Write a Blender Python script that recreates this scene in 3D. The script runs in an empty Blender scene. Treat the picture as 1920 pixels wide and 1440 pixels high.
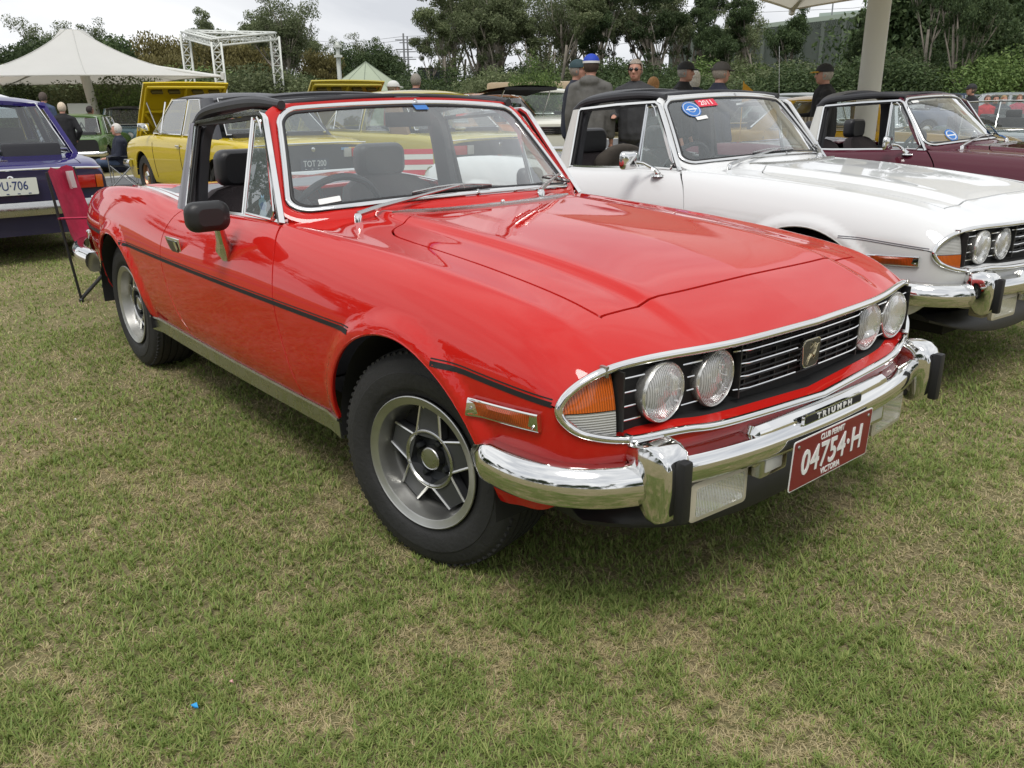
import bpy, bmesh, math, random
import numpy as np
from mathutils import Vector, Matrix, geometry, noise
random.seed(7); rng = np.random.default_rng(7)
S = bpy.context.scene
COL = S.collection
R = math.radians

# ------------------------------------------------------------------ camera, world, sun, exposure
cam_d = bpy.data.cameras.new('camera'); cam = bpy.data.objects.new('camera', cam_d); COL.objects.link(cam)
CP = (1.80769, -1.90679, 1.25790)
cam.location = CP; cam.rotation_euler = (1.24576384, 0.00975914, 0.86787353)
cam_d.sensor_fit = 'HORIZONTAL'; cam_d.sensor_width = 36; cam_d.lens = 1572.0 / 1920 * 36
cam_d.clip_start = .05; cam_d.clip_end = 2000
S.camera = cam

SUN_EL, SUN_AZ = R(58), R(-50)     # direction the light comes from (azimuth from +x)
W = bpy.data.worlds.new('World'); S.world = W; W.use_nodes = True
nt = W.node_tree; nt.nodes.clear()
wo = nt.nodes.new('ShaderNodeOutputWorld'); bg = nt.nodes.new('ShaderNodeBackground'); bg.inputs['Strength'].default_value = .1
sky = nt.nodes.new('ShaderNodeTexSky'); sky.sky_type = 'NISHITA'; sky.sun_disc = False
sky.sun_elevation = SUN_EL; sky.sun_rotation = math.pi / 2 - SUN_AZ; sky.dust_density = 3
tc = nt.nodes.new('ShaderNodeTexCoord'); mp = nt.nodes.new('ShaderNodeMapping'); mp.inputs['Scale'].default_value = (1, 1, 2.6)
nz = nt.nodes.new('ShaderNodeTexNoise'); nz.inputs['Scale'].default_value = 2.3; nz.inputs['Detail'].default_value = 7; nz.inputs['Roughness'].default_value = .55
nz.inputs['Distortion'].default_value = .5
nz2 = nt.nodes.new('ShaderNodeTexNoise'); nz2.inputs['Scale'].default_value = 1.1; nz2.inputs['Detail'].default_value = 4
cr = nt.nodes.new('ShaderNodeValToRGB')
cr.color_ramp.elements[0].position = .36; cr.color_ramp.elements[0].color = (5.2, 5.4, 5.75, 1)
cr.color_ramp.elements[1].position = .62; cr.color_ramp.elements[1].color = (8.1, 8.2, 8.3, 1)
cov = nt.nodes.new('ShaderNodeValToRGB')
cov.color_ramp.elements[0].position = .30; cov.color_ramp.elements[0].color = (.86,) * 3 + (1,)
cov.color_ramp.elements[1].position = .5; cov.color_ramp.elements[1].color = (1,) * 3 + (1,)
mx = nt.nodes.new('ShaderNodeMixRGB')
L = nt.links.new
L(tc.outputs['Generated'], mp.inputs[0]); L(mp.outputs[0], nz.inputs['Vector']); L(mp.outputs[0], nz2.inputs['Vector'])
L(nz.outputs['Fac'], cr.inputs[0]); L(nz2.outputs['Fac'], cov.inputs[0]); L(cov.outputs[0], mx.inputs[0])
L(sky.outputs[0], mx.inputs[1]); L(cr.outputs[0], mx.inputs[2]); L(mx.outputs[0], bg.inputs[0]); L(bg.outputs[0], wo.inputs[0])
sd = bpy.data.lights.new('sun', 'SUN'); so = bpy.data.objects.new('sun', sd); COL.objects.link(so)
sd.energy = 1.5; sd.angle = R(22); sd.color = (1, .965, .92)
so.rotation_euler = Vector((math.cos(SUN_EL) * math.cos(SUN_AZ), math.cos(SUN_EL) * math.sin(SUN_AZ), math.sin(SUN_EL))).to_track_quat('Z', 'Y').to_euler()
S.view_settings.view_transform = 'Standard'; S.view_settings.look = 'None'
S.view_settings.exposure = 0.42; S.view_settings.gamma = 1; S.view_settings.use_curve_mapping = False
S.cycles.max_bounces = 7; S.cycles.diffuse_bounces = 3; S.cycles.glossy_bounces = 4; S.cycles.transmission_bounces = 4
S.cycles.transparent_max_bounces = 24; S.cycles.caustics_reflective = False; S.cycles.caustics_refractive = False
S.cycles.sample_clamp_indirect = 6; S.cycles.use_denoising = True

# ------------------------------------------------------------------ materials
MATS = {}
def nodes(m):
    m.use_nodes = True; t = m.node_tree
    return t, t.nodes.get('Principled BSDF')
def mat(name, col, rough=.5, metal=0, spec=.5, coat=0, coat_r=.03, sheen=0, emit=None, noise_amt=0, noise_scale=8, bump=0, bump_scale=60, rough_var=0):
    if name in MATS: return MATS[name]
    m = bpy.data.materials.new(name); t, b = nodes(m); MATS[name] = m
    b.inputs['Base Color'].default_value = (*col, 1); b.inputs['Roughness'].default_value = rough
    b.inputs['Metallic'].default_value = metal; b.inputs['Specular IOR Level'].default_value = spec
    b.inputs['Coat Weight'].default_value = coat; b.inputs['Coat Roughness'].default_value = coat_r
    if sheen: b.inputs['Sheen Weight'].default_value = sheen
    if emit: b.inputs['Emission Color'].default_value = (*emit[0], 1); b.inputs['Emission Strength'].default_value = emit[1]
    if noise_amt or rough_var or bump:
        c = t.nodes.new('ShaderNodeTexCoord')
        n = t.nodes.new('ShaderNodeTexNoise'); n.inputs['Scale'].default_value = noise_scale; n.inputs['Detail'].default_value = 6
        t.links.new(c.outputs['Object'], n.inputs['Vector'])
        if noise_amt:
            r = t.nodes.new('ShaderNodeMapRange'); r.inputs[1].default_value = .25; r.inputs[2].default_value = .75
            r.inputs[3].default_value = 1 - noise_amt; r.inputs[4].default_value = 1 + noise_amt
            v = t.nodes.new('ShaderNodeVectorMath'); v.operation = 'SCALE'; v.inputs[0].default_value = col
            t.links.new(n.outputs['Fac'], r.inputs[0]); t.links.new(r.outputs[0], v.inputs['Scale']); t.links.new(v.outputs[0], b.inputs['Base Color'])
        if rough_var:
            r = t.nodes.new('ShaderNodeMapRange'); r.inputs[1].default_value = .3; r.inputs[2].default_value = .7
            r.inputs[3].default_value = max(0, rough - rough_var); r.inputs[4].default_value = rough + rough_var
            t.links.new(n.outputs['Fac'], r.inputs[0]); t.links.new(r.outputs[0], b.inputs['Roughness'])
        if bump:
            n2 = t.nodes.new('ShaderNodeTexNoise'); n2.inputs['Scale'].default_value = bump_scale; n2.inputs['Detail'].default_value = 4
            bp = t.nodes.new('ShaderNodeBump'); bp.inputs['Strength'].default_value = bump; bp.inputs['Distance'].default_value = .01
            t.links.new(c.outputs['Object'], n2.inputs['Vector']); t.links.new(n2.outputs['Fac'], bp.inputs['Height']); t.links.new(bp.outputs[0], b.inputs['Normal'])
    return m
def glass_mat(name, tint=(.80, .86, .84), refl=1.0, ior=1.5, dirt_haze=.02, dcol=(.55, .6, .6)):
    if name in MATS: return MATS[name]
    m = bpy.data.materials.new(name); m.use_nodes = True; t = m.node_tree; t.nodes.clear(); MATS[name] = m
    o = t.nodes.new('ShaderNodeOutputMaterial'); tr = t.nodes.new('ShaderNodeBsdfTransparent'); tr.inputs[0].default_value = (*tint, 1)
    g = t.nodes.new('ShaderNodeBsdfGlossy'); g.inputs['Roughness'].default_value = .01; g.inputs[0].default_value = (refl,) * 3 + (1,)
    f = t.nodes.new('ShaderNodeLayerWeight'); f.inputs['Blend'].default_value = .5
    pw = t.nodes.new('ShaderNodeMath'); pw.operation = 'POWER'; pw.inputs[1].default_value = 4.2
    fm = t.nodes.new('ShaderNodeMapRange'); fm.inputs[3].default_value = .045; t.links.new(f.outputs['Facing'], pw.inputs[0]); t.links.new(pw.outputs[0], fm.inputs[0])
    d = t.nodes.new('ShaderNodeBsdfDiffuse'); d.inputs[0].default_value = (*dcol, 1)
    m0 = t.nodes.new('ShaderNodeMixShader'); m0.inputs[0].default_value = dirt_haze  # diffuse share: dirt film, also haze and reflection painted into the pane
    m1 = t.nodes.new('ShaderNodeMixShader')
    t.links.new(tr.outputs[0], m0.inputs[1]); t.links.new(d.outputs[0], m0.inputs[2])
    # two faces of the pane reflect: a little more than one face
    mu = t.nodes.new('ShaderNodeMath'); mu.operation = 'MULTIPLY'; mu.inputs[1].default_value = 1.6; mu.use_clamp = True
    t.links.new(fm.outputs[0], mu.inputs[0])
    t.links.new(mu.outputs[0], m1.inputs[0]); t.links.new(m0.outputs[0], m1.inputs[1]); t.links.new(g.outputs[0], m1.inputs[2]); t.links.new(m1.outputs[0], o.inputs[0])
    return m
def paint(name, col, rough=.6, coat=1.0):
    m = mat('paint_' + name, col, rough=rough, coat=coat, coat_r=.012, spec=.0); t, b = nodes(m)
    if 'dust' in t.nodes: return m
    c = t.nodes.new('ShaderNodeTexCoord'); n = t.nodes.new('ShaderNodeTexNoise'); n.name = 'dust'; n.inputs['Scale'].default_value = 7; n.inputs['Detail'].default_value = 8; n.inputs['Roughness'].default_value = .7
    r = t.nodes.new('ShaderNodeMapRange'); r.inputs[1].default_value = .35; r.inputs[2].default_value = .75; r.inputs[3].default_value = .006; r.inputs[4].default_value = .07
    n2 = t.nodes.new('ShaderNodeTexNoise'); n2.inputs['Scale'].default_value = 4.5; n2.inputs['Detail'].default_value = 1; bp = t.nodes.new('ShaderNodeBump'); bp.inputs['Strength'].default_value = .10; bp.inputs['Distance'].default_value = .004
    t.links.new(c.outputs['Object'], n.inputs['Vector']); t.links.new(c.outputs['Object'], n2.inputs['Vector']); t.links.new(n.outputs['Fac'], r.inputs[0]); t.links.new(r.outputs[0], b.inputs['Coat Roughness'])
    t.links.new(n2.outputs['Fac'], bp.inputs['Height']); t.links.new(bp.outputs[0], b.inputs['Coat Normal']); return m
CHROME = mat('chrome', (.80, .80, .79), rough=.07, metal=1, rough_var=.03, noise_scale=5)
STEEL = mat('brushed_alloy', (.50, .50, .49), rough=.28, metal=1, rough_var=.08, noise_scale=20)
ALLOY = mat('alloy_rim', (.50, .50, .48), rough=.42, metal=1, noise_amt=.15, noise_scale=14)
RUBBER = mat('tyre_rubber', (.018, .018, .018), rough=.72, noise_amt=.35, noise_scale=9, bump=.25, bump_scale=90)
BLACKR = mat('black_rubber', (.012, .012, .013), rough=.5)
BLACKP = mat('black_plastic', (.016, .016, .017), rough=.42, bump=.1, bump_scale=400)
MATTE = mat('matt_black', (.010, .010, .010), rough=.8)
VINYL = mat('black_vinyl', (.028, .028, .032), rough=.42, bump=.08, bump_scale=160, noise_amt=.15)
VINYLG = mat('grey_vinyl', (.16, .16, .18), rough=.38, bump=.15, bump_scale=250, noise_amt=.12)
SEATM = mat('seat_cloth', (.045, .034, .036), rough=.85, noise_amt=.2, noise_scale=20, bump=.3, bump_scale=150)
CARPET = mat('carpet', (.012, .012, .013), rough=.95)
LENSW = glass_mat('lens_clear', (.93, .94, .93), dirt_haze=.05, dcol=(.8, .8, .78))
REFLM = mat('lamp_reflector', (.88, .88, .88), rough=.12, metal=1)
def ribbed(name, col, bands, scale, amt, rough=.14):
    m = mat(name, col, rough=rough, coat=.7); t, b = nodes(m); c = t.nodes.new('ShaderNodeTexCoord'); w = t.nodes.new('ShaderNodeTexWave'); w.bands_direction = bands; w.inputs['Scale'].default_value = scale
    r = t.nodes.new('ShaderNodeMapRange'); r.inputs[3].default_value = 1 - amt; r.inputs[4].default_value = 1 + amt; v = t.nodes.new('ShaderNodeVectorMath'); v.operation = 'SCALE'; v.inputs[0].default_value = col
    t.links.new(c.outputs['Object'], w.inputs['Vector']); t.links.new(w.outputs['Fac'], r.inputs[0]); t.links.new(r.outputs[0], v.inputs['Scale']); t.links.new(v.outputs[0], b.inputs['Base Color'])
    bp = t.nodes.new('ShaderNodeBump'); bp.inputs['Strength'].default_value = .6; bp.inputs['Distance'].default_value = .002; t.links.new(w.outputs['Fac'], bp.inputs['Height']); t.links.new(bp.outputs[0], b.inputs['Normal']); return m
AMBER = ribbed('amber_lens', (.50, .095, .006), 'Y', 60, .35)
AMBERD = ribbed('amber_lens_dark', (.36, .055, .008), 'X', 55, .3)
REDL = mat('red_lens', (.38, .012, .008), rough=.12, coat=.6)
WHITEL = ribbed('white_lens', (.40, .40, .38), 'Z', 55, .28)
GLASS = glass_mat('window_glass', (.82, .88, .86), dirt_haze=.05)
SCREEN = glass_mat('screen_glass', (.80, .86, .85), dirt_haze=.11, dcol=(.60, .66, .68))  # diffuse share paints the pale haze of reflected sky over the screen
GLASSD = glass_mat('dark_glass', (.42, .48, .50), dirt_haze=.04)
WHITE = mat('white_enamel', (.78, .78, .77), rough=.4)
PLATEM = mat('plate_maroon', (.19, .008, .018), rough=.35, coat=.3)
PLATEW = mat('plate_white', (.66, .68, .62), rough=.4)
BLUEINK = mat('plate_blue', (.03, .05, .16), rough=.4)
GOLD = mat('gilt', (.50, .44, .28), rough=.35, metal=1)
SKIN = mat('skin', (.50, .26, .19), rough=.55, noise_amt=.12, noise_scale=30)

# ------------------------------------------------------------------ object helpers
def tag(o, label=None, cat=None, group=None, kind=None):
    if label: o['label'] = label
    if cat: o['category'] = cat
    if group: o['group'] = group
    if kind: o['kind'] = kind
    return o
def empty(name, label, cat, loc=(0, 0, 0), rz=0, group=None):
    o = bpy.data.objects.new(name, None); COL.objects.link(o); o.empty_display_size = .2
    o.location = loc; o.rotation_euler = (0, 0, rz); return tag(o, label, cat, group)
def link(name, me, parent=None, label=None):
    o = bpy.data.objects.new(name, me); COL.objects.link(o)
    if parent is not None: o.parent = parent
    if label: o['label'] = label
    return o
def mesh(name, V, F, mats=None, parent=None, smooth=True, N=None, mi=None, label=None, auto=None):
    me = bpy.data.meshes.new(name); me.from_pydata([tuple(map(float, v)) for v in V], [], [tuple(map(int, f)) for f in F])
    if mats is not None:
        for m in (mats if isinstance(mats, (list, tuple)) else [mats]): me.materials.append(m)
    if mi is not None: me.polygons.foreach_set('material_index', np.asarray(mi, dtype=np.int32))
    me.polygons.foreach_set('use_smooth', [bool(smooth)] * len(me.polygons))
    me.update()
    if N is not None: me.normals_split_custom_set_from_vertices([tuple(map(float, n)) for n in N])
    elif smooth and auto is not None:
        me.set_sharp_from_angle(angle=R(auto))
    return link(name, me, parent, label)
class MB:
    """collects simple shapes into one mesh"""
    def __init__(s): s.V = []; s.F = []; s.M = []
    def add(s, V, F, m=0):
        k = len(s.V); s.V += [tuple(v) for v in V]; s.F += [tuple(i + k for i in f) for f in F]; s.M += [m] * len(F); return s
    def box(s, c, d, rot=None, m=0):
        x, y, z = [a / 2 for a in d]
        V = [Vector((sx * x, sy * y, sz * z)) for sx in (-1, 1) for sy in (-1, 1) for sz in (-1, 1)]
        if rot is not None: V = [rot @ v for v in V]
        V = [v + Vector(c) for v in V]
        return s.add(V, [(0, 1, 3, 2), (4, 6, 7, 5), (0, 4, 5, 1), (2, 3, 7, 6), (0, 2, 6, 4), (1, 5, 7, 3)], m)
    def bar(s, a, b, r, n=8, r2=None, m=0, cap=True):
        a, b = Vector(a), Vector(b); d = (b - a); q = d.to_track_quat('Z', 'Y'); r2 = r if r2 is None else r2
        V = []
        for p, rr in ((a, r), (b, r2)):
            for i in range(n):
                t = 2 * math.pi * i / n; V.append(p + q @ Vector((rr * math.cos(t), rr * math.sin(t), 0)))
        F = [(i, (i + 1) % n, n + (i + 1) % n, n + i) for i in range(n)]
        if cap: F += [tuple(range(n))[::-1], tuple(range(n, 2 * n))]
        return s.add(V, F, m)
    def tube(s, P, r, n=8, m=0, closed=False):
        P = [Vector(p) for p in P]; k = len(P); V = []; F = []
        rr = r if hasattr(r, '__len__') else [r] * k
        up = Vector((0, 0, 1)); prev = None
        for i, p in enumerate(P):
            if closed: t = (P[(i + 1) % k] - P[i - 1]).normalized()
            else: t = (P[min(i + 1, k - 1)] - P[max(i - 1, 0)]).normalized()
            if prev is None:
                a = t.cross(up); a = t.cross(Vector((1, 0, 0))) if a.length < 1e-3 else a
            else: a = prev - t * prev.dot(t)
            a.normalize(); prev = a; b = t.cross(a)
            for j in range(n):
                th = 2 * math.pi * j / n; V.append(p + (a * math.cos(th) + b * math.sin(th)) * rr[i])
        for i in range(k if closed else k - 1):
            i2 = (i + 1) % k
            for j in range(n): F.append((i * n + j, i * n + (j + 1) % n, i2 * n + (j + 1) % n, i2 * n + j))
        if not closed: F += [tuple(range(n))[::-1], tuple(range((k - 1) * n, k * n))]
        return s.add(V, F, m)
    def lathe(s, prof, axis='y', c=(0, 0, 0), n=32, m=0, rot=None):
        """prof: list of (axial, radius)"""
        V = []; F = []; k = len(prof)
        for (a, r) in prof:
            for i in range(n):
                t = 2 * math.pi * i / n; u, w = r * math.cos(t), r * math.sin(t)
                v = {'x': (a, u, w), 'y': (u, a, w), 'z': (u, w, a)}[axis]
                v = Vector(v)
                if rot is not None: v = rot @ v
                V.append(v + Vector(c))
        for i in range(k - 1):
            for j in range(n): F.append((i * n + j, i * n + (j + 1) % n, (i + 1) * n + (j + 1) % n, (i + 1) * n + j))
        return s.add(V, F, m)
    def prism(s, poly, h, M=None, m=0):
        """poly in local xy, extruded along local z 0..h, M maps to space"""
        n = len(poly); M = M or Matrix()
        V = [M @ Vector((p[0], p[1], 0)) for p in poly] + [M @ Vector((p[0], p[1], h)) for p in poly]
        F = [tuple(range(n))[::-1], tuple(range(n, 2 * n))] + [(i, (i + 1) % n, n + (i + 1) % n, n + i) for i in range(n)]
        return s.add(V, F, m)
    def grid(s, P, m=0, closed_u=False):
        nu, nv = len(P), len(P[0]); V = [p for row in P for p in row]; F = []
        for i in range(nu if closed_u else nu - 1):
            for j in range(nv - 1):
                i2 = (i + 1) % nu; F.append((i * nv + j, i2 * nv + j, i2 * nv + j + 1, i * nv + j + 1))
        return s.add(V, F, m)
    def build(s, name, mats, parent=None, smooth=True, auto=35, label=None, bevel=0):
        bm = bmesh.new(); vs = [bm.verts.new(v) for v in s.V]; bm.verts.ensure_lookup_table()
        for f, mm in zip(s.F, s.M):
            try: ff = bm.faces.new([vs[i] for i in f]); ff.material_index = mm; ff.smooth = smooth
            except ValueError: pass
        bmesh.ops.recalc_face_normals(bm, faces=bm.faces)
        if bevel: bmesh.ops.bevel(bm, geom=[e for e in bm.edges if e.is_manifold and e.calc_face_angle(0) > R(30)], offset=bevel, segments=2, profile=.6, affect='EDGES')
        me = bpy.data.meshes.new(name); bm.to_mesh(me); bm.free()
        for mt in (mats if isinstance(mats, (list, tuple)) else [mats]): me.materials.append(mt)
        if bevel: me.polygons.foreach_set('use_smooth', [smooth] * len(me.polygons))
        if smooth and auto: me.set_sharp_from_angle(angle=R(auto))
        return link(name, me, parent, label)
def rrect(w, h, r, n=5):
    out = []
    for cx, cy, a0 in ((w/2-r, h/2-r, 0), (-w/2+r, h/2-r, 90), (-w/2+r, -h/2+r, 180), (w/2-r, -h/2+r, 270)):
        for i in range(n + 1):
            a = R(a0 + 90 * i / n); out.append((cx + r * math.cos(a), cy + r * math.sin(a)))
    return out
def crom(P, n=8):
    P = np.array(P, float); Q = np.vstack([2 * P[0] - P[1], P, 2 * P[-1] - P[-2]]); out = []
    for i in range(1, len(Q) - 2):
        t = np.linspace(0, 1, n, endpoint=False)[:, None]
        out.append(.5 * ((2 * Q[i]) + (-Q[i-1] + Q[i+1]) * t + (2 * Q[i-1] - 5 * Q[i] + 4 * Q[i+1] - Q[i+2]) * t**2 + (-Q[i-1] + 3 * Q[i] - 3 * Q[i+1] + Q[i+2]) * t**3))
    return np.vstack(out + [P[-1:]])
def sweep(path, prof, name, m, parent, up=(0, 0, 1), closed=False, outward=None, scale=None, cap=True, label=None):
    """prof = list of (out, up) offsets. outward(i)-> vector or None (computed in plan)"""
    P = [Vector(p) for p in path]; k = len(P); V = []; F = []; n = len(prof)
    for i, p in enumerate(P):
        t = (P[(i + 1) % k] - P[i - 1]) if closed else (P[min(i + 1, k - 1)] - P[max(i - 1, 0)])
        t.normalize(); o = Vector(outward[i]) if outward is not None else t.cross(Vector(up))
        o = (o - t * o.dot(t)).normalized(); w = o.cross(t).normalized()
        if outward is None and w.dot(Vector(up)) < 0: w = -w
        sc = scale[i] if scale is not None else (1, 1)
        for a, b in prof: V.append(p + o * a * sc[0] + w * b * sc[1])
    for i in range(k if closed else k - 1):
        i2 = (i + 1) % k
        for j in range(n): F.append((i * n + j, i * n + (j + 1) % n, i2 * n + (j + 1) % n, i2 * n + j))
    if not closed and cap: F += [tuple(range(n))[::-1], tuple(range((k - 1) * n, k * n))]
    b = MB(); b.add(V, F)
    return b.build(name, m, parent, label=label, auto=40) if name else b
FONTS = {}
def text_obj(name, s, M, size, m, parent, depth=.0015, bold=0, xs=1.0, align='CENTER', label=None, spacing=1.0):
    key = (s, size, bold, depth, spacing)
    if key not in FONTS:
        cu = bpy.data.curves.new('lettering', 'FONT'); cu.body = s; cu.size = size; cu.align_x = align; cu.align_y = 'CENTER'
        cu.extrude = depth; cu.offset = bold; cu.space_character = spacing; cu.resolution_u = 3
        o = bpy.data.objects.new('lettering', cu); COL.objects.link(o)
        dg = bpy.context.evaluated_depsgraph_get(); FONTS[key] = bpy.data.meshes.new_from_object(o.evaluated_get(dg))
        bpy.data.objects.remove(o)
    me = FONTS[key].copy(); me.materials.clear(); me.materials.append(m)
    me.transform(M @ Matrix.Diagonal((xs, 1, 1, 1)))
    return link(name, me, parent, label)
def copy_tree(o, parent=None, swap=None):
    c = o.copy(); COL.objects.link(c)
    if parent is not None: c.parent = parent
    if swap and c.type == 'MESH':
        for i, sl in enumerate(c.material_slots):
            if sl.material and sl.material.name in swap:
                mm = swap[sl.material.name]; sl.link = 'OBJECT'; sl.material = mm
    for ch in KIDS.get(o.name, []): copy_tree(ch, c, swap)
    return c
KIDS = {}
def index_kids():
    KIDS.clear()
    for o in bpy.data.objects:
        if o.parent is not None: KIDS.setdefault(o.parent.name, []).append(o)

# ------------------------------------------------------------------ smooth panel surfaces
def basis(t, n, k=3):
    """clamped uniform cubic B-spline basis for n control points, t in 0..1"""
    t = np.clip(np.atleast_1d(t), 0, 1 - 1e-9)
    kn = np.concatenate([np.zeros(k), np.linspace(0, 1, n - k + 1), np.ones(k)])
    B = np.zeros((len(t), n + k)); idx = np.searchsorted(kn, t, side='right') - 1; B[np.arange(len(t)), idx] = 1
    for d in range(1, k + 1):
        Bn = np.zeros_like(B)
        for i in range(n + k - d):
            a = kn[i + d] - kn[i]; b = kn[i + d + 1] - kn[i + 1]
            if a > 0: Bn[:, i] += (t - kn[i]) / a * B[:, i]
            if b > 0 and i + 1 < B.shape[1]: Bn[:, i] += (kn[i + d + 1] - t) / b * B[:, i + 1]
        B = Bn
    return B[:, :n]
class Patch:
    def __init__(s, C, post=None, ref=None):
        s.sg = 1.0; s.C = np.array(C, float); s.nu, s.nv = s.C.shape[:2]; s.post = post
        uu, vv = np.meshgrid(np.linspace(0, 1, 160), np.linspace(0, 1, 50), indexing='ij')
        s.guv = np.stack([uu.ravel(), vv.ravel()], 1); s.gp = s.raw(s.guv[:, 0], s.guv[:, 1])
        s.LU = np.linalg.norm(np.diff(s.gp.reshape(160, 50, 3)[:, 25], axis=0), axis=1).sum()
        s.LV = np.linalg.norm(np.diff(s.gp.reshape(160, 50, 3)[80], axis=0), axis=1).sum()
        if ref is not None:
            k = np.arange(13, len(s.guv), 37); n = s.nrm0(s.guv[k, 0], s.guv[k, 1]); s.sg = 1.0 if ((s.gp[k] - np.array(ref)) * n).sum() > 0 else -1.0
    def raw(s, u, v):
        return np.einsum('ki,kj,ijd->kd', basis(u, s.nu), basis(v, s.nv), s.C)
    def ev(s, u, v):
        u = np.atleast_1d(u); v = np.atleast_1d(v); p = s.raw(u, v)
        if s.post is None: return p
        return s.post(p, s.nrm0(u, v))
    def nrm0(s, u, v, f=None):
        f = f or s.raw; e = 1e-3
        ua, ub = np.clip(u - e, 0, 1), np.clip(u + e, 0, 1); va, vb = np.clip(v - e, 0, 1), np.clip(v + e, 0, 1)
        n = s.sg * np.cross(f(ub, v) - f(ua, v), f(u, vb) - f(u, va)); return n / (np.linalg.norm(n, axis=1, keepdims=True) + 1e-12)
    def nrm(s, u, v):
        return s.nrm0(u, v, s.ev)
    def inv(s, T, ax):
        """surface parameters of points given by two of their coordinates; beyond the edge it extrapolates linearly"""
        T = np.array(T, float); g = s.gp[:, ax]
        k = (((g[None] - T[:, None])**2).sum(2)).argmin(1); uv = s.guv[k].copy(); e = 1e-4; J = None
        for it in range(14):
            p = s.raw(uv[:, 0], uv[:, 1])[:, ax]; u1, u0 = np.clip(uv + e, 0, 1), np.clip(uv - e, 0, 1)
            Ju = (s.raw(u1[:, 0], uv[:, 1])[:, ax] - s.raw(u0[:, 0], uv[:, 1])[:, ax]) / (u1 - u0)[:, :1]
            Jv = (s.raw(uv[:, 0], u1[:, 1])[:, ax] - s.raw(uv[:, 0], u0[:, 1])[:, ax]) / (u1 - u0)[:, 1:]
            det = Ju[:, 0] * Jv[:, 1] - Ju[:, 1] * Jv[:, 0]; det = np.where(np.abs(det) < 1e-9, 1e-9, det); r = T - p
            d = np.stack([(r[:, 0] * Jv[:, 1] - r[:, 1] * Jv[:, 0]) / det, (Ju[:, 0] * r[:, 1] - Ju[:, 1] * r[:, 0]) / det], 1)
            if it == 13: uv = uv + np.where(np.abs(d).max(1, keepdims=True) > 1e-4, np.clip(d, -.5, .5), d)
            else: uv = np.clip(uv + np.clip(d, -.08, .08), 0, 1)
        return uv
def offs(poly, d, closed=True):
    P = np.array(poly, float); n = len(P); out = []
    A = .5 * sum(P[i - 1][0] * P[i][1] - P[i][0] * P[i - 1][1] for i in range(n)); sg = 1 if A > 0 else -1
    for i in range(n):
        a = P[i] - P[i - 1]; b = P[(i + 1) % n] - P[i]; a = a / (np.linalg.norm(a) + 1e-12); b = b / (np.linalg.norm(b) + 1e-12)
        na = np.array([a[1], -a[0]]); nb = np.array([b[1], -b[0]]); m = na + nb; m = m / max(1e-6, np.linalg.norm(m)); c = max(.5, m @ na)
        out.append(P[i] + sg * d * m / c)
    return np.array(out)
def dens(poly, step, closed=True):
    P = [np.array(p, float) for p in poly]; out = []
    for i in range(len(P) if closed else len(P) - 1):
        a, b = P[i], P[(i + 1) % len(P)]; k = max(1, int(np.linalg.norm(b - a) / step))
        for j in range(k): out.append(a + (b - a) * j / k)
    if not closed: out.append(P[-1])
    return np.array(out)
def inpoly(pts, poly):
    x, y = pts[:, 0], pts[:, 1]; c = np.zeros(len(pts), bool); n = len(poly)
    for i in range(n):
        x1, y1 = poly[i - 1]; x2, y2 = poly[i]
        if y1 == y2: continue
        k = ((y1 > y) != (y2 > y)) & (x < (x2 - x1) * (y - y1) / (y2 - y1) + x1); c ^= k
    return c
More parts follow.
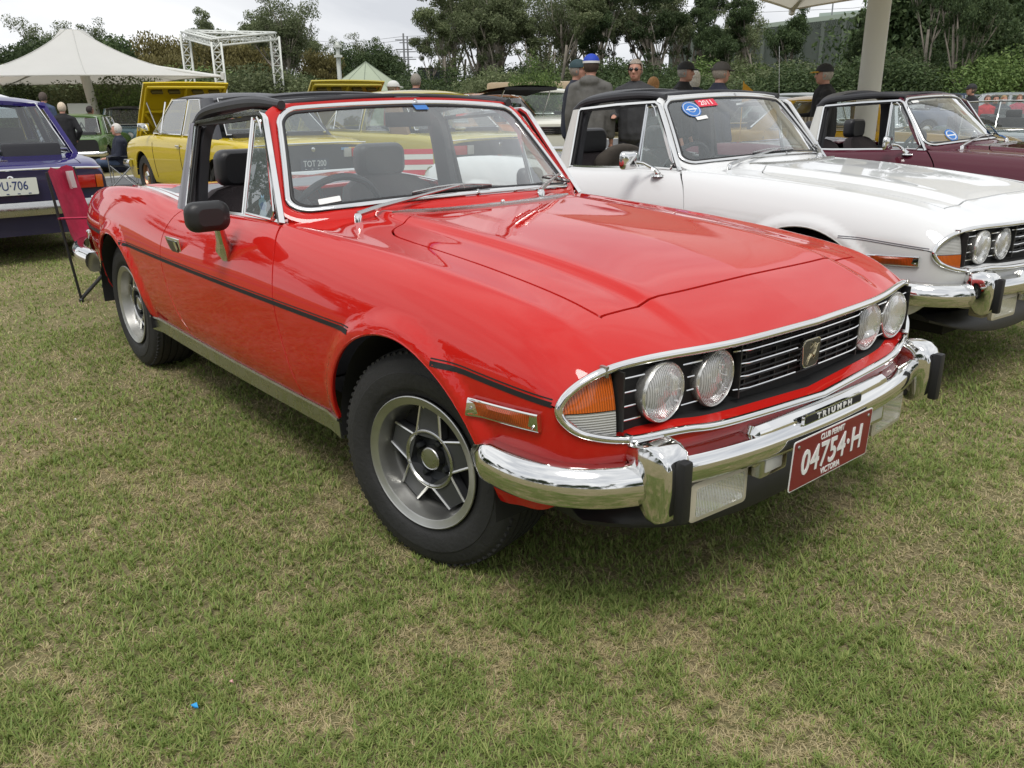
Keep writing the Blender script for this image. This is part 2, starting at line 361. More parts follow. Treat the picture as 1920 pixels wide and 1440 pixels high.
def cut(patch, nu, nv, loops, classify, flange=.014, thick_edges=True):
    """loops: uv polygons (closed). classify(list of masks)->array of region names ('' = drop). Returns dict name->(V,F,N)"""
    LU, LV = patch.LU, patch.LV; sc = np.array([LU, LV])
    uu, vv = np.meshgrid(np.linspace(0, 1, nu), np.linspace(0, 1, nv), indexing='ij'); G = np.stack([uu.ravel(), vv.ravel()], 1)
    keep = np.ones(len(G), bool); segs = []
    for lp in loops:
        a = lp * sc; b = np.roll(lp, -1, 0) * sc
        for i in range(len(a)): segs.append((a[i], b[i]))
    if segs:
        A = np.array([s[0] for s in segs]); Bq = np.array([s[1] for s in segs]); AB = Bq - A; l2 = (AB**2).sum(1) + 1e-12
        md = .35 * min(LU / nu, LV / nv); gp = G * sc
        edge = (G <= 0).any(1) | (G >= 1).any(1)
        for k in range(0, len(G), 400):
            g = gp[k:k + 400]; d = g[:, None] - A[None]
            t = np.clip((d * AB[None]).sum(2) / l2, 0, 1); d = d - AB[None] * t[:, :, None]
            keep[k:k + 400] = ((d**2).sum(2).min(1) >= md * md)
        keep |= edge
    G = G[keep]; verts = [Vector(p * sc) for p in G]; edges = []
    for lp in loops:
        k = len(verts); verts += [Vector(p * sc) for p in lp]; edges += [(k + i, k + (i + 1) % len(lp)) for i in range(len(lp))]
    k = len(verts); verts += [Vector(p) for p in ((0, 0), (LU, 0), (LU, LV), (0, LV))]; edges += [(k, k + 1), (k + 1, k + 2), (k + 2, k + 3), (k + 3, k)]
    vo, eo, fo, _, _, _ = geometry.delaunay_2d_cdt(verts, edges, [], 0, 1e-6)
    P2 = np.array([tuple(v) for v in vo]) / sc; F = np.array([f for f in fo if len(f) == 3])
    cen = P2[F].mean(1); inside = (cen > -1e-7).all(1) & (cen < 1 + 1e-7).all(1)
    a2 = P2[F] * sc; ar = np.abs((a2[:, 1, 0] - a2[:, 0, 0]) * (a2[:, 2, 1] - a2[:, 0, 1]) - (a2[:, 2, 0] - a2[:, 0, 0]) * (a2[:, 1, 1] - a2[:, 0, 1]))
    inside &= ar > 1e-9
    names = classify([inpoly(cen, lp) for lp in loops]); P2c = np.clip(P2, 0, 1)
    P3 = patch.ev(P2c[:, 0], P2c[:, 1]); N3 = patch.nrm(P2c[:, 0], P2c[:, 1])
    res = {}
    for nm in sorted(set(names)):
        if not nm: continue
        f = F[(names == nm) & inside]
        if not len(f): continue
        used, invx = np.unique(f, return_inverse=True); f2 = invx.reshape(-1, 3); V = P3[used]; N = N3[used]; uv = P2[used]
        # orient
        fn = np.cross(V[f2[:, 1]] - V[f2[:, 0]], V[f2[:, 2]] - V[f2[:, 0]]); flip = (fn * N[f2].mean(1)).sum(1) < 0; f2[flip] = f2[flip][:, ::-1]
        # boundary edges -> inward flange (not on the patch's own edge)
        if flange:
            from collections import Counter
            ed = Counter(); 
            for t in f2:
                for i in range(3): ed[tuple(sorted((t[i], t[(i + 1) % 3])))] += 1
            V = list(V); N = list(N); f2 = [tuple(t) for t in f2]; m = {}
            dire = {(t[i], t[(i + 1) % 3]) for t in f2 for i in range(3)}
            for (a, b), c in ed.items():
                if c != 1: continue
                mu = (uv[a] + uv[b]) / 2
                if mu.min() < 1e-6 or mu.max() > 1 - 1e-6: continue
                if (a, b) not in dire: a, b = b, a
                t = V[b] - V[a]; o = np.cross(t, N[a]); o /= np.linalg.norm(o) + 1e-12
                for q in (a, b): m.setdefault(q, []).append(o)
            idx = {}
            for q, os_ in m.items():
                o = sum(os_); o /= np.linalg.norm(o) + 1e-9; n = N[q]
                idx[q] = (len(V), len(V) + 1); V.append(V[q]); N.append((.35 * n + o) / np.linalg.norm(.35 * n + o)); V.append(V[q] - n * flange); N.append(o)
            for (a, b), c in ed.items():
                if c == 1 and a in idx and b in idx:
                    mu = (uv[a] + uv[b]) / 2
                    if mu.min() < 1e-6 or mu.max() > 1 - 1e-6 or mu[1] < .0008: continue
                    if (a, b) not in dire: a, b = b, a
                    f2.append((idx[b][0], idx[a][0], idx[a][1], idx[b][1]))
            V = np.array(V); N = np.array(N)
        res[nm] = (V, [tuple(t) for t in f2], N)
    return res
def join_parts(L):
    V = []; F = []; N = []; k = 0
    for v, f, n in L:
        V.append(v); N.append(n); F += [tuple(i + k for i in t) for t in f]; k += len(v)
    return np.vstack(V), F, np.vstack(N)
def mirror(p, ax=1):
    v, f, n = p; v = v.copy(); n = n.copy(); v[:, ax] *= -1; n[:, ax] *= -1; return v, [t[::-1] for t in f], n
def pobj(name, parts, m, parent, label=None):
    V, F, N = join_parts(parts); return mesh(name, V, F, m, parent, N=N, label=label)
def gpatch(patch, nu, nv, offset=0):
    uu, vv = np.meshgrid(np.linspace(0, 1, nu), np.linspace(0, 1, nv), indexing='ij'); u, v = uu.ravel(), vv.ravel()
    P = patch.ev(u, v); N = patch.nrm(u, v); P = P + N * offset
    F = [(i * nv + j, (i + 1) * nv + j, (i + 1) * nv + j + 1, i * nv + j + 1) for i in range(nu - 1) for j in range(nv - 1)]
    fn = np.cross(P[F[0][1]] - P[F[0][0]], P[F[0][2]] - P[F[0][0]])
    if fn @ N[F[0][0]] < 0: F = [f[::-1] for f in F]
    return P, F, N
# ================================================================== the two-door touring car (three of them stand side by side)
WB = 2.54
TRIM = np.array([[.734, 0, .725], [.721, .321, .728], [.674, .554, .728], [.640, .668, .714], [.611, .730, .681], [.598, .759, .641],
                 [.610, .749, .606], [.640, .714, .579], [.679, .629, .559], [.725, .499, .562], [.752, .370, .554], [.773, 0, .541]])
ARCHF, RF = (.012, .312), .378
ARCHR, RR = (-2.475, .312), .374
# x, z centre, z at y=.40, z at y=.56, z crest, y crest, half width, swage z
ST = [(-3.47, .735, .735, .728, .725, .50, .585, .655), (-3.40, .770, .770, .762, .758, .55, .625, .657), (-3.27, .815, .813, .805, .805, .60, .685, .660),
      (-3.05, .845, .845, .838, .845, .64, .735, .662), (-2.78, .862, .862, .862, .876, .66, .764, .664), (-2.48, .872, .872, .880, .893, .668, .779, .665),
      (-2.18, .875, .875, .884, .895, .672, .789, .665), (-1.92, .870, .870, .875, .878, .678, .796, .664), (-1.66, .860, .860, .860, .857, .682, .802, .663),
      (-1.38, .872, .872, .872, .868, .686, .806, .662), (-1.10, .882, .882, .882, .879, .688, .808, .661), (-.85, .918, .908, .884, .884, .684, .808, .660),
      (-.65, .922, .910, .880, .880, .676, .807, .660), (-.43, .914, .902, .871, .871, .668, .806, .660), (-.20, .902, .890, .864, .862, .662, .803, .659),
      (.05, .884, .873, .850, .847, .660, .800, .658), (.24, .866, .855, .833, .830, .656, .795, .657), (.40, .845, .834, .815, .811, .652, .786, .656),
      (.52, .822, .812, .797, .790, .648, .774, .652)]
def upper_rows(s):
    x, zc, zk, zg, zt, yc, w, zs = s; d = w - yc; h = zt - zs
    return [(x, 0, zc), (x, .14, zc - .001), (x, .30, zk + .004 + .2 * (zc - zk)), (x, .391, zk + .010), (x, .408, zk + .004), (x, .423, zk - .010 - .1 * (zk - zg)), (x, .48, zk - .5 * (zk - zg)), (x, .57, zg), (x, yc - .03, zt + .002), (x, yc, zt + .003), (x, yc + .018, zt - .004),
            (x, yc + .46 * d, zt - .14 * h), (x, yc + .74 * d, zt - .40 * h), (x, yc + .93 * d, zt - .68 * h), (x, w - .001, zs + .022), (x, w, zs)]
def lerp_trim(k):
    C = crom(TRIM, 10); return C[int(round(k * 10))]
def nose_rows():
    up = [0, .45, .95, 1.25, 1.32, 1.40, 1.65, 2.05, 2.6, 2.85, 3.0, 3.4, 3.85, 4.3, 4.7, 5.0]
    e = [lerp_trim(k) for k in up]
    mid = []
    a = upper_rows(ST[-1])
    for i, (p, q) in enumerate(zip(a, e)):
        p = np.array(p); t = .62; m = p + (q - p) * t; m[2] += .010 * (1 - i / 15); mid.append(m)
    return [mid, e]
UPC = [upper_rows(s) for s in ST] + nose_rows()
def flare(P, N):
    r = 1e9
    out = P.copy()
    for (cx, cz), rr in ((ARCHF, RF), (ARCHR, RR)):
        d = np.hypot(P[:, 0] - cx, P[:, 2] - cz); t = np.clip((rr + .062 - d) / .05, 0, 1); t = t * t * (3 - 2 * t)
        w = np.clip((np.abs(P[:, 1]) - .60) / .1, 0, 1)
        out[:, 1] += np.sign(P[:, 1]) * .016 * t * w
    return out
def lower_rows(s):
    x, zc, zk, zg, zt, yc, w, zs = s
    t = max(0, (-2.6 - x) / .9)
    return [(x, w, zs), (x, w - .0005, zs - .025), (x, w - .004 - .004 * t, .585), (x, w - .013 - .012 * t, .475), (x, w - .03 - .025 * t, .39), (x, w - .05 - .04 * t, .345 - .03 * t)]
LOC = [lower_rows(s) for s in ST] + [
    [(.598, .760, .640), (.60, .757, .618), (.595, .752, .56), (.59, .742, .47), (.575, .715, .40), (.56, .690, .405)],
    [(.630, .730, .590), (.632, .728, .570), (.638, .715, .52), (.628, .70, .455), (.605, .67, .39), (.585, .64, .405)],
    [(.665, .672, .566), (.668, .668, .548), (.672, .650, .505), (.655, .63, .45), (.625, .60, .39), (.60, .58, .40)],
    [(.705, .575, .556), (.709, .570, .538), (.704, .555, .497), (.675, .54, .45), (.635, .52, .39), (.61, .50, .37)],
    [(.745, .420, .552), (.750, .418, .534), (.735, .410, .494), (.685, .40, .45), (.645, .39, .39), (.62, .38, .345)],
    [(.766, .200, .545), (.771, .200, .527), (.752, .200, .487), (.695, .20, .445), (.655, .20, .39), (.63, .20, .345)],
    [(.771, .060, .541), (.776, .060, .523), (.756, .060, .485), (.697, .06, .445), (.657, .06, .39), (.632, .06, .345)],
    [(.771, 0, .541), (.776, 0, .523), (.756, 0, .485), (.697, 0, .445), (.657, 0, .39), (.632, 0, .345)]]
UP = Patch(UPC, flare, ref=(-1.3, 0, .5)); LO = Patch(LOC, flare, ref=(-1.3, 0, .5))
_D = {}
def dense_of(P, key):
    if key not in _D:
        nu, nv = 500, 110; uu, vv = np.meshgrid(np.linspace(0, 1, nu), np.linspace(0, 1, nv), indexing='ij'); _D[key] = P.ev(uu.ravel(), vv.ravel()).reshape(nu, nv, 3)
    return _D[key]
_SL = {}
def slice_at(key, P, x):
    k = (key, round(x, 5))
    if k not in _SL:
        D = dense_of(P, key); o = []
        for j in range(D.shape[1]): o.append((np.interp(x, D[:, j, 0], D[:, j, 1]), np.interp(x, D[:, j, 0], D[:, j, 2])))
        _SL[k] = np.array(o)
    return _SL[k]
def sideY(x, z):
    """half width of the body side at x, z"""
    c = slice_at('U', UP, x)
    if z >= c[-1, 1]: c = c[50:][::-1]; return float(np.interp(z, c[:, 1], c[:, 0]))
    c = slice_at('L', LO, x)[::-1]; return float(np.interp(z, c[:, 1], c[:, 0]))
def topZ(x, y):
    c = slice_at('U', UP, x); return float(np.interp(abs(y), c[:, 0], c[:, 1]))
DOOR = [(-.812, 1.0), (-.812, .886), (-.775, .862), (-.725, .81), (-.69, .74), (-.672, .66), (-.660, .57), (-.638, .46), (-.612, .36), (-.608, .30),
        (-1.58, .30), (-1.60, .36), (-1.665, .43), (-1.715, .52), (-1.735, .61), (-1.735, .70), (-1.725, .77), (-1.695, .83), (-1.66, .87), (-1.66, 1.0)]
DOORc = DOOR[:2] + [tuple(p) for p in crom(DOOR[1:9], 5)[1:]] + [DOOR[9], DOOR[10]] + [tuple(p) for p in crom(DOOR[11:19], 5)] + [DOOR[19]]
BONNET = [(-.545, -.3), (-.545, 0), (-.530, .20), (-.505, .34), (-.475, .43), (-.435, .495), (-.37, .530), (-.28, .541), (-.2, .545), (.1, .552), (.35, .556), (.505, .560), (.520, .540), (.527, .40), (.528, .2), (.528, -.3)]
COCKPIT = [(-.80, -.3), (-.80, 0), (-.83, .40), (-.88, .585), (-.97, .645), (-1.2, .652), (-1.6, .650), (-1.85, .645), (-2.02, .58), (-2.05, .3), (-2.05, -.3)]
BONNET = BONNET[:1] + [tuple(p) for p in crom(BONNET[1:14], 4)] + BONNET[14:]
BOOT = [(-2.62, -.3), (-2.62, .50), (-2.70, .545), (-3.32, .50), (-3.38, .46), (-3.40, -.3)]
HOODC = [(-2.10, -.3), (-2.10, .56), (-2.16, .60), (-2.45, .60), (-2.56, .56), (-2.585, -.3)]
def build_shell():
    circ = lambda c, r: [(c[0] + r * math.cos(t), c[1] + r * math.sin(t)) for t in np.linspace(0, 2 * math.pi, 64, endpoint=False)]
    def arch(c, r): return [(c[0] - r, -.2)] + [(c[0] + r * math.cos(t), c[1] + r * math.sin(t)) for t in np.linspace(math.pi, 0, 48)] + [(c[0] + r, -.2)]
    def lp(P, poly, ax):
        q = dens(poly, .03)
        if ax == [0, 2]: return P.inv(q, ax)
        neg = np.minimum(q[:, 1], 0); q[:, 1] = np.maximum(q[:, 1], 0); uv = P.inv(q, ax); uv[:, 1] = np.where(neg < 0, .3 * neg, uv[:, 1]); return uv
    G = .0038
    # upper patch
    L = [lp(UP, offs(DOORc, -G), [0, 2]), lp(UP, offs(DOORc, G), [0, 2]), lp(UP, circ(ARCHF, RF), [0, 2]), lp(UP, circ(ARCHR, RR), [0, 2]),
         lp(UP, offs(BONNET, -G), [0, 1]), lp(UP, offs(BONNET, G), [0, 1]), lp(UP, COCKPIT, [0, 1]),
         lp(UP, offs(BOOT, -G), [0, 1]), lp(UP, offs(BOOT, G), [0, 1]), lp(UP, offs(HOODC, -G), [0, 1]), lp(UP, offs(HOODC, G), [0, 1])]
    # top loops must not touch the side: the side loops live where y is large, the top loops where it is small
    def clU(m):
        di, do, af, ar, bi, bo, ck, ti, to, hi, ho = m
        o = np.full(len(di), 'body', dtype=object)
        o[do] = ''; o[di] = 'door'; o[af | ar] = ''
        o[bo] = ''; o[bi] = 'bonnet'; o[to] = ''; o[ti] = 'boot'; o[ho] = ''; o[hi] = 'hoodcover'; o[ck] = ''
        return o
    U = cut(UP, 170, 56, L, clU)
    L2 = [lp(LO, offs(DOORc, -G), [0, 2]), lp(LO, offs(DOORc, G), [0, 2]), lp(LO, arch(ARCHF, RF), [0, 2]), lp(LO, arch(ARCHR, RR), [0, 2])]
    def clL(m):
        di, do, af, ar = m; o = np.full(len(di), 'body', dtype=object); o[do] = ''; o[di] = 'door'; o[af | ar] = ''; return o
    Lw = cut(LO, 200, 22, L2, clL)
    return U, Lw
def ws_bot(s): return Vector((-.639 - .198 * s * s, .658 * s, .940 - .035 * s * s))
def ws_top(s): return Vector((-1.029 - .071 * s * s, .537 * s, 1.263 - .023 * s * s))
def ws(s, t):
    a, b = ws_bot(s), ws_top(s); p = a.lerp(b, t); p.x += .05 * t * (1 - t) * (1 - s * s * .5); return p
def ws_loop(ms, mt, r, n=9, side_n=10, top_n=20):
    """rounded rectangle in (s,t), margins ms, mt; rotated order: bottom centre -> right -> top -> left"""
    W_, H_ = 1.2, .50; rs, rt = r / (W_ / 2), r / H_
    c = []
    def arc(cs, ct, a0):
        for i in range(n + 1):
            a = R(a0 + 90 * i / n); c.append((cs + rs * math.cos(a), ct + rt * math.sin(a)))
    s1, t0, t1 = 1 - ms, mt, 1 - mt
    def line(p, q, k):
        for i in range(1, k): c.append((p[0] + (q[0] - p[0]) * i / k, p[1] + (q[1] - p[1]) * i / k))
    arc(s1 - rs, t0 + rt, -90); line((s1, t0 + rt), (s1, t1 - rt), side_n); arc(s1 - rs, t1 - rt, 0); line((s1 - rs, t1), (-s1 + rs, t1), top_n)
    arc(-s1 + rs, t1 - rt, 90); line((-s1, t1 - rt), (-s1, t0 + rt), side_n); arc(-s1 + rs, t0 + rt, 180); line((-s1 + rs, t0), (s1 - rs, t0), top_n)
    return c
def annulus(A, B):
    n = len(A); return A + B, [(i, (i + 1) % n, n + (i + 1) % n, n + i) for i in range(n)]

def fluted(name, col=(.86, .87, .88), scale=70, rough=.1, mode='BANDS'):
    if name in MATS: return MATS[name]
    m = mat(name, col, rough=rough, metal=1); t = m.node_tree; b = t.nodes['Principled BSDF']
    c = t.nodes.new('ShaderNodeTexCoord'); w = t.nodes.new('ShaderNodeTexWave'); w.bands_direction = 'Y'; w.inputs['Scale'].default_value = scale; w.inputs['Distortion'].default_value = .3
    bp = t.nodes.new('ShaderNodeBump'); bp.inputs['Strength'].default_value = .5; bp.inputs['Distance'].default_value = .002
    t.links.new(c.outputs['Object'], w.inputs['Vector']); t.links.new(w.outputs['Fac'], bp.inputs['Height']); t.links.new(bp.outputs[0], b.inputs['Normal'])
    return m
FLUTE = fluted('fluted_reflector')
def lens_surface():
    """fluted headlamp glass, partly diffuse white"""
    if 'fluted_glass' in MATS: return MATS['fluted_glass']
    m = glass_mat('fluted_glass', (.97, .98, .98), dirt_haze=.3, dcol=(.92, .92, .90)); t = m.node_tree
    c = t.nodes.new('ShaderNodeTexCoord'); w = t.nodes.new('ShaderNodeTexWave'); w.bands_direction = 'Y'; w.inputs['Scale'].default_value = 58
    bp = t.nodes.new('ShaderNodeBump'); bp.inputs['Strength'].default_value = .6; bp.inputs['Distance'].default_value = .002
    t.links.new(c.outputs['Object'], w.inputs['Vector']); t.links.new(w.outputs['Fac'], bp.inputs['Height'])
    mr = t.nodes.new('ShaderNodeMapRange'); mr.inputs[3].default_value = .26; mr.inputs[4].default_value = .50; t.links.new(w.outputs['Fac'], mr.inputs[0])  # white diffuse ribs paint the bright sky reflection into the lens
    m0 = [l.to_node for l in t.links if l.from_node.type == 'BSDF_DIFFUSE'][0]; t.links.new(mr.outputs[0], m0.inputs[0])
    for n in t.nodes:
        if n.type in ('BSDF_GLOSSY', 'BSDF_DIFFUSE', 'LAYER_WEIGHT'): t.links.new(bp.outputs[0], n.inputs['Normal'])
    return m
FGLASS = lens_surface()

def make_wheel_mesh():
    """wheel pointing to +y (outer face), centre at 0. returns dict of MB"""
    Rt, w = .317, .225; hw = w / 2
    ty = MB(); prof = [(-hw + .02, .188), (-hw + .004, .205), (-hw - .006, .245), (-hw + .002, .285), (-hw + .018, .306), (-hw + .03, .3135)]
    gy = [-.068, -.034, 0, .034, .068]
    for g in gy: prof += [(g - .0045, .317), (g - .0035, .310), (g + .0035, .310), (g + .0045, .317)]
    prof += [(hw - .03, .3135), (hw - .018, .306), (hw - .010, .298), (hw - .008, .296), (hw - .004, .290), (hw + .004, .262), (hw + .0065, .260), (hw + .007, .245), (hw + .004, .222), (hw - .0005, .212), (hw - .002, .2105), (hw - .006, .203), (hw - .012, .192), (hw - .03, .186)]
    ty.lathe(prof, 'y', n=80)
    for i in range(80):   # shoulder sipes
        a = 2 * math.pi * i / 80
        for sy in (-1, 1):
            c, s = math.cos(a), math.sin(a)
            ty.box((.3055 * c, sy * (hw - .028), .3055 * s), (.014, .022, .010), rot=Matrix.Rotation(-a, 3, 'Y'))
    rim = MB(); rim.lathe([(hw - .012, .186), (hw - .004, .193), (hw + .002, .1935), (hw + .0035, .191), (hw + .001, .188), (hw - .002, .171), (hw - .004, .168), (hw - .030, .163), (hw - .055, .159), (hw - .060, .157), (hw - .068, .153), (hw - .075, .152), (hw - .12, .150), (-hw + .01, .165), (-hw, .190)], 'y', n=72)
    disc = MB(); disc.lathe([(hw - .078, .150), (hw - .080, .11), (hw - .072, .075), (hw - .070, .045), (hw - .072, 0.0)], 'y', n=48)
    SP_ = {}
    for k in range(5):
        spk = MB()
        th = 2 * math.pi * k / 5 + R(18)
        def pt(r, a, y): return Vector((r * math.cos(th + a), y, r * math.sin(th + a)))
        a0, a1 = R(35), R(12.5); y0, y1 = hw - .036, hw - .046
        top = [pt(.078, -a0, y0), pt(.078, a0, y0), pt(.152, a1, y1), pt(.152, -a1, y1)]; bot = [p - Vector((0, .03, 0)) for p in top]
        spk.add(top + bot, [(0, 1, 2, 3), (0, 4, 5, 1), (1, 5, 6, 2), (2, 6, 7, 3), (3, 7, 4, 0)])
        SP_['spoke%d' % k] = (spk, mat('wheel_grey', (.075, .078, .082), rough=.4, metal=.4))
        for s in (-1, 1): edge = MB(); edge.bar(pt(.078, s * a0, y0 + .001), pt(.153, s * a1, y1 + .001), .0042, 6); SP_['spoke_edge%d%d' % (k, s + 1)] = (edge, mat('machined_edge', (.72, .72, .70), rough=.3, metal=1))
    hub = MB(); hub.lathe([(hw - .040, .087), (hw - .033, .087), (hw - .031, .084), (hw - .031, .080), (hw - .036, .076)], 'y', n=48)
    cup = MB(); cup.lathe([(hw - .036, .077), (hw - .058, .070), (hw - .066, .05), (hw - .062, .034), (hw - .060, 0.0)], 'y', n=40)
    for k in range(4):
        a = 2 * math.pi * k / 4 + .5; cup.lathe([(hw - .066, .012), (hw - .045, .0105), (hw - .040, .007), (hw - .039, 0)], 'y', c=(.054 * math.cos(a), 0, .054 * math.sin(a)), n=6)
    cap = MB(); cap.lathe([(hw - .060, .035), (hw - .038, .0335), (hw - .0355, .031), (hw - .037, .029), (hw - .035, .012), (hw - .0345, 0)], 'y', n=32)
    valve = MB(); valve.bar((.0, hw - .05, .163), (.0, hw - .02, .158), .0035)
    return dict(tyre=(ty, RUBBER), rim=(rim, ALLOY), disc=(disc, MATTE), hub_ring=(hub, STEEL), hub=(cup, mat('hub_dark', (.03, .033, .036), rough=.45, metal=.5)), hub_cap=(cap, STEEL), valve=(valve, CHROME), **SP_)
def place_wheel(parent, proto, x, y, steer=0, z=.317):
    side = 1 if y > 0 else -1
    M = Matrix.Translation((x, y, z)) @ Matrix.Rotation(steer + (0 if side > 0 else math.pi), 4, 'Z')
    t = None
    for nm, me in proto.items():
        o = link('wheel' if nm == 'tyre' else nm.rstrip('0123456789'), me, parent if nm == 'tyre' else t)
        if nm == 'tyre': o.matrix_basis = M; t = o
    return t
def proto_wheel():
    out = {}
    for k, (b, m) in make_wheel_mesh().items():
        o = b.build(k, m); out[k] = o.data; bpy.data.objects.remove(o)
    return out
def at_side(x, z, d=0, s=-1):
    y = sideY(x, z); return Vector((x, s * (y + d), z))
def side_strip(name, xs, z, h, d, m, parent, s):
    V = []
    for x in xs:
        for dz in (-h / 2, h / 2):
            for dd in (-.002, d): V.append(at_side(x, z + dz if not callable(z) else z(x) + dz, dd, s))
    F = []
    n = len(xs)
    for i in range(n - 1):
        a, b = 4 * i, 4 * (i + 1)
        F += [(a + 1, b + 1, b + 3, a + 3), (a, b, b + 1, a + 1), (a + 2, a + 3, b + 3, b + 2)]
    F += [(0, 1, 3, 2), (4 * (n - 1), 4 * (n - 1) + 2, 4 * (n - 1) + 3, 4 * (n - 1) + 1)]
    b = MB(); b.add(V, F); return b.build(name, m, parent, smooth=False)
def grille_x(y): return .702 - .11 * y * y

def build_tourer(name, label, group, shell, PAINT, wheel):
    root = empty(name, label, 'car', group=group); U, Lw = shell
    for k, nm, m in (('body', 'body', PAINT), ('bonnet', 'bonnet', PAINT), ('boot', 'boot_lid', PAINT), ('hoodcover', 'hood_cover', VINYLG)):
        pr = [d[k] for d in (U, Lw) if k in d]; pobj(nm, pr + [mirror(p) for p in pr], m, root)
    pr = [d['door'] for d in (U, Lw)]; doors = [pobj('door', pr, PAINT, root), pobj('door', [mirror(p) for p in pr], PAINT, root)]
    # ---- rear panel
    b = MB(); pts = []
    edge = [UP.ev(0, v)[0] for v in np.linspace(0, 1, 14)] + [LO.ev(0, v)[0] for v in np.linspace(.1, 1, 8)]
    loop = [Vector(p) for p in edge] + [Vector((p[0], -p[1], p[2])) for p in edge[::-1]]
    b.add([v + Vector((-.002, 0, 0)) for v in loop], [tuple(range(len(loop)))]); b.build('rear_panel', mat('rear_panel_black', (.02, .02, .02), rough=.5), root, smooth=False)
    for s in (-1, 1):
        b = MB(); b.box((-3.482, s * .43, .64), (.02, .22, .085)); b.build('tail_lamp', REDL, root, bevel=.004)
        b = MB(); b.tube([(x, s * y, topZ(x, y) + .002) for x, y in ((-3.22, .645), (-3.32, .618), (-3.40, .585), (-3.44, .565))], .008, 6); b.build('tail_trim', CHROME, root)
    # ---- sill strip
    for s in (-1, 1):
        xs = np.linspace(-2.13, -.366, 20)
        P_ = [(x, s * (sideY(x, .36) - .012), .312) for x in xs]
        pf = [(0, .034), (.010, .034), (.012, .026), (.005, .022), (.002, -.034), (-.010, -.036)]
        if s > 0: pf = [(-a, b) for a, b in pf]
        sweep(P_, pf, 'sill_strip', STEEL, root)
    # ---- underside, wheel housings
    b = MB(); b.box((-1.29, 0, .30), (1.80, 1.30, .10)); b.box((-3.0, 0, .36), (.62, 1.14, .16)); b.box((.12, 0, .33), (.86, .92, .20)); b.build('underbody', MATTE, root, smooth=False)
    for (cx, cz), rr in ((ARCHF, RF), (ARCHR, RR)):
        for s in (-1, 1):
            V = []; F = []; n = 25
            for i in range(n):
                a = math.pi * (-.02 + 1.04 * i / (n - 1))
                for yy, k in ((.47, .99), (.765, .99)): V.append((cx + rr * k * math.cos(a), s * yy, cz + rr * k * math.sin(a)))
            F = [(2 * i, 2 * i + 1, 2 * i + 3, 2 * i + 2) for i in range(n - 1)] + [tuple(range(0, 2 * n, 2))]
            m_ = MB(); m_.add(V, F); m_.build('wheel_housing', MATTE, root)
            # rolled lip of the arch
            P_ = []
            for i in range(41):
                a = math.pi * (-.045 + 1.09 * i / 40); x, z = cx + rr * math.cos(a), cz + rr * math.sin(a)
                if z < .346: continue
                P_.append((x, s * (sideY(x, z) - .004), z))
            m_ = MB(); m_.tube(P_, .005, 6); m_.build('arch_lip', PAINT, root)
    b = MB(); b.box((.35, 0, .50), (.5, .9, .30)); b.build('engine_bay', MATTE, root, smooth=False)
    # ---- windscreen: painted frame, bright surround, glass
    I = ws_loop(.0, .0, .075); n = len(I)
    O = []
    for s_, t_ in I:
        ss = s_ * 1.0; so_ = 1.0
        # outward growth: sides 45 mm, top 22 mm, foot 50 mm
        O.append((s_, t_))
    Iv = [ws(s_, t_) for s_, t_ in I]; Ov = []
    for (s_, t_), p in zip(I, Iv):
        q = p.copy(); e = max(0, abs(s_) - .80) / .20; e = min(1, e)
        q.y += math.copysign(.040 * e, s_); q.x -= .012 * e
        if t_ < .5:
            k = min(1, max(0, (.16 - t_) / .16)); q.z -= .032 * k; q.x += .045 * k * (1 - .3 * abs(s_)); 
        else:
            k = min(1, max(0, (t_ - .84) / .16)); q.z += .014 * k; q.x -= .022 * k
        # square off the corners
        if e > 0 and t_ > .84: q.y += math.copysign(.012 * e * (t_ - .84) / .16, s_)
        Ov.append(q)
    back = [p + Vector((-.012, 0, -.012)) for p in Ov]; inner = [p + Vector((-.040, -.02 * (1 if p.y > 0 else -1) * min(1, abs(p.y) / .4), -.02)) for p in Iv]
    mid = [a.lerp(b_, .5) + Vector((.006, 0, .006)) for a, b_ in zip(Iv, Ov)]
    V = inner + Iv + mid + Ov + back; F = []
    for k in range(4):
        for i in range(n): F.append((k * n + i, k * n + (i + 1) % n, (k + 1) * n + (i + 1) % n, (k + 1) * n + i))
    for i in range(n): F.append((4 * n + i, 4 * n + (i + 1) % n, (i + 1) % n, i))
    m_ = MB(); m_.add(V, F); m_.build('windscreen_frame', PAINT, root, auto=50)
    cen = Vector((-.83, 0, 1.1)); Pc = [ws(s_, t_) + Vector((.004, 0, .003)) for s_, t_ in ws_loop(.012, .018, .070)]
    nrm = Vector((.62, 0, .78))
    prof = [(.010 * math.cos(t), .0055 * math.sin(t)) for t in np.linspace(0, 2 * math.pi, 10, endpoint=False)]
    sweep(Pc, prof, 'screen_surround', CHROME, root, closed=True, outward=[(p - cen) for p in Pc])
    prof = [(.006 * math.cos(t), .005 * math.sin(t)) for t in np.linspace(0, 2 * math.pi, 8, endpoint=False)]
    Pc2 = [ws(s_, t_) for s_, t_ in ws_loop(.036, .050, .060)]
    sweep(Pc2, prof, 'screen_seal', BLACKR, root, closed=True, outward=[(p - cen) for p in Pc2])
    gp = [ws(s_, t_) for s_, t_ in ws_loop(.035, .048, .060)]; V = []; F = []; K = 9; n2 = len(gp)
    gst = ws_loop(.035, .048, .060)
    for k in range(K + 1):
        f = 1 - k / K
        for s_, t_ in gst: V.append(ws(s_ * f, .5 + (t_ - .5) * f) + Vector((-.001, 0, -.001)))
    for k in range(K):
        for i in range(n2): F.append((k * n2 + i, k * n2 + (i + 1) % n2, (k + 1) * n2 + (i + 1) % n2, (k + 1) * n2 + i))
    m_ = MB(); m_.add(V, F); m_.build('windscreen', SCREEN, root, auto=None)
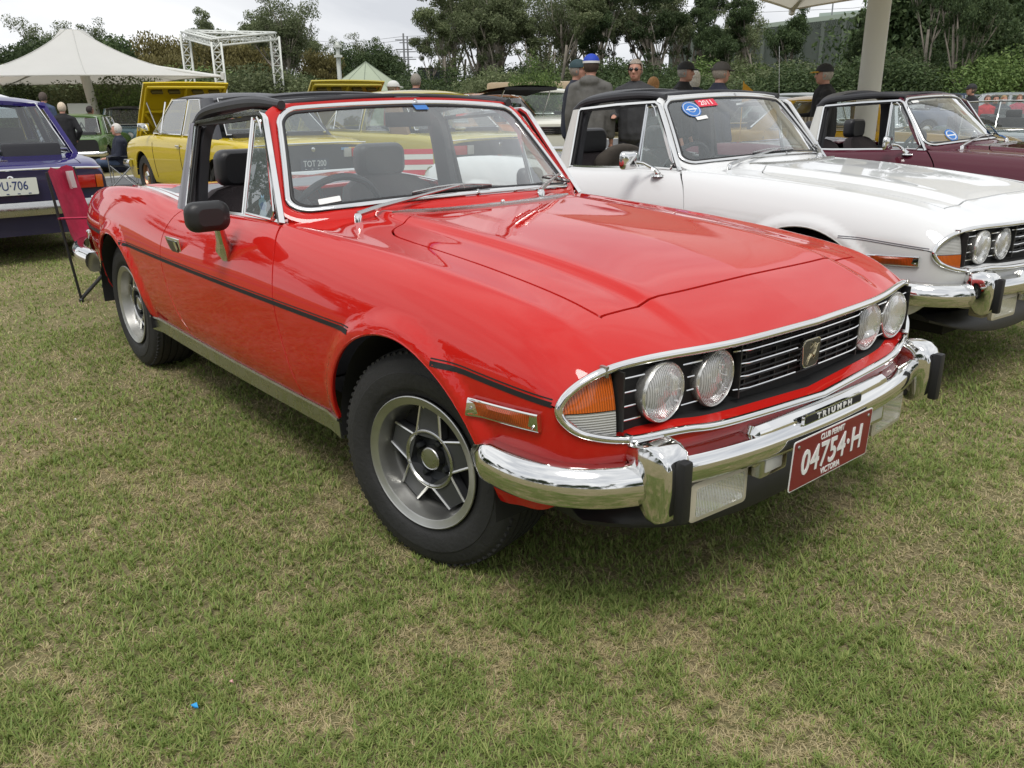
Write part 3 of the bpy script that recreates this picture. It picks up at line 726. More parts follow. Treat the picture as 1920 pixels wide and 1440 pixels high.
    for t_ in (0, 1):
        p = ws(0, .016 if t_ == 0 else .984); m_ = MB(); m_.box(p + Vector((.006, 0, .004)), (.012, .010, .016), rot=Matrix.Rotation(R(-38), 3, 'Y')); m_.build('surround_clip', STEEL, root)
    # ---- scuttle vent strip
    P_ = [Vector((-.497 - .10 * (y / .40)**2 * .9, y, topZ(-.50, y) + .004)) for y in np.linspace(-.40, .40, 17)]
    P_ = [Vector((p.x, p.y, topZ(p.x, p.y) + .003)) for p in P_]
    sc_ = [(min(1, .15 + 4 * (1 - abs(y) / .40)), 1) for y in np.linspace(-.40, .40, 17)]
    sweep(P_, [(-.022, -.004), (-.022, .003), (.022, .003), (.022, -.004)], 'scuttle_vent', STEEL, root, scale=sc_)
    m_ = MB(); m_.lathe([(0, .008), (.006, .008), (.010, .005), (.011, 0)], 'z', c=P_[8] + Vector((0, 0, .003)), n=12); m_.build('washer_jet', CHROME, root)
    # ---- wipers (both pivot towards the left of the screen)
    for (py, bl0, bl1) in ((-.50, (-.60, -.37), (-.04, .28)), (.27, (.20, .34), (.62, .70))):
        x0 = -.585 - .10 * (py / .66)**2; base = Vector((x0 + .005, py, topZ(x0, py) + .006))
        piv = MB(); piv.lathe([(-.02, .014), (.012, .014), (.020, .010), (.022, 0)], 'z', c=base, n=14); w_ = piv.build('wiper', CHROME, root)
        def on(s_, t_, d=.018): return ws(s_, t_) + Vector((.62, 0, .78)) * d
        if py < 0: a = base + Vector((0, 0, .018)); e_ = on(-.12, .055, .026); b0, b1 = on(-.40, .030), on(.10, .035)
        else: a = base + Vector((0, 0, .018)); e_ = on(.86, .11, .026); b0, b1 = on(.62, .09), on(.97, .03)
        m_ = MB(); m_.tube([a, a.lerp(e_, .22) + Vector((0, 0, .004)), a.lerp(e_, .6) + Vector((0, 0, .002)), e_], [.010, .009, .0055, .004], 6); m_.build('wiper_arm', STEEL, w_)
        m_ = MB(); up_ = Vector((.0, 0, .006)); m_.tube([b0 + up_, b0.lerp(b1, .3) + up_ * 2.6, b0.lerp(b1, .5) + up_ * 3, b0.lerp(b1, .7) + up_ * 2.6, b1 + up_], .0035, 5)
        for f in (.12, .36, .64, .88): m_.bar(b0.lerp(b1, f) + up_ * 2, b0.lerp(b1, f) - up_ * .5, .003, 5)
        m_.build('wiper_bridge', STEEL, w_)
        m_ = MB(); m_.tube([b0.lerp(b1, f) - (b0.lerp(b1, f) - on(0, 0)) * 0 for f in (0, .25, .5, .75, 1)], [.004] * 5, 6); m_.build('wiper_blade', BLACKR, w_)
    # ---- door frames, quarterlights, B post covers
    for s in (-1, 1):
        A0, A1, B1, B0 = Vector((-.812, s * .688, .884)), Vector((-1.060, s * .598, 1.226)), Vector((-1.668, s * .606, 1.190)), Vector((-1.660, s * .688, .862))
        P_ = [A0, A0.lerp(A1, .5), A1.lerp(A0, .04), A1 + Vector((-.02, 0, .001)), A1.lerp(B1, .5) + Vector((0, 0, .006)), B1 + Vector((.012, 0, 0)), B1.lerp(B0, .04), B1.lerp(B0, .5), B0]
        pf = [(-.010, -.006), (-.010, .006), (.010, .006), (.010, -.006)]
        c_ = Vector((-1.3, s * .55, 1.05)); fr = sweep(P_, pf, 'window_frame', CHROME, root, outward=[Vector((0, s, .2))] * len(P_), cap=True)
        P2 = [p + (c_ - p).normalized() * .017 for p in P_]
        sweep(P2, [(-.006, -.006), (-.006, .006), (.004, .006), (.004, -.006)], 'window_seal', BLACKR, fr, outward=[Vector((0, s, .2))] * len(P_))
        q0, q1 = Vector((-1.120, s * .684, .886)), Vector((-1.142, s * .601, 1.213))
        m_ = MB(); m_.bar(q0, q1, .0075, 6); m_.build('divider_bar', CHROME, fr)
        m_ = MB(); m_.bar(q0 + Vector((.016, 0, 0)), q1 + Vector((.010, 0, -.01)), .005, 6); m_.tube([q0 + Vector((.02, 0, .006)), A0 + Vector((-.07, 0, .006)), A0 + Vector((-.045, 0, .035)), A1 + Vector((.018, s * .003, -.02)), q1 + Vector((.012, 0, -.012))], .0055, 6); m_.build('quarterlight_frame', CHROME, fr)
        m_ = MB(); m_.add([q0 + Vector((.016, 0, .01)), A0 + Vector((-.05, 0, .01)), A1 + Vector((.02, 0, -.025)), q1 + Vector((.012, 0, -.012))], [(0, 1, 2, 3)]); m_.build('quarterlight', glass_mat('hazed_glass', (.80, .86, .84), dirt_haze=.24, dcol=(.42, .50, .50)), fr, smooth=False)  # pale haze painted into this pane by its diffuse share
        m_ = MB(); m_.tube([A1 + Vector((-.045, s * .004, -.012)), A1 + Vector((-.02, s * .008, -.03)), A1 + Vector((-.004, s * .008, -.075))], .006, 6); m_.build('quarterlight_catch', CHROME, fr)
        # waist rail
        xs = np.linspace(-1.665, -.82, 16); P_ = [Vector((x, s * .672, topZ(x, .672) + .006)) for x in xs]
        sweep(P_, [(-.012, -.006), (-.012, .004), (.012, .004), (.014, -.006)], 'waist_rail', CHROME, root)
        # B post cover
        c0 = [Vector((-1.674, s * .606, 1.190)), Vector((-1.672, s * .692, .856)), Vector((-1.768, s * .694, .851)), Vector((-1.731, s * .608, 1.184))]
        V = []; F = []
        def quadstrip(t0):
            return None
        nseg = 8
        for i in range(nseg + 1):
            f = i / nseg; a = c0[0].lerp(c0[1], f); d = c0[3].lerp(c0[2], f)
            for k in range(7):
                g = k / 6; p = a.lerp(d, g); p.y += s * .012 * math.sin(math.pi * g)**.6; V.append(p)
            for k in range(7):
                g = 1 - k / 6; p = a.lerp(d, g); p.y -= s * .05; V.append(p)
        m_ = MB(); kk = 14
        for i in range(nseg):
            for k in range(kk): F.append((i * kk + k, i * kk + (k + 1) % kk, (i + 1) * kk + (k + 1) % kk, (i + 1) * kk + k))
        F += [tuple(range(kk)), tuple(range(nseg * kk, (nseg + 1) * kk))]
        m_.add(V, F); m_.build('post_cover', POSTM, root, auto=40)
        m_ = MB(); m_.box((-1.72, s * .688, .848), (.12, .03, .010)); m_.build('post_foot', CHROME, root, bevel=.003)
        m_ = MB(); m_.tube([(-1.665, s * .600, 1.176), (-1.655, s * .68, .87)], .006, 6); m_.build('post_seal', BLACKR, root)
    # ---- roll hoop with the centre bar
    hp = [(-1.70, -.635, .84), (-1.70, -.610, 1.0), (-1.695, -.575, 1.15), (-1.69, -.52, 1.220), (-1.685, -.40, 1.258), (-1.68, -.2, 1.280), (-1.68, 0, 1.286)]
    hp = hp + [(x, -y, z) for x, y, z in hp[-2::-1]]; hp = [Vector(p) for p in crom(hp, 5)]
    pf = [(.017, .05), (.022, .02), (.022, -.03), (.017, -.06), (-.017, -.06), (-.022, -.03), (-.022, .02), (-.017, .05)]
    sweep(hp, pf, 'roll_hoop', VINYL, root, outward=[Vector((0, p.y * .6, p.z - .95)) for p in hp], up=(1, 0, 0))
    # padded roof bows between the posts and the header
    for s in (-1, 1):
        bw = crom([(-1.74, s * .585, 1.180), (-1.66, s * .565, 1.228), (-1.45, s * .535, 1.255), (-1.25, s * .525, 1.264), (-1.08, s * .52, 1.254)], 6)
        m_ = MB(); m_.tube([Vector(p) for p in bw], [.016 + .009 * math.sin(math.pi * i / (len(bw) - 1)) for i in range(len(bw))], 10); m_.build('roof_bow', VINYL, root)
    m_ = MB(); tb = [Vector(p) for p in crom([(-1.68, 0, 1.270), (-1.45, 0, 1.278), (-1.20, 0, 1.274), (-1.05, 0, 1.262)], 5)]
    sweep(tb, [(-.055, -.018), (-.06, 0), (-.045, .016), (.045, .016), (.06, 0), (.055, -.018)], 'centre_bar', VINYL, root)
    rows_ = []
    for i in range(5):
        x = -1.10 - .10 * i; rows_.append([Vector((x - .05 * (y / .52)**2, y, 1.252 + .030 * (1 - (y / .54)**2) + .006 * math.sin(math.pi * i / 4))) for y in np.linspace(-.52, .52, 21)])
    m_ = MB(); m_.grid(rows_); m_.grid([[p - Vector((0, 0, .02)) for p in r_] for r_ in rows_])
    for r_ in (rows_[0], rows_[-1]): m_.tube(r_, .012, 6)
    m_.build('roof_pad', VINYL, root, auto=60)
    # ---- trim of the hood cover
    for s in (-1, 1):
        for k, (yo, w_) in enumerate(((.0, .011), (.034, .009))):
            P_ = [Vector((x, s * (y - yo), topZ(x, y - yo) + .005)) for x, y in ((-2.60, .600), (-2.45, .628), (-2.25, .640), (-2.05, .650), (-1.90, .655), (-1.80, .660))]
            sweep([Vector(p) for p in crom(P_, 4)], [(-w_, -.006), (-w_, .004), (w_, .004), (w_, -.006)], 'hood_trim', CHROME, root)
    # ---- interior
    b = MB(); b.box((-1.40, 0, .345), (1.35, 1.42, .02)); b.box((-2.02, 0, .55), (.04, 1.30, .42)); b.build('floor', CARPET, root, smooth=False)
    for s in (-1, 1):
        b = MB(); b.box((-1.25, s * .662, .60), (.86, .03, .50)); b.build('door_lining', VINYL, root, bevel=.008)
        b = MB(); b.box((-1.85, s * .62, .60), (.34, .05, .48)); b.build('quarter_lining', VINYL, root, bevel=.008)
    dash = [(-.70, .895), (-.82, .905), (-.93, .895), (-.96, .86), (-.95, .70), (-.90, .60), (-.70, .60)]
    b = MB(); V = [(x - .10 * abs(y / .62)**2 * (1 if x > -.9 else .2), y, z - .01 * (y / .62)**2) for y in np.linspace(-.62, .62, 9) for x, z in dash]
    F = [(i * 7 + j, i * 7 + (j + 1) % 7, (i + 1) * 7 + (j + 1) % 7, (i + 1) * 7 + j) for i in range(8) for j in range(7)] + [tuple(range(7)), tuple(range(56, 63))]
    b.add(V, F); b.build('dashboard', VINYL, root, bevel=0)
    for ys in (-.345, .345):
        seat = MB(); seat.box((-1.50, ys, .50), (.50, .50, .16)); st = seat.build('seat', SEATM, root, bevel=.04)
        V = []; F = []; rings = [(-1.66, .50, .25, .07), (-1.72, .66, .27, .065), (-1.78, .80, .265, .055), (-1.82, .875, .23, .045), (-1.835, .91, .17, .03), (-1.84, .925, .10, .015)]
        mm = MB(); P_ = []
        for cx, z, hwid, dp in rings:
            row = []
            for i in range(20):
                t = 2 * math.pi * i / 20; c_, s_ = math.cos(t), math.sin(t)
                row.append(Vector((cx + dp * math.copysign(abs(c_)**.6, c_) + (.03 * abs(s_)**3 if c_ > 0 else 0), ys + hwid * math.copysign(abs(s_)**.6, s_), z)))
            P_.append(row + [row[0]])
        mm.grid(P_); mm.add(P_[-1][:-1], [tuple(range(20))]); mm.build('backrest', SEATM, st, auto=60)
        hd = MB(); prof = rrect(.26, .155, .045, 6); V = []
        for k, (dx, sc) in enumerate(((-.045, .78), (-.038, .93), (-.02, 1), (.02, 1), (.040, .94), (.050, .80))):
            V.append([Vector((-1.865 + dx + .02 * (p[1] / .15) * 0, ys + p[0] * sc, .995 + p[1] * sc)) for p in prof])
        P_ = [r + [r[0]] for r in V]; hd.grid(P_); hd.add(V[0], [tuple(range(len(prof)))]); hd.add(V[-1], [tuple(range(len(prof)))]); hd.build('headrest', VINYL, st, auto=60)
    b = MB(); b.box((-1.97, 0, .58), (.12, 1.10, .40)); b.box((-1.88, 0, .46), (.26, 1.10, .14)); b.build('rear_seat', VINYL, root, bevel=.03)
    # steering wheel
    M = Matrix.Translation((-1.08, -.345, .825)) @ Matrix.Rotation(R(-66), 4, 'Y')
    sw = MB(); sw.tube([M @ Vector((.195 * math.cos(t), .195 * math.sin(t), 0)) for t in np.linspace(0, 2 * math.pi, 36, endpoint=False)], .0135, 8, closed=True); so_ = sw.build('steering_wheel', VINYL, root)
    sw = MB()
    for a in (0, 120, 240): sw.bar(M @ Vector((0, 0, -.02)), M @ Vector((.19 * math.cos(R(a + 90)), .19 * math.sin(R(a + 90)), 0)), .012, 6, r2=.008)
    sw.lathe([(-.04, .05), (0, .05), (.01, .04), (.012, 0)], 'z', n=20); sw.V = sw.V  # hub
    sw2 = MB(); sw2.bar(M @ Vector((0, 0, -.35)), M @ Vector((0, 0, .0)), .03, 10); sw2.bar(M @ Vector((0, 0, -.02)), M @ Vector((0, 0, .012)), .05, 16)
    sw2.build('steering_column', MATTE, root)
    sw = MB()
    for a in (0, 120, 240): sw.bar(M @ Vector((0, 0, -.01)), M @ Vector((.19 * math.cos(R(a + 90)), .19 * math.sin(R(a + 90)), 0)), .012, 6, r2=.008)
    sw.build('wheel_spokes', MATTE, so_)
    b = MB(); b.box((-1.10, 0.02, 1.195), (.025, .20, .055)); b.bar((-1.08, .02, 1.21), (-1.05, 0.01, 1.25), .006); b.build('interior_mirror', MATTE, root, bevel=.006)
    # ---- grille
    tr = crom(TRIM, 8)
    loopP = [Vector(p) for p in tr] + [Vector((p[0], -p[1], p[2])) for p in tr[::-1][1:-1]]
    cen = [Vector((p.x, p.y * .86, .632)) for p in loopP]
    pf = [(.0095 * math.cos(t), .0105 * math.sin(t)) for t in np.linspace(0, 2 * math.pi, 12, endpoint=False)]
    sweep(loopP, pf, 'grille_surround', CHROME, root, closed=True, outward=[p - c for p, c in zip(loopP, cen)])
    for p in (tr[24], tr[64]):
        for s in (-1, 1):
            b = MB(); b.box((p[0], s * p[1], p[2]), (.020, .008, .024)); b.build('surround_joint', STEEL, root)
    inner = []; 
    for p in loopP:
        y = p.y * .985; f = min(1, max(0, (.645 - p.z) / .06)) if p.z < .645 else 0; zt = p.z - .010 if p.z > .645 else p.z + .006
        zt = p.z + (.632 - p.z) * .10 if p.z > .632 else p.z + .012 * f
        inner.append(Vector((min(p.x - .022, grille_x(y) - .01 if abs(y) < .64 else p.x - .022), y, zt)) if p.z > .632 else Vector((p.x - .042, y, p.z + .010 * f)))
    n = len(loopP); top_f, bot_f = [], []
    V = loopP + inner
    for i in range(n):
        f = (i, (i + 1) % n, n + (i + 1) % n, n + i); (top_f if loopP[i].z > .632 else bot_f).append(f)
    b = MB(); b.add(V, bot_f); b.build('grille_ledge', PAINT, root, auto=60)
    b = MB(); b.add(V, top_f); b.build('grille_hood', MATTE, root, auto=60)
    lo_ = [p for p in inner if p.z < .632 and abs(p.y) < .645]; lo_.sort(key=lambda p: p.y); b = MB(); b.add(lo_ + [Vector((grille_x(p.y) - .02, p.y, p.z + .004)) for p in lo_], [(i, i + 1, len(lo_) + i + 1, len(lo_) + i) for i in range(len(lo_) - 1)]); b.build('grille_floor', MATTE, root)
    # back plate
    ys = np.linspace(-.640, .640, 29); V = []
    for y in ys:
        x = grille_x(y) - .012
        V += [(x, y, .555), (x, y, .72)]
    b = MB(); b.add(V, [(2 * i, 2 * i + 1, 2 * i + 3, 2 * i + 2) for i in range(28)]); gr = b.build('grille', MATTE, root)
    def zrange(y):
        up = np.interp(abs(y), tr[:41, 1], tr[:41, 2]); lo = np.interp(abs(y), tr[50:, 1][::-1], tr[50:, 2][::-1]); return lo, up
    # bright bars, broken by the lamps
    zs = [.600, .632, .664, .696]
    LAMPS = [(.350, .643, .700), (.523, .645, .690)]
    for z in zs:
        spans = []; cur = []
        for y in np.arange(-.646, .647, .0076):
            lo, up = zrange(y); ok = lo + .022 < z < up - .012 and abs(y) < .640
            for ly, lz, lx in LAMPS:
                if math.hypot(abs(y) - ly, z - lz) < .074: ok = False
            if abs(y) < .052 and abs(z - .642) < .045: ok = False
            if ok: cur.append(y)
            else:
                if len(cur) > 2: spans.append(cur)
                cur = []
        if len(cur) > 2: spans.append(cur)
        for sp in spans:
            f = lambda y: grille_x(y) + .008 + (.012 if abs(y) < .25 else .012 * max(0, (.29 - abs(y)) / .04))
            ysub = sp[::3] + [sp[-1]]
            b = MB(); b.tube([(f(y), y, z) for y in ysub], .0022, 5); b.build('grille_bar', CHROME, gr)
    # dark lattice in the centre
    SL = mat('grille_slat', (.012, .012, .012), rough=.5)
    for z in np.arange(.588, .712, .0155):
        b = MB()
        b.tube([(grille_x(y) + .004, y, z) for y in np.linspace(-.265, .265, 13)], .0028, 4); b.build('grille_slat', SL, gr)
    for y in np.arange(-.24, .25, .06):
        b = MB(); b.box((grille_x(y) - .002, y, .65), (.012, .004, .13)); b.build('grille_upright', SL, gr)
    for s in (-1, 1):
        for y0, y1 in ((.27, .275), (.636, .644)):
            b = MB(); b.box((grille_x(y0), s * (y0 + y1) / 2, .645), (.03, .005, .135)); b.build('grille_upright', SL, gr)
    # badge: dark shield plate with a leaping, antlered outline
    bx = .727
    b = MB(); bd = rrect(.078, .076, .016, 4); bd = [(p[0] * (1 + .10 * (p[1] / .038)), p[1]) for p in bd]
    Mb = Matrix.Translation((bx - .006, 0, .643)) @ Matrix(((0, 0, 1, 0), (1, 0, 0, 0), (0, 1, 0, 0), (0, 0, 0, 1))) 
    b.prism(bd, .010, Mb); bo = b.build('badge', CHROME, root, bevel=.002)
    b = MB(); b.prism([(p[0] * .92, p[1] * .92) for p in bd], .0015, Matrix.Translation((.0095, 0, 0)) @ Mb); b.build('badge_face', mat('badge_black', (.03, .03, .032), rough=.25, coat=.5), bo)
    b = MB(); b.box((bx - .03, 0, .643), (.05, .05, .05)); b.build('badge_stalk', CHROME, bo)
    sx = bx + .0065
    def bp_(u, v): return (sx, u * .001, .643 + v * .001)
    b = MB()
    for pts, r0, r1 in (([(-22, -28), (-12, -12), (-2, -4)], .0013, .003), ([(-2, -4), (6, 0), (12, 6)], .006, .004), ([(12, 6), (15, 14), (20, 20)], .004, .0022), ([(20, 20), (28, 22)], .0026, .001),
                        ([(16, 22), (8, 26), (-2, 22), (-12, 14)], .0011, .0008), ([(8, 26), (4, 31)], .0009, .0007), ([(-2, 22), (-7, 27)], .0009, .0007), ([(-8, 17), (-14, 20)], .0009, .0007), ([(2, 24), (-1, 17)], .0009, .0007), ([(10, -2), (12, -10), (6, -16)], .0025, .001)):
        b.tube([bp_(*p) for p in pts], list(np.linspace(r0, r1, len(pts))), 6)
    b.build('leaping_deer', GOLD, bo)
    # ---- headlamps
    for s in (-1, 1):
        for ly, lz, lx in LAMPS:
            rot = Matrix.Rotation(s * R(-1), 3, 'Z')
            b = MB(); b.lathe([(-.05, .052), (-.030, .0655), (-.014, .0705), (-.006, .0705), (-.001, .0675), (-.006, .0640)], 'x', c=(lx, s * ly, lz), n=44, rot=rot); h = b.build('headlight', mat('lamp_rim', (.72, .71, .68), rough=.22, metal=.8), root)
            b = MB(); b.lathe([(-.008, .0655), (-.022, .057), (-.036, .039), (-.044, .018), (-.044, 0)], 'x', c=(lx, s * ly, lz), n=36, rot=rot); b.build('reflector', FLUTE, h)
            b = MB(); b.lathe([(-.005, .0655), (.002, .059), (.009, .043), (.0125, .024), (.014, 0.0)], 'x', c=(lx, s * ly, lz), n=40, rot=rot); b.build('lens', FGLASS, h)
            b = MB(); b.lathe([(-.042, .008), (-.026, .008), (-.022, .006), (-.020, 0)], 'x', c=(lx, s * ly, lz), n=12, rot=rot); b.build('bulb', STEEL, h)
    # ---- turn signals filling the ends
    for s in (-1, 1):
        for nm, z0, z1, m_s in (('upper', .627, 1, UPLENS), ('lower', 0, .625, LOLENS)):
            P_ = []
            for y in np.linspace(.648, .752, 16):
                lo, up = zrange(y); lo += .006; up -= .006
                a, c_ = max(lo, z0), min(up, z1)
                if c_ < a: c_ = a = min(max(.626, lo), up)
                xf = np.interp(y, tr[:41, 1], tr[:41, 0]); xl = np.interp(y, tr[50:, 1][::-1], tr[50:, 0][::-1])
                row = []
                for k in range(7):
                    z = a + (c_ - a) * k / 6; w = (z - lo) / max(1e-4, up - lo); x = xl + (xf - xl) * w; row.append(Vector((x - .010 + .006 * math.sin(math.pi * w), s * y, z)))
                P_.append(row)
            b = MB(); b.grid(P_)
            rim_ = P_[0]; b.add([*rim_, *[v - Vector((.03, 0, 0)) for v in rim_]], [(i, i + 1, 8 + i, 7 + i) for i in range(6)])
            b.build('turn_signal', m_s, root, auto=60)
        b = MB(); b.lathe([(0, .006), (.004, .005), (.005, 0)], 'x', c=(.652, s * .650, .585), n=10); b.build('lens_screw', STEEL, root)
    # ---- side marker lamps
    for s in (-1, 1):
        P_ = []; xs = np.linspace(.330, .548, 12)
        for nm, h_, d0, d1, xs_, m_s in (('side_marker', .0215, -.004, .010, xs, CHROME), ('marker_lens', .0165, .0, .016, np.linspace(.336, .542, 12), AMBERD)):
            V = []; F = []
            for i, x in enumerate(xs_):
                zc_ = .583 + .012 * (x - .33) / .21; k = math.sin(math.pi * i / 11)
                if nm == 'side_marker': k = 1
                ring_ = [(h_, d0), (h_, d1 * .8), (h_ * .55, d1 * (.6 + .6 * k)), (-h_ * .55, d1 * (.6 + .45 * k)), (-h_, d1 * .8), (-h_, d0)]
                if nm == 'side_marker': ring_ = [(h_, d0), (h_, d1), (h_ - .003, d1 + .002), (-h_ + .003, d1 + .002), (-h_, d1), (-h_, d0)]
                V += [at_side(x, zc_ + dz, dd, s) for dz, dd in ring_]
            F = [(i * 6 + j, i * 6 + (j + 1), (i + 1) * 6 + j + 1, (i + 1) * 6 + j) for i in range(11) for j in range(5)] + [tuple(range(6)), tuple(range(66, 72))]
            b = MB(); b.add(V, F)
            if nm == 'side_marker': mk = b.build(nm, m_s, root)
            else: b.build(nm, m_s, mk)
        for x in (.343, .535):
            b = MB(); p = at_side(x, .583, .012, s); b.lathe([(-.003, .004), (.003, .0035), (.004, 0)], 'y', c=p, n=8); b.build('lens_screw', STEEL, mk)
        b = MB(); b.box((-3.17, s * (sideY(-3.17, .60) + .006), .60), (.09, .014, .045), rot=Matrix.Rotation(-s * R(-14), 3, 'Z')); rk = b.build('rear_marker', CHROME, root, bevel=.003)
        b = MB(); b.box((-3.17, s * (sideY(-3.17, .60) + .014), .60), (.075, .008, .032), rot=Matrix.Rotation(-s * R(-14), 3, 'Z')); b.build('marker_lens', REDL, rk)
    # ---- bumper
    BPL = [(.350, .800), (.42, .808), (.50, .806), (.575, .785), (.635, .745), (.685, .690), (.730, .600), (.765, .480), (.790, .350), (.804, .200), (.810, 0)]
    def bump(path_, name_, zc_, hh, dd, zlift=None):
        P_ = [Vector((p[0], p[1], zc_)) for p in path_]; k_ = len(P_)
        sc = [(min(1, .35 + 4 * i / k_), min(1, .45 + 4.5 * i / k_)) for i in range(k_)] if name_ == 'wing' else None
        pf_ = [(-dd, hh * .96), (-dd * .1, hh), (dd * .45, hh * .80), (dd * .85, hh * .35), (dd, -hh * .1), (dd * .85, -hh * .55), (dd * .4, -hh * .9), (-dd, -hh)]
        return P_, pf_, sc
    for s in (-1, 1):
        pth = crom(BPL[:7], 5); pth = [(p[0] - .012, (p[1] - .012)) for p in pth]
        P_, pf_, sc = bump(pth, 'wing', .462, .050, .036)
        for i, p in enumerate(P_): p.y *= s; p.z += .004 - .008 * i / len(P_)
        if s > 0: pf_ = [(-a, b_) for a, b_ in pf_]
        if s > 0: pf2 = pf_
        outw = []
        for i, p in enumerate(P_):
            t = (P_[min(i + 1, len(P_) - 1)] - P_[max(i - 1, 0)]).normalized(); o = Vector((t.y, -t.x, 0)); o = o if o.dot(Vector((.3, s, 0))) > 0 else -o; outw.append(o)
        pf_ = [(-.036, .048), (.0, .050), (.018, .042), (.031, .020), (.036, -.006), (.030, -.030), (.014, -.046), (-.036, -.050)]
        sw_ = sweep(P_, pf_, 'bumper_end', CHROME, root, outward=outw, scale=sc)
    pth = crom([(p[0], p[1]) for p in BPL[6:]] + [(.804, -.200), (.790, -.350), (.765, -.480), (.730, -.600)], 4)
    P_ = [Vector((p[0] - .012, p[1], .478)) for p in pth]; outw = []
    for i, p in enumerate(P_):
        t = (P_[min(i + 1, len(P_) - 1)] - P_[max(i - 1, 0)]).normalized(); o = Vector((t.y, -t.x, 0)); outw.append(o if o.x > 0 else -o)
    pf_ = [(-.03, .034), (.002, .036), (.018, .030), (.028, .014), (.031, -.006), (.027, -.024), (.014, -.036), (-.03, -.038)]
    bf = sweep(P_, pf_, 'bumper', CHROME, root, outward=outw)
    # raised centre section with chamfered ends
    ys = [-.315, -.300, -.262, -.255, .0, .255, .262, .300, .315]; sc = [.6, .98, 1.0, 1, 1, 1, 1.0, .98, .6]
    V = []; F = []
    for y, k in zip(ys, sc):
        x = .784 - .20 * y * y; z = .486; low = .058 if abs(y) > .20 else .034
        for a, b_ in [(-.03, .045), (.012, .047), (.026, .040), (.030, .030), (.034, -.01), (.030, -low * .8), (.020, -low), (-.03, -low)]: V.append((x + a * (1 if k == 1 or k > .9 else .7), y, z + b_ * k))
    F = [(i * 8 + j, i * 8 + (j + 1) % 8, (i + 1) * 8 + (j + 1) % 8, (i + 1) * 8 + j) for i in range(8) for j in range(8)] + [tuple(range(8)), tuple(range(64, 72))]
    b = MB(); b.add(V, F); b.build('bumper_centre', CHROME, root, auto=25)
    for s in (-1, 1):   # drop brackets beside the number plate
        b = MB(); b.box((.780, s * .240, .447), (.044, .110, .088)); b.build('plate_light', mat('satin_chrome', (.62, .62, .60), rough=.22, metal=1), root, bevel=.006)
        b = MB(); b.box((.784, s * .245, .440), (.042, .070, .050)); b.build('light_window', mat('satin_lens', (.50, .50, .48), rough=.25, coat=.4), root, bevel=.004)
    # badge strip with the maker's lettering
    b = MB(); b.prism(rrect(.270, .026, .005, 3), .008, Matrix.Translation((.812, -.02, .520)) @ Matrix(((0, 0, 1, 0), (1, 0, 0, 0), (0, 1, 0, 0), (0, 0, 0, 1)))); st = b.build('name_strip', CHROME, root)
    b = MB(); b.prism(rrect(.260, .018, .003, 3), .0095, Matrix.Translation((.812, -.02, .520)) @ Matrix(((0, 0, 1, 0), (1, 0, 0, 0), (0, 1, 0, 0), (0, 0, 0, 1)))); b.build('strip_face', MATTE, st)
    text_obj('lettering', 'TRIUMPH', Matrix.Translation((.8222, -.02, .5200)) @ Matrix(((0, 0, 1, 0), (1, 0, 0, 0), (0, 1, 0, 0), (0, 0, 0, 1))), .0205, WHITE, st, depth=.0008, bold=.0007, xs=1.32, spacing=1.62)
    # overriders
    for s in (-1, 1):
        b = MB(); y0 = .592; prof = [(.675, .578), (.700, .596), (.735, .604), (.765, .598), (.785, .580), (.796, .55), (.798, .49), (.794, .43), (.785, .405), (.765, .392), (.74, .395), (.72, .42), (.712, .45), (.70, .52), (.672, .555)]
        prof = [(p[0], .475 + (p[1] - .498) * .86) for p in prof]; V = []; n = len(prof); cxp, czp = .745, .478
        for yy, k in ((-.042, .88), (-.036, .97), (-.024, 1.0), (.024, 1.0), (.036, .97), (.042, .88)):
            for px, pz in prof: V.append((cxp + (px - cxp) * k, s * y0 + yy, czp + (pz - czp) * k))
        F = [(i * n + j, i * n + (j + 1) % n, (i + 1) * n + (j + 1) % n, (i + 1) * n + j) for i in range(5) for j in range(n)] + [tuple(range(n)), tuple(range(5 * n, 6 * n))]
        b.add(V, F); ov = b.build('overrider', CHROME, root, auto=50)
        b = MB(); b.box((.806, s * y0, .468), (.026, .030, .142)); b.build('rubber_buffer', BLACKR, ov, bevel=.007)
    # fog lamps
    for s in (-1, 1):
        Mf = Matrix.Translation((.758, s * .400, .388)) @ Matrix.Rotation(s * R(4), 4, 'Z') @ Matrix(((0, 0, 1, 0), (1, 0, 0, 0), (0, 1, 0, 0), (0, 0, 0, 1)))
        b = MB(); b.prism(rrect(.190, .094, .012, 3), -.058, Mf @ Matrix.Translation((0, 0, -.036))); fg = b.build('fog_lamp', mat('lamp_housing', (.42, .38, .30), rough=.4), root, bevel=.004)
        b = MB(); A_ = [Mf @ Vector((p[0], p[1], .006)) for p in rrect(.198, .098, .012, 3)]; B2_ = [Mf @ Vector((p[0], p[1], .010)) for p in rrect(.166, .072, .008, 3)]; n_ = len(A_); b.add(A_ + B2_ + [Mf @ Vector((p[0], p[1], -.01)) for p in rrect(.198, .098, .012, 3)], [(i, (i + 1) % n_, n_ + (i + 1) % n_, n_ + i) for i in range(n_)] + [(i, (i + 1) % n_, 2 * n_ + (i + 1) % n_, 2 * n_ + i) for i in range(n_)]); b.build('lamp_rim', mat('old_cream_plastic', (.50, .46, .36), rough=.35), fg)
        b = MB(); rw_ = [[Mf @ Vector((-.083 + .166 * i / 14, -.036 + .072 * j / 8, .0078 - .040 * (1 - (2 * i / 14 - 1)**4) * (1 - (2 * j / 8 - 1)**4)**.7)) for j in range(9)] for i in range(15)]
        b.grid(rw_); b.build('reflector', mat('fog_reflector', (.80, .79, .74), rough=.16, metal=1), fg, auto=None)
        b = MB(); b.prism(rrect(.168, .072, .008, 3), .010, Mf); b.build('lens', FGLASS, fg)
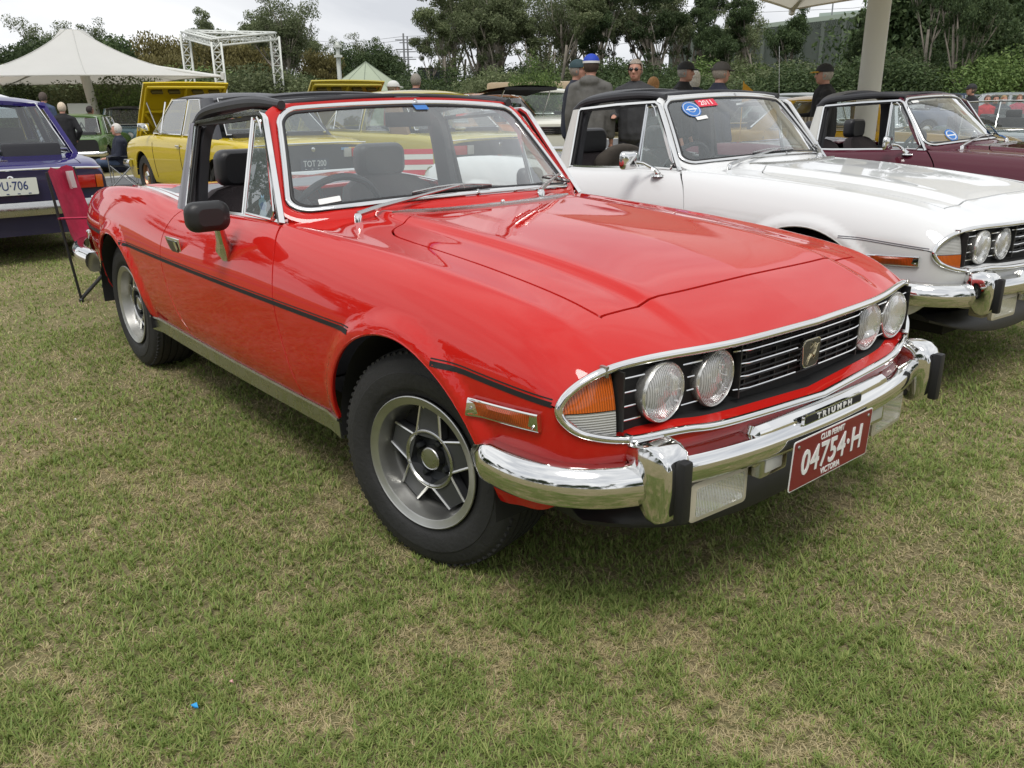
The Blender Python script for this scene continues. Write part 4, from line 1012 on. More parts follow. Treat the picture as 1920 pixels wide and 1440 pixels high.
        b = MB(); b.bar((.715, s * .40, .432), (.715, s * .40, .465), .010, 8); b.build('bracket', MATTE, fg)
    # chin spoiler and lower opening
    ys = np.linspace(-.66, .66, 23); V = []; 
    for y in ys:
        a = abs(y) / .66; x = .655 - .10 * a**3; zt = .352; zb = .225 + .10 * a**2.2
        V += [(x - .02, y, zt), (x + .004, y, (zt + zb) / 2), (x + .022, y, zb + .01), (x + .020, y, zb), (x - .06, y, zb + .004), (x - .10, y, zt)]
    F = [(i * 6 + j, i * 6 + (j + 1) % 6, (i + 1) * 6 + (j + 1) % 6, (i + 1) * 6 + j) for i in range(22) for j in range(6)] + [tuple(range(6)), tuple(range(132, 138))]
    b = MB(); b.add(V, F); b.build('chin_spoiler', BLACKP, root, auto=50)
    # rear bumper ends
    for s in (-1, 1):
        P_ = [Vector(p) for p in crom([(-2.80, s * .800, .505), (-3.05, s * .795, .505), (-3.30, s * .735, .500), (-3.47, s * .64, .500), (-3.56, s * .45, .500), (-3.585, s * .2, .5), (-3.59, 0, .5)], 4)]; outw = []
        for i, p in enumerate(P_):
            t = (P_[min(i + 1, len(P_) - 1)] - P_[max(i - 1, 0)]).normalized(); o = Vector((t.y, -t.x, 0)); outw.append(o if o.dot(Vector((-.6, s, 0))) > 0 else -o)
        sweep(P_, [(-.03, .048), (.0, .050), (.020, .042), (.034, .014), (.036, -.010), (.028, -.038), (.012, -.050), (-.03, -.050)], 'rear_bumper', CHROME, root, outward=outw)
    # ---- door handles
    for s in (-1, 1):
        c = at_side(-1.555, .735, .002, s); Mh = Matrix.Translation(c) @ Matrix.Rotation(s * R(-12) , 4, 'X') @ Matrix(((1, 0, 0, 0), (0, 0, s, 0), (0, 1, 0, 0), (0, 0, 0, 1)))
        shape = [(1.18 * a_, 1.08 * b_) for a_, b_ in [(-.062, .032), (.062, .032), (.062, .014), (.054, -.014), (.034, -.034), (0, -.041), (-.034, -.034), (-.054, -.014), (-.062, .014)]]
        b = MB(); b.prism(shape, .007, Mh); hd_ = b.build('door_handle', CHROME, root, bevel=.002)
        b = MB(); b.prism([(p[0] * .72, p[1] * .70 - .001) for p in shape], .0095, Mh); b.build('handle_recess', mat('recess_dark', (.035, .035, .036), rough=.3), hd_)
        b = MB(); b.prism([(-.010 + .030, .024), (.046, .024), (.046, -.004), (.028, -.016)], .012, Mh); b.build('handle_lever', CHROME, hd_)
    # ---- wheels
    for x, y, st_ in ((0, -.628, .23), (0, .628, .23), (-WB, -.608, 0), (-WB, .608, 0)): place_wheel(root, wheel, x, y, st_)
    return root
def add_stripes(root, lines):
    zf = lambda x: .663 - .020 * max(0, (x - .30)) / .30 * .9
    for s in (-1, 1):
        for xs in (np.linspace(-3.40, -2.68, 14), np.linspace(-2.35, -.145, 46), np.linspace(.17, .578, 16)):
            xs2 = [x for x in xs if math.hypot(x - ARCHF[0], .663 - ARCHF[1]) > RF + .010 and math.hypot(x - ARCHR[0], .663 - ARCHR[1]) > RR + .010]
            for dz, h, m in lines: side_strip('stripe', xs2, lambda x: zf(x) + dz, h, .0014, m, root, s)
MXY = Matrix(((0, 0, 1, 0), (1, 0, 0, 0), (0, 1, 0, 0), (0, 0, 0, 1)))   # local xy -> world yz, facing +x
UPLENS, LOLENS, POSTM = AMBER, WHITEL, mat('post_grey', (.34, .33, .36), rough=.3, metal=.8)

def number_plate(root, main, top=None, bottom=None, base=PLATEM, ink=WHITE, tilt=0):
    Mp = Matrix.Translation((.832, -.028, .4175)) @ Matrix.Rotation(R(2), 4, 'Y') @ MXY
    b = MB(); b.prism(rrect(.372, .134, .008, 3), -.002, Mp); pl = b.build('number_plate', ink, root, smooth=False)
    b = MB(); b.prism(rrect(.366, .128, .006, 3), .0008, Mp); b.build('plate_face', base, pl, smooth=False)
    text_obj('plate_number', main, Mp @ Matrix.Translation((0, -.004, .0012)), .094, ink, pl, depth=.0012, bold=.0016, xs=.84, spacing=1.06)
    if top: text_obj('plate_text', top, Mp @ Matrix.Translation((-.012, .0495, .0012)), .022, ink, pl, depth=.0004, bold=.0006, xs=.85)
    if bottom: text_obj('plate_text', bottom, Mp @ Matrix.Translation((0, -.0505, .0012)), .024, ink, pl, depth=.0004, bold=.0006, xs=.85)
    for y in (-.165, .165):
        b = MB(); b.lathe([(0, .005), (.003, .004), (.0035, 0)], 'z', c=(0, 0, 0), n=8); bb = MB(); bb.add([Mp @ Vector((v[0] + y, v[1] + .050, v[2])) for v in b.V], b.F); bb.build('plate_screw', STEEL, pl)
def black_mirror(root, s=-1, ox=0):
    prof = rrect(.148, .100, .036, 6); b = MB(); rows = []
    for dx, k in ((.030, .55), (.026, .74), (.018, .90), (.006, .985), (-.010, 1.0), (-.022, .97)):
        rows.append([Vector((ox - 1.0 + dx, s * .858 + p[0] * k, .905 + p[1] * k)) for p in prof])
    b.grid([r + [r[0]] for r in rows]); b.add(rows[0], [tuple(range(len(prof)))]); b.add(rows[-1], [tuple(range(len(prof)))])
    m = b.build('door_mirror', BLACKP, root, auto=60)
    b = MB(); b.prism(rrect(.130, .084, .03, 5), .001, Matrix.Translation((ox - 1.0235, s * .858, .905)) @ MXY); b.build('mirror_glass', CHROME, m)
    f0 = at_side(ox - 1.055, .775, .004, s); sec = [(.020, .008), (.012, .012)]
    b = MB(); b.tube([Vector((ox - 1.01, s * .822, .862)), f0.lerp(Vector((ox - 1.01, s * .822, .862)), .5) + Vector((0, s * .004, 0)), f0 + Vector((0, s * .008, .01)), f0 + Vector((0, s * .002, -.03))], [.016, .020, .032, .016], 10); b.build('mirror_arm', CHROME, m)
def chrome_mirror(root, s=-1, x=-1.02):
    prof = rrect(.135, .095, .028, 6); b = MB(); rows = []
    for dx, k in ((.022, .45), (.018, .70), (.011, .90), (.003, .99), (-.010, 1.0)):
        rows.append([Vector((x + dx, s * .852 + p[0] * k, .935 + p[1] * k)) for p in prof])
    b.grid([r + [r[0]] for r in rows]); b.add(rows[0], [tuple(range(len(prof)))]); b.add(rows[-1], [tuple(range(len(prof)))]); m = b.build('door_mirror', CHROME, root, auto=60)
    f0 = Vector((x + .10, s * .735, topZ(x + .10, .735)))
    b = MB(); b.tube([Vector((x + .02, s * .82, .925)), Vector((x + .045, s * .795, .92)), f0 + Vector((-.03, 0, .035)), f0 + Vector((0, 0, .008))], [.011, .008, .011, .016], 8)
    b.lathe([(0, .040), (.008, .034), (.012, .015), (.012, 0)], 'z', c=f0, n=16); b.build('mirror_arm', CHROME, m)
# ================================================================== places
YAW = 0.86787353
def ang(u): return math.pi / 2 + YAW - math.atan((u - 960) / 1659.0)
def zg(x, y):
    """height of the field: it falls gently away to the far left"""
    dx, dy = x - CP[0], y - CP[1]; d = math.hypot(dx, dy); a = math.degrees(math.atan2(dy, dx)) % 360
    sm = lambda q: min(1, max(0, q))**2 * (3 - 2 * min(1, max(0, q)))
    w = sm((a - 150) / 14) * (1 - sm((a - 215) / 25)); return -w * .28 * sm((d - 9) / 11)
def at(u, d, z=0):
    a = ang(u); x, y = CP[0] + d * math.cos(a), CP[1] + d * math.sin(a); return Vector((x, y, z + zg(x, y)))
CAMR = Matrix.Rotation(0, 3, 'X')
def zray(u, v, d):
    """height of what shows in column u, row v of the photograph at horizontal distance d"""
    r_ = cam.rotation_euler.to_matrix() @ Vector(((u - 960) / 1572, -(v - 720) / 1572, -1)); return CP[2] + r_.z / math.hypot(r_.x, r_.y) * d

# ------------------------------------------------------------------ ordinary background cars
def saloon(name, label, P, loc, rz, paint_m, group=None, roof_m=None, wheel_parts=None, bonnet_open=False, boot_open=False, open_top=False, rim='hub'):
    root = empty(name, label, 'car', loc, rz, group)
    Lf, Lr, w, zb, zh, zt, zr = P['front'], P['rear'], P['w'], P['belt'], P['hood'], P['boot'], P['roof']
    wf, wr, r = P['wf'], P['wr'], P.get('r', .30); sill = P.get('sill', .24); ab, at_, ct, cb = P['ab'], P['at'], P['ct'], P['cb']
    bulge = P.get('bulge', .03)
    def row(x, zc, ww, zs): # centre -> sill
        h = zs - sill
        return [(x, 0, zc), (x, ww * .5, zc - .004), (x, ww * .80, zc - .02 * (zc > zs) + 0), (x, ww * .93, zs - .01), (x, ww * .985, zs - .06), (x, ww, zs - .30 * h), (x, ww * .995, zs - .55 * h), (x, ww * .96, sill + .08 * h), (x, ww * .93, sill)]
    nz = P.get('nose', .05); tz = P.get('tail', .03)
    C = [row(Lf, zh - .10 - nz, w * .90, zb - .14 - nz), row(Lf - .04, zh - .045 - nz, w * .94, zb - .10 - nz), row(Lf - .25, zh - .02 - nz * .5, w * .975, zb - .06 - nz * .4), row(Lf - .7, zh - .005, w, zb - .03), row(ab + .25, zh + .01, w, zb - .01), row(ab, zh + .02, w, zb), row((ab + cb) / 2, zb, w, zb),
         row(cb + .05, zb, w, zb), row(cb - .15, zt + .02, w * .995, zb - .005), row((cb - Lr) / 2 - .1, zt + .01, w * .985, zb - .02), row(-Lr + .25, zt, w * .965, zb - .03), row(-Lr + .05, zt - .01 - tz * .4, w * .94, zb - .045 - tz * .5), row(-Lr, zt - .03 - tz, w * .92, zb - .07 - tz)]
    pt = Patch(C[::-1], ref=(0, 0, .4))
    ra = r + .055
    loops = []
    for cx in (wf, -wr): loops.append(pt.inv(dens([(cx - ra, -.2)] + [(cx + ra * math.cos(t), r + ra * math.sin(t)) for t in np.linspace(math.pi, 0, 22)] + [(cx + ra, -.2)], .08), [0, 2]))
    ck = [(ab + .0, -.3), (ab, w * .78), (cb, w * .78), (cb, -.3)]
    q = dens(ck, .1); neg = np.minimum(q[:, 1], 0); q[:, 1] = np.maximum(q[:, 1], 0); lk = pt.inv(q, [0, 1]); lk[:, 1] = np.where(neg < 0, .3 * neg, lk[:, 1]); loops.append(lk)
    bon = [(Lf - .10, -.3), (Lf - .10, w * .74), (ab + .16, w * .78), (ab + .16, -.3)] if bonnet_open else [(ab + .14, -.3), (ab + .14, w * .78), (Lf - .14, w * .76), (Lf - .14, -.3)]
    boo = [(cb - .16, -.3), (cb - .16, w * .74), (-Lr + .10, w * .72), (-Lr + .10, -.3)]
    for b_ in (bon, boo):
        for o_ in (.004, -.004):
            q = dens(offs(b_, o_), .1); neg = np.minimum(q[:, 1], 0); q[:, 1] = np.maximum(q[:, 1], 0); l2 = pt.inv(q, [0, 1]); l2[:, 1] = np.where(neg < 0, .3 * neg, l2[:, 1]); loops.append(l2)
    def cl(m):
        o = np.full(len(m[0]), 'body', dtype=object); o[m[3]] = ''; o[m[4]] = '' if bonnet_open else 'bonnet'; o[m[5]] = ''; o[m[6]] = '' if boot_open else 'boot_lid'; o[m[0] | m[1] | m[2]] = ''; return o
    res = cut(pt, 46, 20, loops, cl, flange=.02)
    for k in res: pobj(k, [res[k], mirror(res[k])], paint_m, root)
    for xe, v in ((0, 'tail_panel'), (1, 'front_panel')):
        ed = [Vector(pt.ev(xe, t)[0]) for t in np.linspace(0, 1, 16)]; lp_ = ed + [Vector((p.x, -p.y, p.z)) for p in ed[::-1]]
        b = MB(); b.add(lp_, [tuple(range(len(lp_)))]); b.build(v, P.get(v, paint_m), root, smooth=False)
    b = MB(); b.box(((Lf - Lr) / 2, 0, sill + .04), (Lf + Lr - .3, w * 1.35, .10)); b.box((ab - .2, 0, .5), (.5, w * 1.5, .5)); b.box(((wf + ab) / 2 + .2, 0, .42), (abs(wf - ab) * .8, w * 1.1, .3)); b.build('underbody', MATTE, root, smooth=False)
    for cx in (wf, -wr):
        for s in (-1, 1):
            V = []; n = 13
            for i in range(n):
                a = math.pi * i / (n - 1)
                for yy in (w * .62, w * .965): V.append((cx + ra * math.cos(a), s * yy, r + ra * math.sin(a)))
            b = MB(); b.add(V, [(2 * i, 2 * i + 1, 2 * i + 3, 2 * i + 2) for i in range(n - 1)] + [tuple(range(0, 2 * n, 2))]); b.build('wheel_housing', MATTE, root)
            ty = MB(); ty.lathe([(-.08, r * .62), (-.085, r * .9), (-.06, r), (.06, r), (.085, r * .9), (.08, r * .62), (.06, r * .60)], 'y', n=28); M = Matrix.Translation((cx, s * (w - .115), r)) @ Matrix.Rotation(0 if s > 0 else math.pi, 4, 'Z')
            t = ty.build('wheel', RUBBER, root); t.matrix_basis = M
            rm = MB(); rm.lathe([(.062, r * .62), (.058, r * .54), (.03, r * .5), (.04, r * .3), (.055, r * .22), (.06, 0)], 'y', n=22); rm.build('rim', P.get('rim', STEEL), t)
            hb = MB(); hb.lathe([(.058, r * .24), (.075, r * .20), (.078, 0)], 'y', n=16); hb.build('hub_cap', CHROME, t)
    b = MB(); b.box(((ab + cb) / 2, 0, sill + .12), (ab - cb, w * 1.5, .05)); b.build('floor', CARPET, root, smooth=False)
    for sx in ((ab + cb) / 2 + .15, cb + .25):
        for s in (-1, 1):
            b = MB(); b.box((sx, s * w * .42, .50), (.45, w * .6, .16)); b.box((sx - .28, s * w * .42, .72), (.13, w * .6, .46)); 
            if sx > cb + .3: b.box((sx - .31, s * w * .42, 1.0), (.09, w * .30, .13))
            b.build('seat', VINYL, root, bevel=.03)
    b = MB(); b.box((ab - .12, 0, zb - .03), (.25, w * 1.5, .12)); b.build('dashboard', VINYL, root, bevel=.02)
    rm_ = roof_m or paint_m; wt = P.get('wt', w * .76)
    if not open_top:
        nx, ny = 15, 13; rows = []
        for i in range(nx):
            f = i / (nx - 1); x = at_ + (ct - at_) * f + .04 * (1 - 2 * f); rr = []
            for j in range(ny):
                g = -1 + 2 * j / (ny - 1); e = max(abs(2 * f - 1), 0)
                z = zr - .055 * abs(g)**2.6 - .045 * e**4 ; rr.append(Vector((x + .05 * (1 - g * g) * (1 if f < .5 else -1) * e, g * wt * (1 - .03 * e**2), z)))
            rows.append(rr)
        b = MB(); b.grid(rows); b.grid([[p - Vector((0, 0, .035)) for p in r_] for r_ in rows])
        per = [r_[0] for r_ in rows] + rows[-1][1:] + [r_[-1] for r_ in rows[::-1]][1:] + rows[0][::-1][1:-1]
        k = len(per); b.add(per + [p - Vector((0, 0, .035)) for p in per], [(i, (i + 1) % k, k + (i + 1) % k, k + i) for i in range(k)])
        b.build('roof', rm_, root, auto=60)
        zt_ = zr - .085; wb = w * .93; xb = P.get('bx', (at_ + ct) / 2 + .05)
        def pillar(nm, xb0, xt0, wid_b, wid_t, m_):
            for s in (-1, 1):
                Q = []
                for (x, y, z, wd) in ((xb0, wb, zb - .03, wid_b), (xt0, wt * .985, zt_ + .02, wid_t)):
                    Q += [Vector((x - wd / 2, s * y, z)), Vector((x + wd / 2, s * y, z)), Vector((x + wd / 2, s * (y - .05), z)), Vector((x - wd / 2, s * (y - .05), z))]
                b = MB(); b.add(Q, [(0, 1, 2, 3), (4, 5, 6, 7), (0, 1, 5, 4), (1, 2, 6, 5), (2, 3, 7, 6), (3, 0, 4, 7)]); b.build(nm, m_, root, bevel=.006)
        pillar('front_pillar', ab - .03, at_ + .01, .07, .05, paint_m); pillar('middle_pillar', xb, xb, .06, .06, paint_m)
        pillar('rear_pillar', cb + P.get('cw', .16), ct + P.get('ctw', .12), P.get('cw', .16) * 2, P.get('ctw', .12) * 2, P.get('cpillar', rm_))
        def pane(nm, pts, m_=GLASS, fr=CHROME):
            b = MB(); b.add(pts, [tuple(range(len(pts)))]); o = b.build(nm, m_, root, smooth=False)
            b = MB(); b.tube(pts, .010, 5, closed=True); b.build('window_trim', fr, o)
        y0, y1 = wb - .02, wt * .975 - .02; gl = P.get('glass', GLASS)
        pane('windscreen', [Vector((ab + .02, -wb * .92, zb + .02)), Vector((ab + .05, 0, zb + .02)), Vector((ab + .02, wb * .92, zb + .02)), Vector((at_ + .03, wt * .90, zt_ + .01)), Vector((at_ + .05, 0, zt_ + .03)), Vector((at_ + .03, -wt * .90, zt_ + .01))], gl)
        pane('rear_window', [Vector((cb, -wb * .86, zb + .03)), Vector((cb - .05, 0, zb + .03)), Vector((cb, wb * .86, zb + .03)), Vector((ct - .03, wt * .84, zt_ + .01)), Vector((ct - .05, 0, zt_ + .02)), Vector((ct - .03, -wt * .84, zt_ + .01))], P.get('rear_glass', gl))
        cw = P.get('cw', .16) * 2; cwt = P.get('ctw', .12) * 2
        for s in (-1, 1):
            pane('side_window', [Vector((ab - .08, s * wb, zb + .01)), Vector((at_ - .03, s * wt, zt_)), Vector((xb + .04, s * wt, zt_)), Vector((xb + .04, s * wb, zb + .01))], gl)
            pane('side_window', [Vector((xb - .04, s * wb, zb + .01)), Vector((xb - .04, s * wt, zt_)), Vector((ct + cwt - .02, s * wt, zt_)), Vector((cb + cw, s * wb, zb + .01))], gl)
            b = MB(); b.bar((ab - .36, s * wb, zb), (ab - .36, s * (wb + (wt - wb) * .85), zt_ - .02), .010, 6); b.build('quarterlight_bar', CHROME, root)
    else:
        gl = GLASS; wb = w * .9
        pts = [Vector((ab + .05, -wb * .8, zb)), Vector((ab + .10, 0, zb + .02)), Vector((ab + .05, wb * .8, zb)), Vector((ab - .22, wb * .72, zb + .38)), Vector((ab - .18, 0, zb + .40)), Vector((ab - .22, -wb * .72, zb + .38))]
        b = MB(); b.add(pts, [tuple(range(6))]); o = b.build('windscreen', GLASS, root, smooth=False); b = MB(); b.tube(pts, .014, 6, closed=True); b.build('window_trim', CHROME, o)
    # bright work
    for xe, nm, zz in ((Lf + .06, 'front_bumper', P.get('fb', .46)), (-Lr - .06, 'rear_bumper', P.get('rb', .46))):
        sg = 1 if xe > 0 else -1; pth = [(xe - sg * .42, -w * 1.0, zz), (xe - sg * .14, -w * .99, zz), (xe - sg * .02, -w * .90, zz), (xe, -w * .5, zz), (xe + sg * .01, 0, zz), (xe, w * .5, zz), (xe - sg * .02, w * .90, zz), (xe - sg * .14, w * .99, zz), (xe - sg * .42, w * 1.0, zz)]
        outw = [Vector((sg * .1, -1, 0)), Vector((sg * .5, -1, 0)), Vector((sg, -.6, 0))] + [Vector((sg, 0, 0))] * 3 + [Vector((sg, .6, 0)), Vector((sg * .5, 1, 0)), Vector((sg * .1, 1, 0))]
        h = P.get('bh', .05); sweep(pth, [(-.02, h), (.01, h), (.03, h * .3), (.03, -h * .4), (.01, -h), (-.02, -h)], nm, P.get('bumper', CHROME), root, outward=outw)
    for s in (-1, 1):
        for yy in P.get('lamps', (.40, .60)):
            b = MB(); b.lathe([(-.03, .07), (.012, .082), (.018, .078), (.014, .07)], 'x', c=(Lf + .005, s * yy * w / .8, zh - .22 - nz * .4), n=20); h_ = b.build('headlight', CHROME, root)
            b = MB(); b.lathe([(.012, .072), (.022, .05), (.028, 0)], 'x', c=(Lf + .005, s * yy * w / .8, zh - .22 - nz * .4), n=20); b.build('lens', mat('lamp_glass_far', (.62, .64, .64), rough=.12, coat=.5), h_)
        b = MB(); b.box((.06 + (ab + cb) / 2, s * (w + .008), zb - .13), (.13, .02, .022)); b.build('door_handle', CHROME, root, bevel=.004)
        for xx in (ab - .10, P.get('bx', (at_ + ct) / 2 + .05), cb + .25):
            P_ = [Vector((xx, s * (pt.ev(*np.clip(pt.inv([(xx, z)], [0, 2])[0], 0, 1))[0][1] + .001), z)) for z in np.linspace(sill + .08, zb - .03, 7)]
            b = MB(); b.tube(P_, .004, 4); b.build('door_gap', MATTE, root)
    b = MB(); b.box((Lf + .004, 0, zh - .22 - nz * .4), (.02, w * .75, .13)); g_ = b.build('grille', MATTE, root, bevel=.004)
    for k in range(4):
        b = MB(); b.box((Lf + .018, 0, zh - .265 - nz * .4 + k * .03), (.01, w * .74, .006)); b.build('grille_bar', CHROME, g_)
    return root
def side_mirror(root, x, y, z):
    b = MB(); b.box((x, y, z + .09), (.035, .15, .10)); b.tube([(x + .01, y, z + .04), (x + .03, y * .95, z)], .010, 6); b.build('door_mirror', CHROME, root, bevel=.01)

# ------------------------------------------------------------------ people
def remesh(mb, vox, sm=4):
    me = bpy.data.meshes.new('tmp'); bm = bmesh.new(); vs = [bm.verts.new(v) for v in mb.V]
    for f in mb.F:
        try: bm.faces.new([vs[i] for i in f])
        except ValueError: pass
    bmesh.ops.recalc_face_normals(bm, faces=bm.faces); bm.to_mesh(me); bm.free()
    o = bpy.data.objects.new('tmp', me); COL.objects.link(o)
    r = o.modifiers.new('r', 'REMESH'); r.mode = 'VOXEL'; r.voxel_size = vox
    s = o.modifiers.new('s', 'SMOOTH'); s.iterations = sm; s.factor = .5
    ev = bpy.data.meshes.new_from_object(o.evaluated_get(bpy.context.evaluated_depsgraph_get())); bpy.data.objects.remove(o); bpy.data.meshes.remove(me)
    ev.polygons.foreach_set('use_smooth', [True] * len(ev.polygons)); return ev
def ell(mb, c, r, n=12, m=8):
    V = []; F = []
    for i in range(m + 1):
        ph = math.pi * i / m
        for j in range(n):
            t = 2 * math.pi * j / n; V.append((c[0] + r[0] * math.sin(ph) * math.cos(t), c[1] + r[1] * math.sin(ph) * math.sin(t), c[2] + r[2] * math.cos(ph)))
    for i in range(m):
        for j in range(n): F.append((i * n + j, i * n + (j + 1) % n, (i + 1) * n + (j + 1) % n, (i + 1) * n + j))
    mb.add(V, F)
def caps(mb, pts, rs):
    for (a, b), (r0, r1) in zip(zip(pts[:-1], pts[1:]), zip(rs[:-1], rs[1:])):
        mb.bar(a, b, r0, 10, r2=r1)
    for p, r in zip(pts, rs): ell(mb, p, (r, r, r), 10, 6)
def person(label, loc, rz, top, legs, hair=(.45, .43, .40), cap=None, band=None, glasses=False, pose='stand', scale=1.0, hood=False, skin=SKIN, brim=None, female=False, group=None, arms=None, hold=None, turn=0):
    root = empty('person', label, 'person', loc, rz, group); root.scale = (scale,) * 3
    sit = pose == 'sit'; hz = .48 if sit else .93       # hip height; figure faces +x
    lean = .06 if sit else 0.02; sw = .17 if female else .195
    H = Vector((0, 0, hz)); N = Vector((-lean * (1 if sit else -1), 0, hz + .53)); hd = N + Vector((.035, 0, .155))
    def legp(s):
        if sit: return [Vector((0, s * .10, .50)), Vector((.42, s * .13, .52)), Vector((.50, s * .14, .10)), Vector((.60, s * .14, .05))]
        return [Vector((0, s * .09, .92)), Vector((.02, s * .10, .50)), Vector((-.01, s * .11, .09)), Vector((.12, s * .12, .05))]
    def armp(s):
        sh = N + Vector((0, s * sw, -.075))
        k = (arms or {}).get(s)
        if k == 'fwd': return [sh, sh + Vector((.08, s * .06, -.27)), sh + Vector((.32, s * -.02, -.28)), sh + Vector((.38, s * -.03, -.28))]
        if k == 'hip': return [sh, sh + Vector((-.08, s * .12, -.26)), sh + Vector((.06, s * .02, -.42)), sh + Vector((.10, s * 0, -.45))]
        if sit: return [sh, sh + Vector((.04, s * .05, -.28)), sh + Vector((.26, s * -.04, -.33)), sh + Vector((.33, s * -.05, -.34))]
        return [sh, sh + Vector((.0, s * .05, -.29)), sh + Vector((.06, s * .05, -.53)), sh + Vector((.08, s * .05, -.60))]
    # body: one continuous skin surface
    b = MB(); ell(b, hd + Vector((0, 0, .01)), (.094, .076, .118), 16, 12); ell(b, hd + Vector((.03, 0, -.055)), (.058, .052, .058)); b.bar(N + Vector((-.01, 0, -.05)), hd + Vector((-.012, 0, -.03)), .056, 12)
    ell(b, hd + Vector((.098, 0, -.012)), (.020, .013, .020), 8, 6); b.bar(hd + Vector((.088, 0, .03)), hd + Vector((.105, 0, -.015)), .008, 6)
    for s in (-1, 1):
        ell(b, hd + Vector((-.005, s * .078, 0)), (.022, .012, .032), 8, 6)
        P_ = armp(s); caps(b, P_, [.045, .038, .028, .026]); caps(b, legp(s), [.075, .055, .042, .035])
        hnd = P_[-1]; d = (P_[-1] - P_[-2]).normalized(); ell(b, hnd + d * .045, (.030, .022, .045) if abs(d.z) > .5 else (.045, .030, .022), 8, 6)
        sd = Vector((0, 1, 0)) if abs(d.z) > .5 or True else Vector((0, 0, 1))
        for f in range(4): caps(b, [hnd + d * .07 + Vector((.014 * (f - 1.5), 0, 0)) if abs(d.z) > .5 else hnd + d * .07 + sd * .014 * (f - 1.5), (hnd + d * (.125 - .006 * abs(f - 1.5)) + Vector((.014 * (f - 1.5) + .01, 0, 0))) if abs(d.z) > .5 else hnd + d * (.12 - .006 * abs(f - 1.5)) + sd * .015 * (f - 1.5) - Vector((0, 0, .02))], [.0085, .007])
        caps(b, [hnd + d * .03 + sd * (-s) * .02 + Vector((.01, 0, 0)), hnd + d * .07 + sd * (-s) * .04 + Vector((.01, 0, 0))], [.010, .008])
    caps(b, [H, H.lerp(N, .5), N + Vector((0, 0, -.08))], [.12, .12, .11])
    me = remesh(b, .011, 2); me.materials.append(skin); link('body', me, root)
    # face: brow, eyes and mouth
    for s in (-1, 1):
        b = MB(); ell(b, hd + Vector((.082, s * .031, .022)), (.010, .014, .008), 8, 6); b.build('eye', mat('eye', (.05, .04, .035), rough=.3), root, auto=None)
        b = MB(); b.box(hd + Vector((.088, s * .032, .040)), (.008, .034, .007)); b.build('eyebrow', mat('brow', (.22, .19, .16), rough=.9), root, bevel=.002)
    b = MB(); b.box(hd + Vector((.088, 0, -.055)), (.008, .042, .007)); b.build('mouth', mat('lips', (.36, .12, .10), rough=.5), root, bevel=.002)
    if glasses:
        b = MB()
        for s in (-1, 1): ell(b, hd + Vector((.094, s * .033, .020)), (.008, .026, .019), 10, 6); b.bar(hd + Vector((.09, s * .06, .025)), hd + Vector((-.01, s * .082, .022)), .003, 5)
        b.bar(hd + Vector((.098, -.02, .026)), hd + Vector((.098, .02, .026)), .003, 5); b.build('sunglasses', mat('dark_lens', (.01, .01, .01), rough=.1), root, auto=None)
    # jacket
    b = MB(); caps(b, [H + Vector((0, 0, -.02)), H.lerp(N, .45), N + Vector((0, 0, -.10))], [.17, .165, .15])
    for s in (-1, 1):
        b.bar(H + Vector((0, s * .06, -.10)), N + Vector((0, s * .10, -.12)), .135, 12, r2=.115); ell(b, H + Vector((0, s * .06, -.06)), (.13, .13, .10))
        ell(b, N + Vector((-.01, s * .105, -.070)), (.10, .115, .070)); b.bar(N + Vector((0, s * .03, .0)), N + Vector((0, s * .19, -.07)), .062, 10, r2=.062); P_ = armp(s); caps(b, P_[:3], [.068, .060, .050])
    b.bar(N + Vector((0, 0, -.07)), N + Vector((.008, 0, .055)), .11, 14, r2=.074)
    if hood: ell(b, N + Vector((-.085, 0, .0)), (.075, .12, .07)); ell(b, N + Vector((-.08, 0, -.12)), (.06, .11, .13))
    me = remesh(b, .016, 4); me.materials.append(top); j = link('jacket', me, root)
    # trousers and shoes
    b = MB(); ell(b, H + Vector((0, 0, -.02)), (.145, .165, .12))
    for s in (-1, 1): P_ = legp(s); caps(b, P_[:3], [.105, .078, .062])
    me = remesh(b, .020, 3); me.materials.append(legs); link('trousers', me, root)
    for s in (-1, 1):
        P_ = legp(s); b = MB(); caps(b, [P_[2] + Vector((-.02, 0, -.035)), P_[3] + Vector((.03, 0, -.005))], [.048, .040]); me = remesh(b, .012, 2); me.materials.append(mat('shoe', (.03, .025, .02), rough=.5)); link('shoe', me, root)
    if hair is not None and not (cap and False):
        b = MB(); ell(b, hd + Vector((-.012, 0, .028)), (.106, .091, .116), 16, 12)
        if female: ell(b, hd + Vector((-.035, 0, -.03)), (.085, .095, .13), 14, 10)
        V = [v for v in b.V]
        # keep the face clear
        keep = lambda v: not (v[0] > hd.x + .050 and v[2] < hd.z + .070) and v[2] > hd.z - (.12 if female else .055)
        F = [f for f in b.F if all(keep(V[i]) for i in f)]; F = [f for f in F if cap is None or all(V[i][2] < hd.z + .060 for i in f)]; b.F = F; b.M = [0] * len(F)
        b.build('hair', mat('hair_%d%d%d' % tuple(int(c * 99) for c in hair), hair, rough=.8, noise_amt=.3, noise_scale=60), root, auto=None)
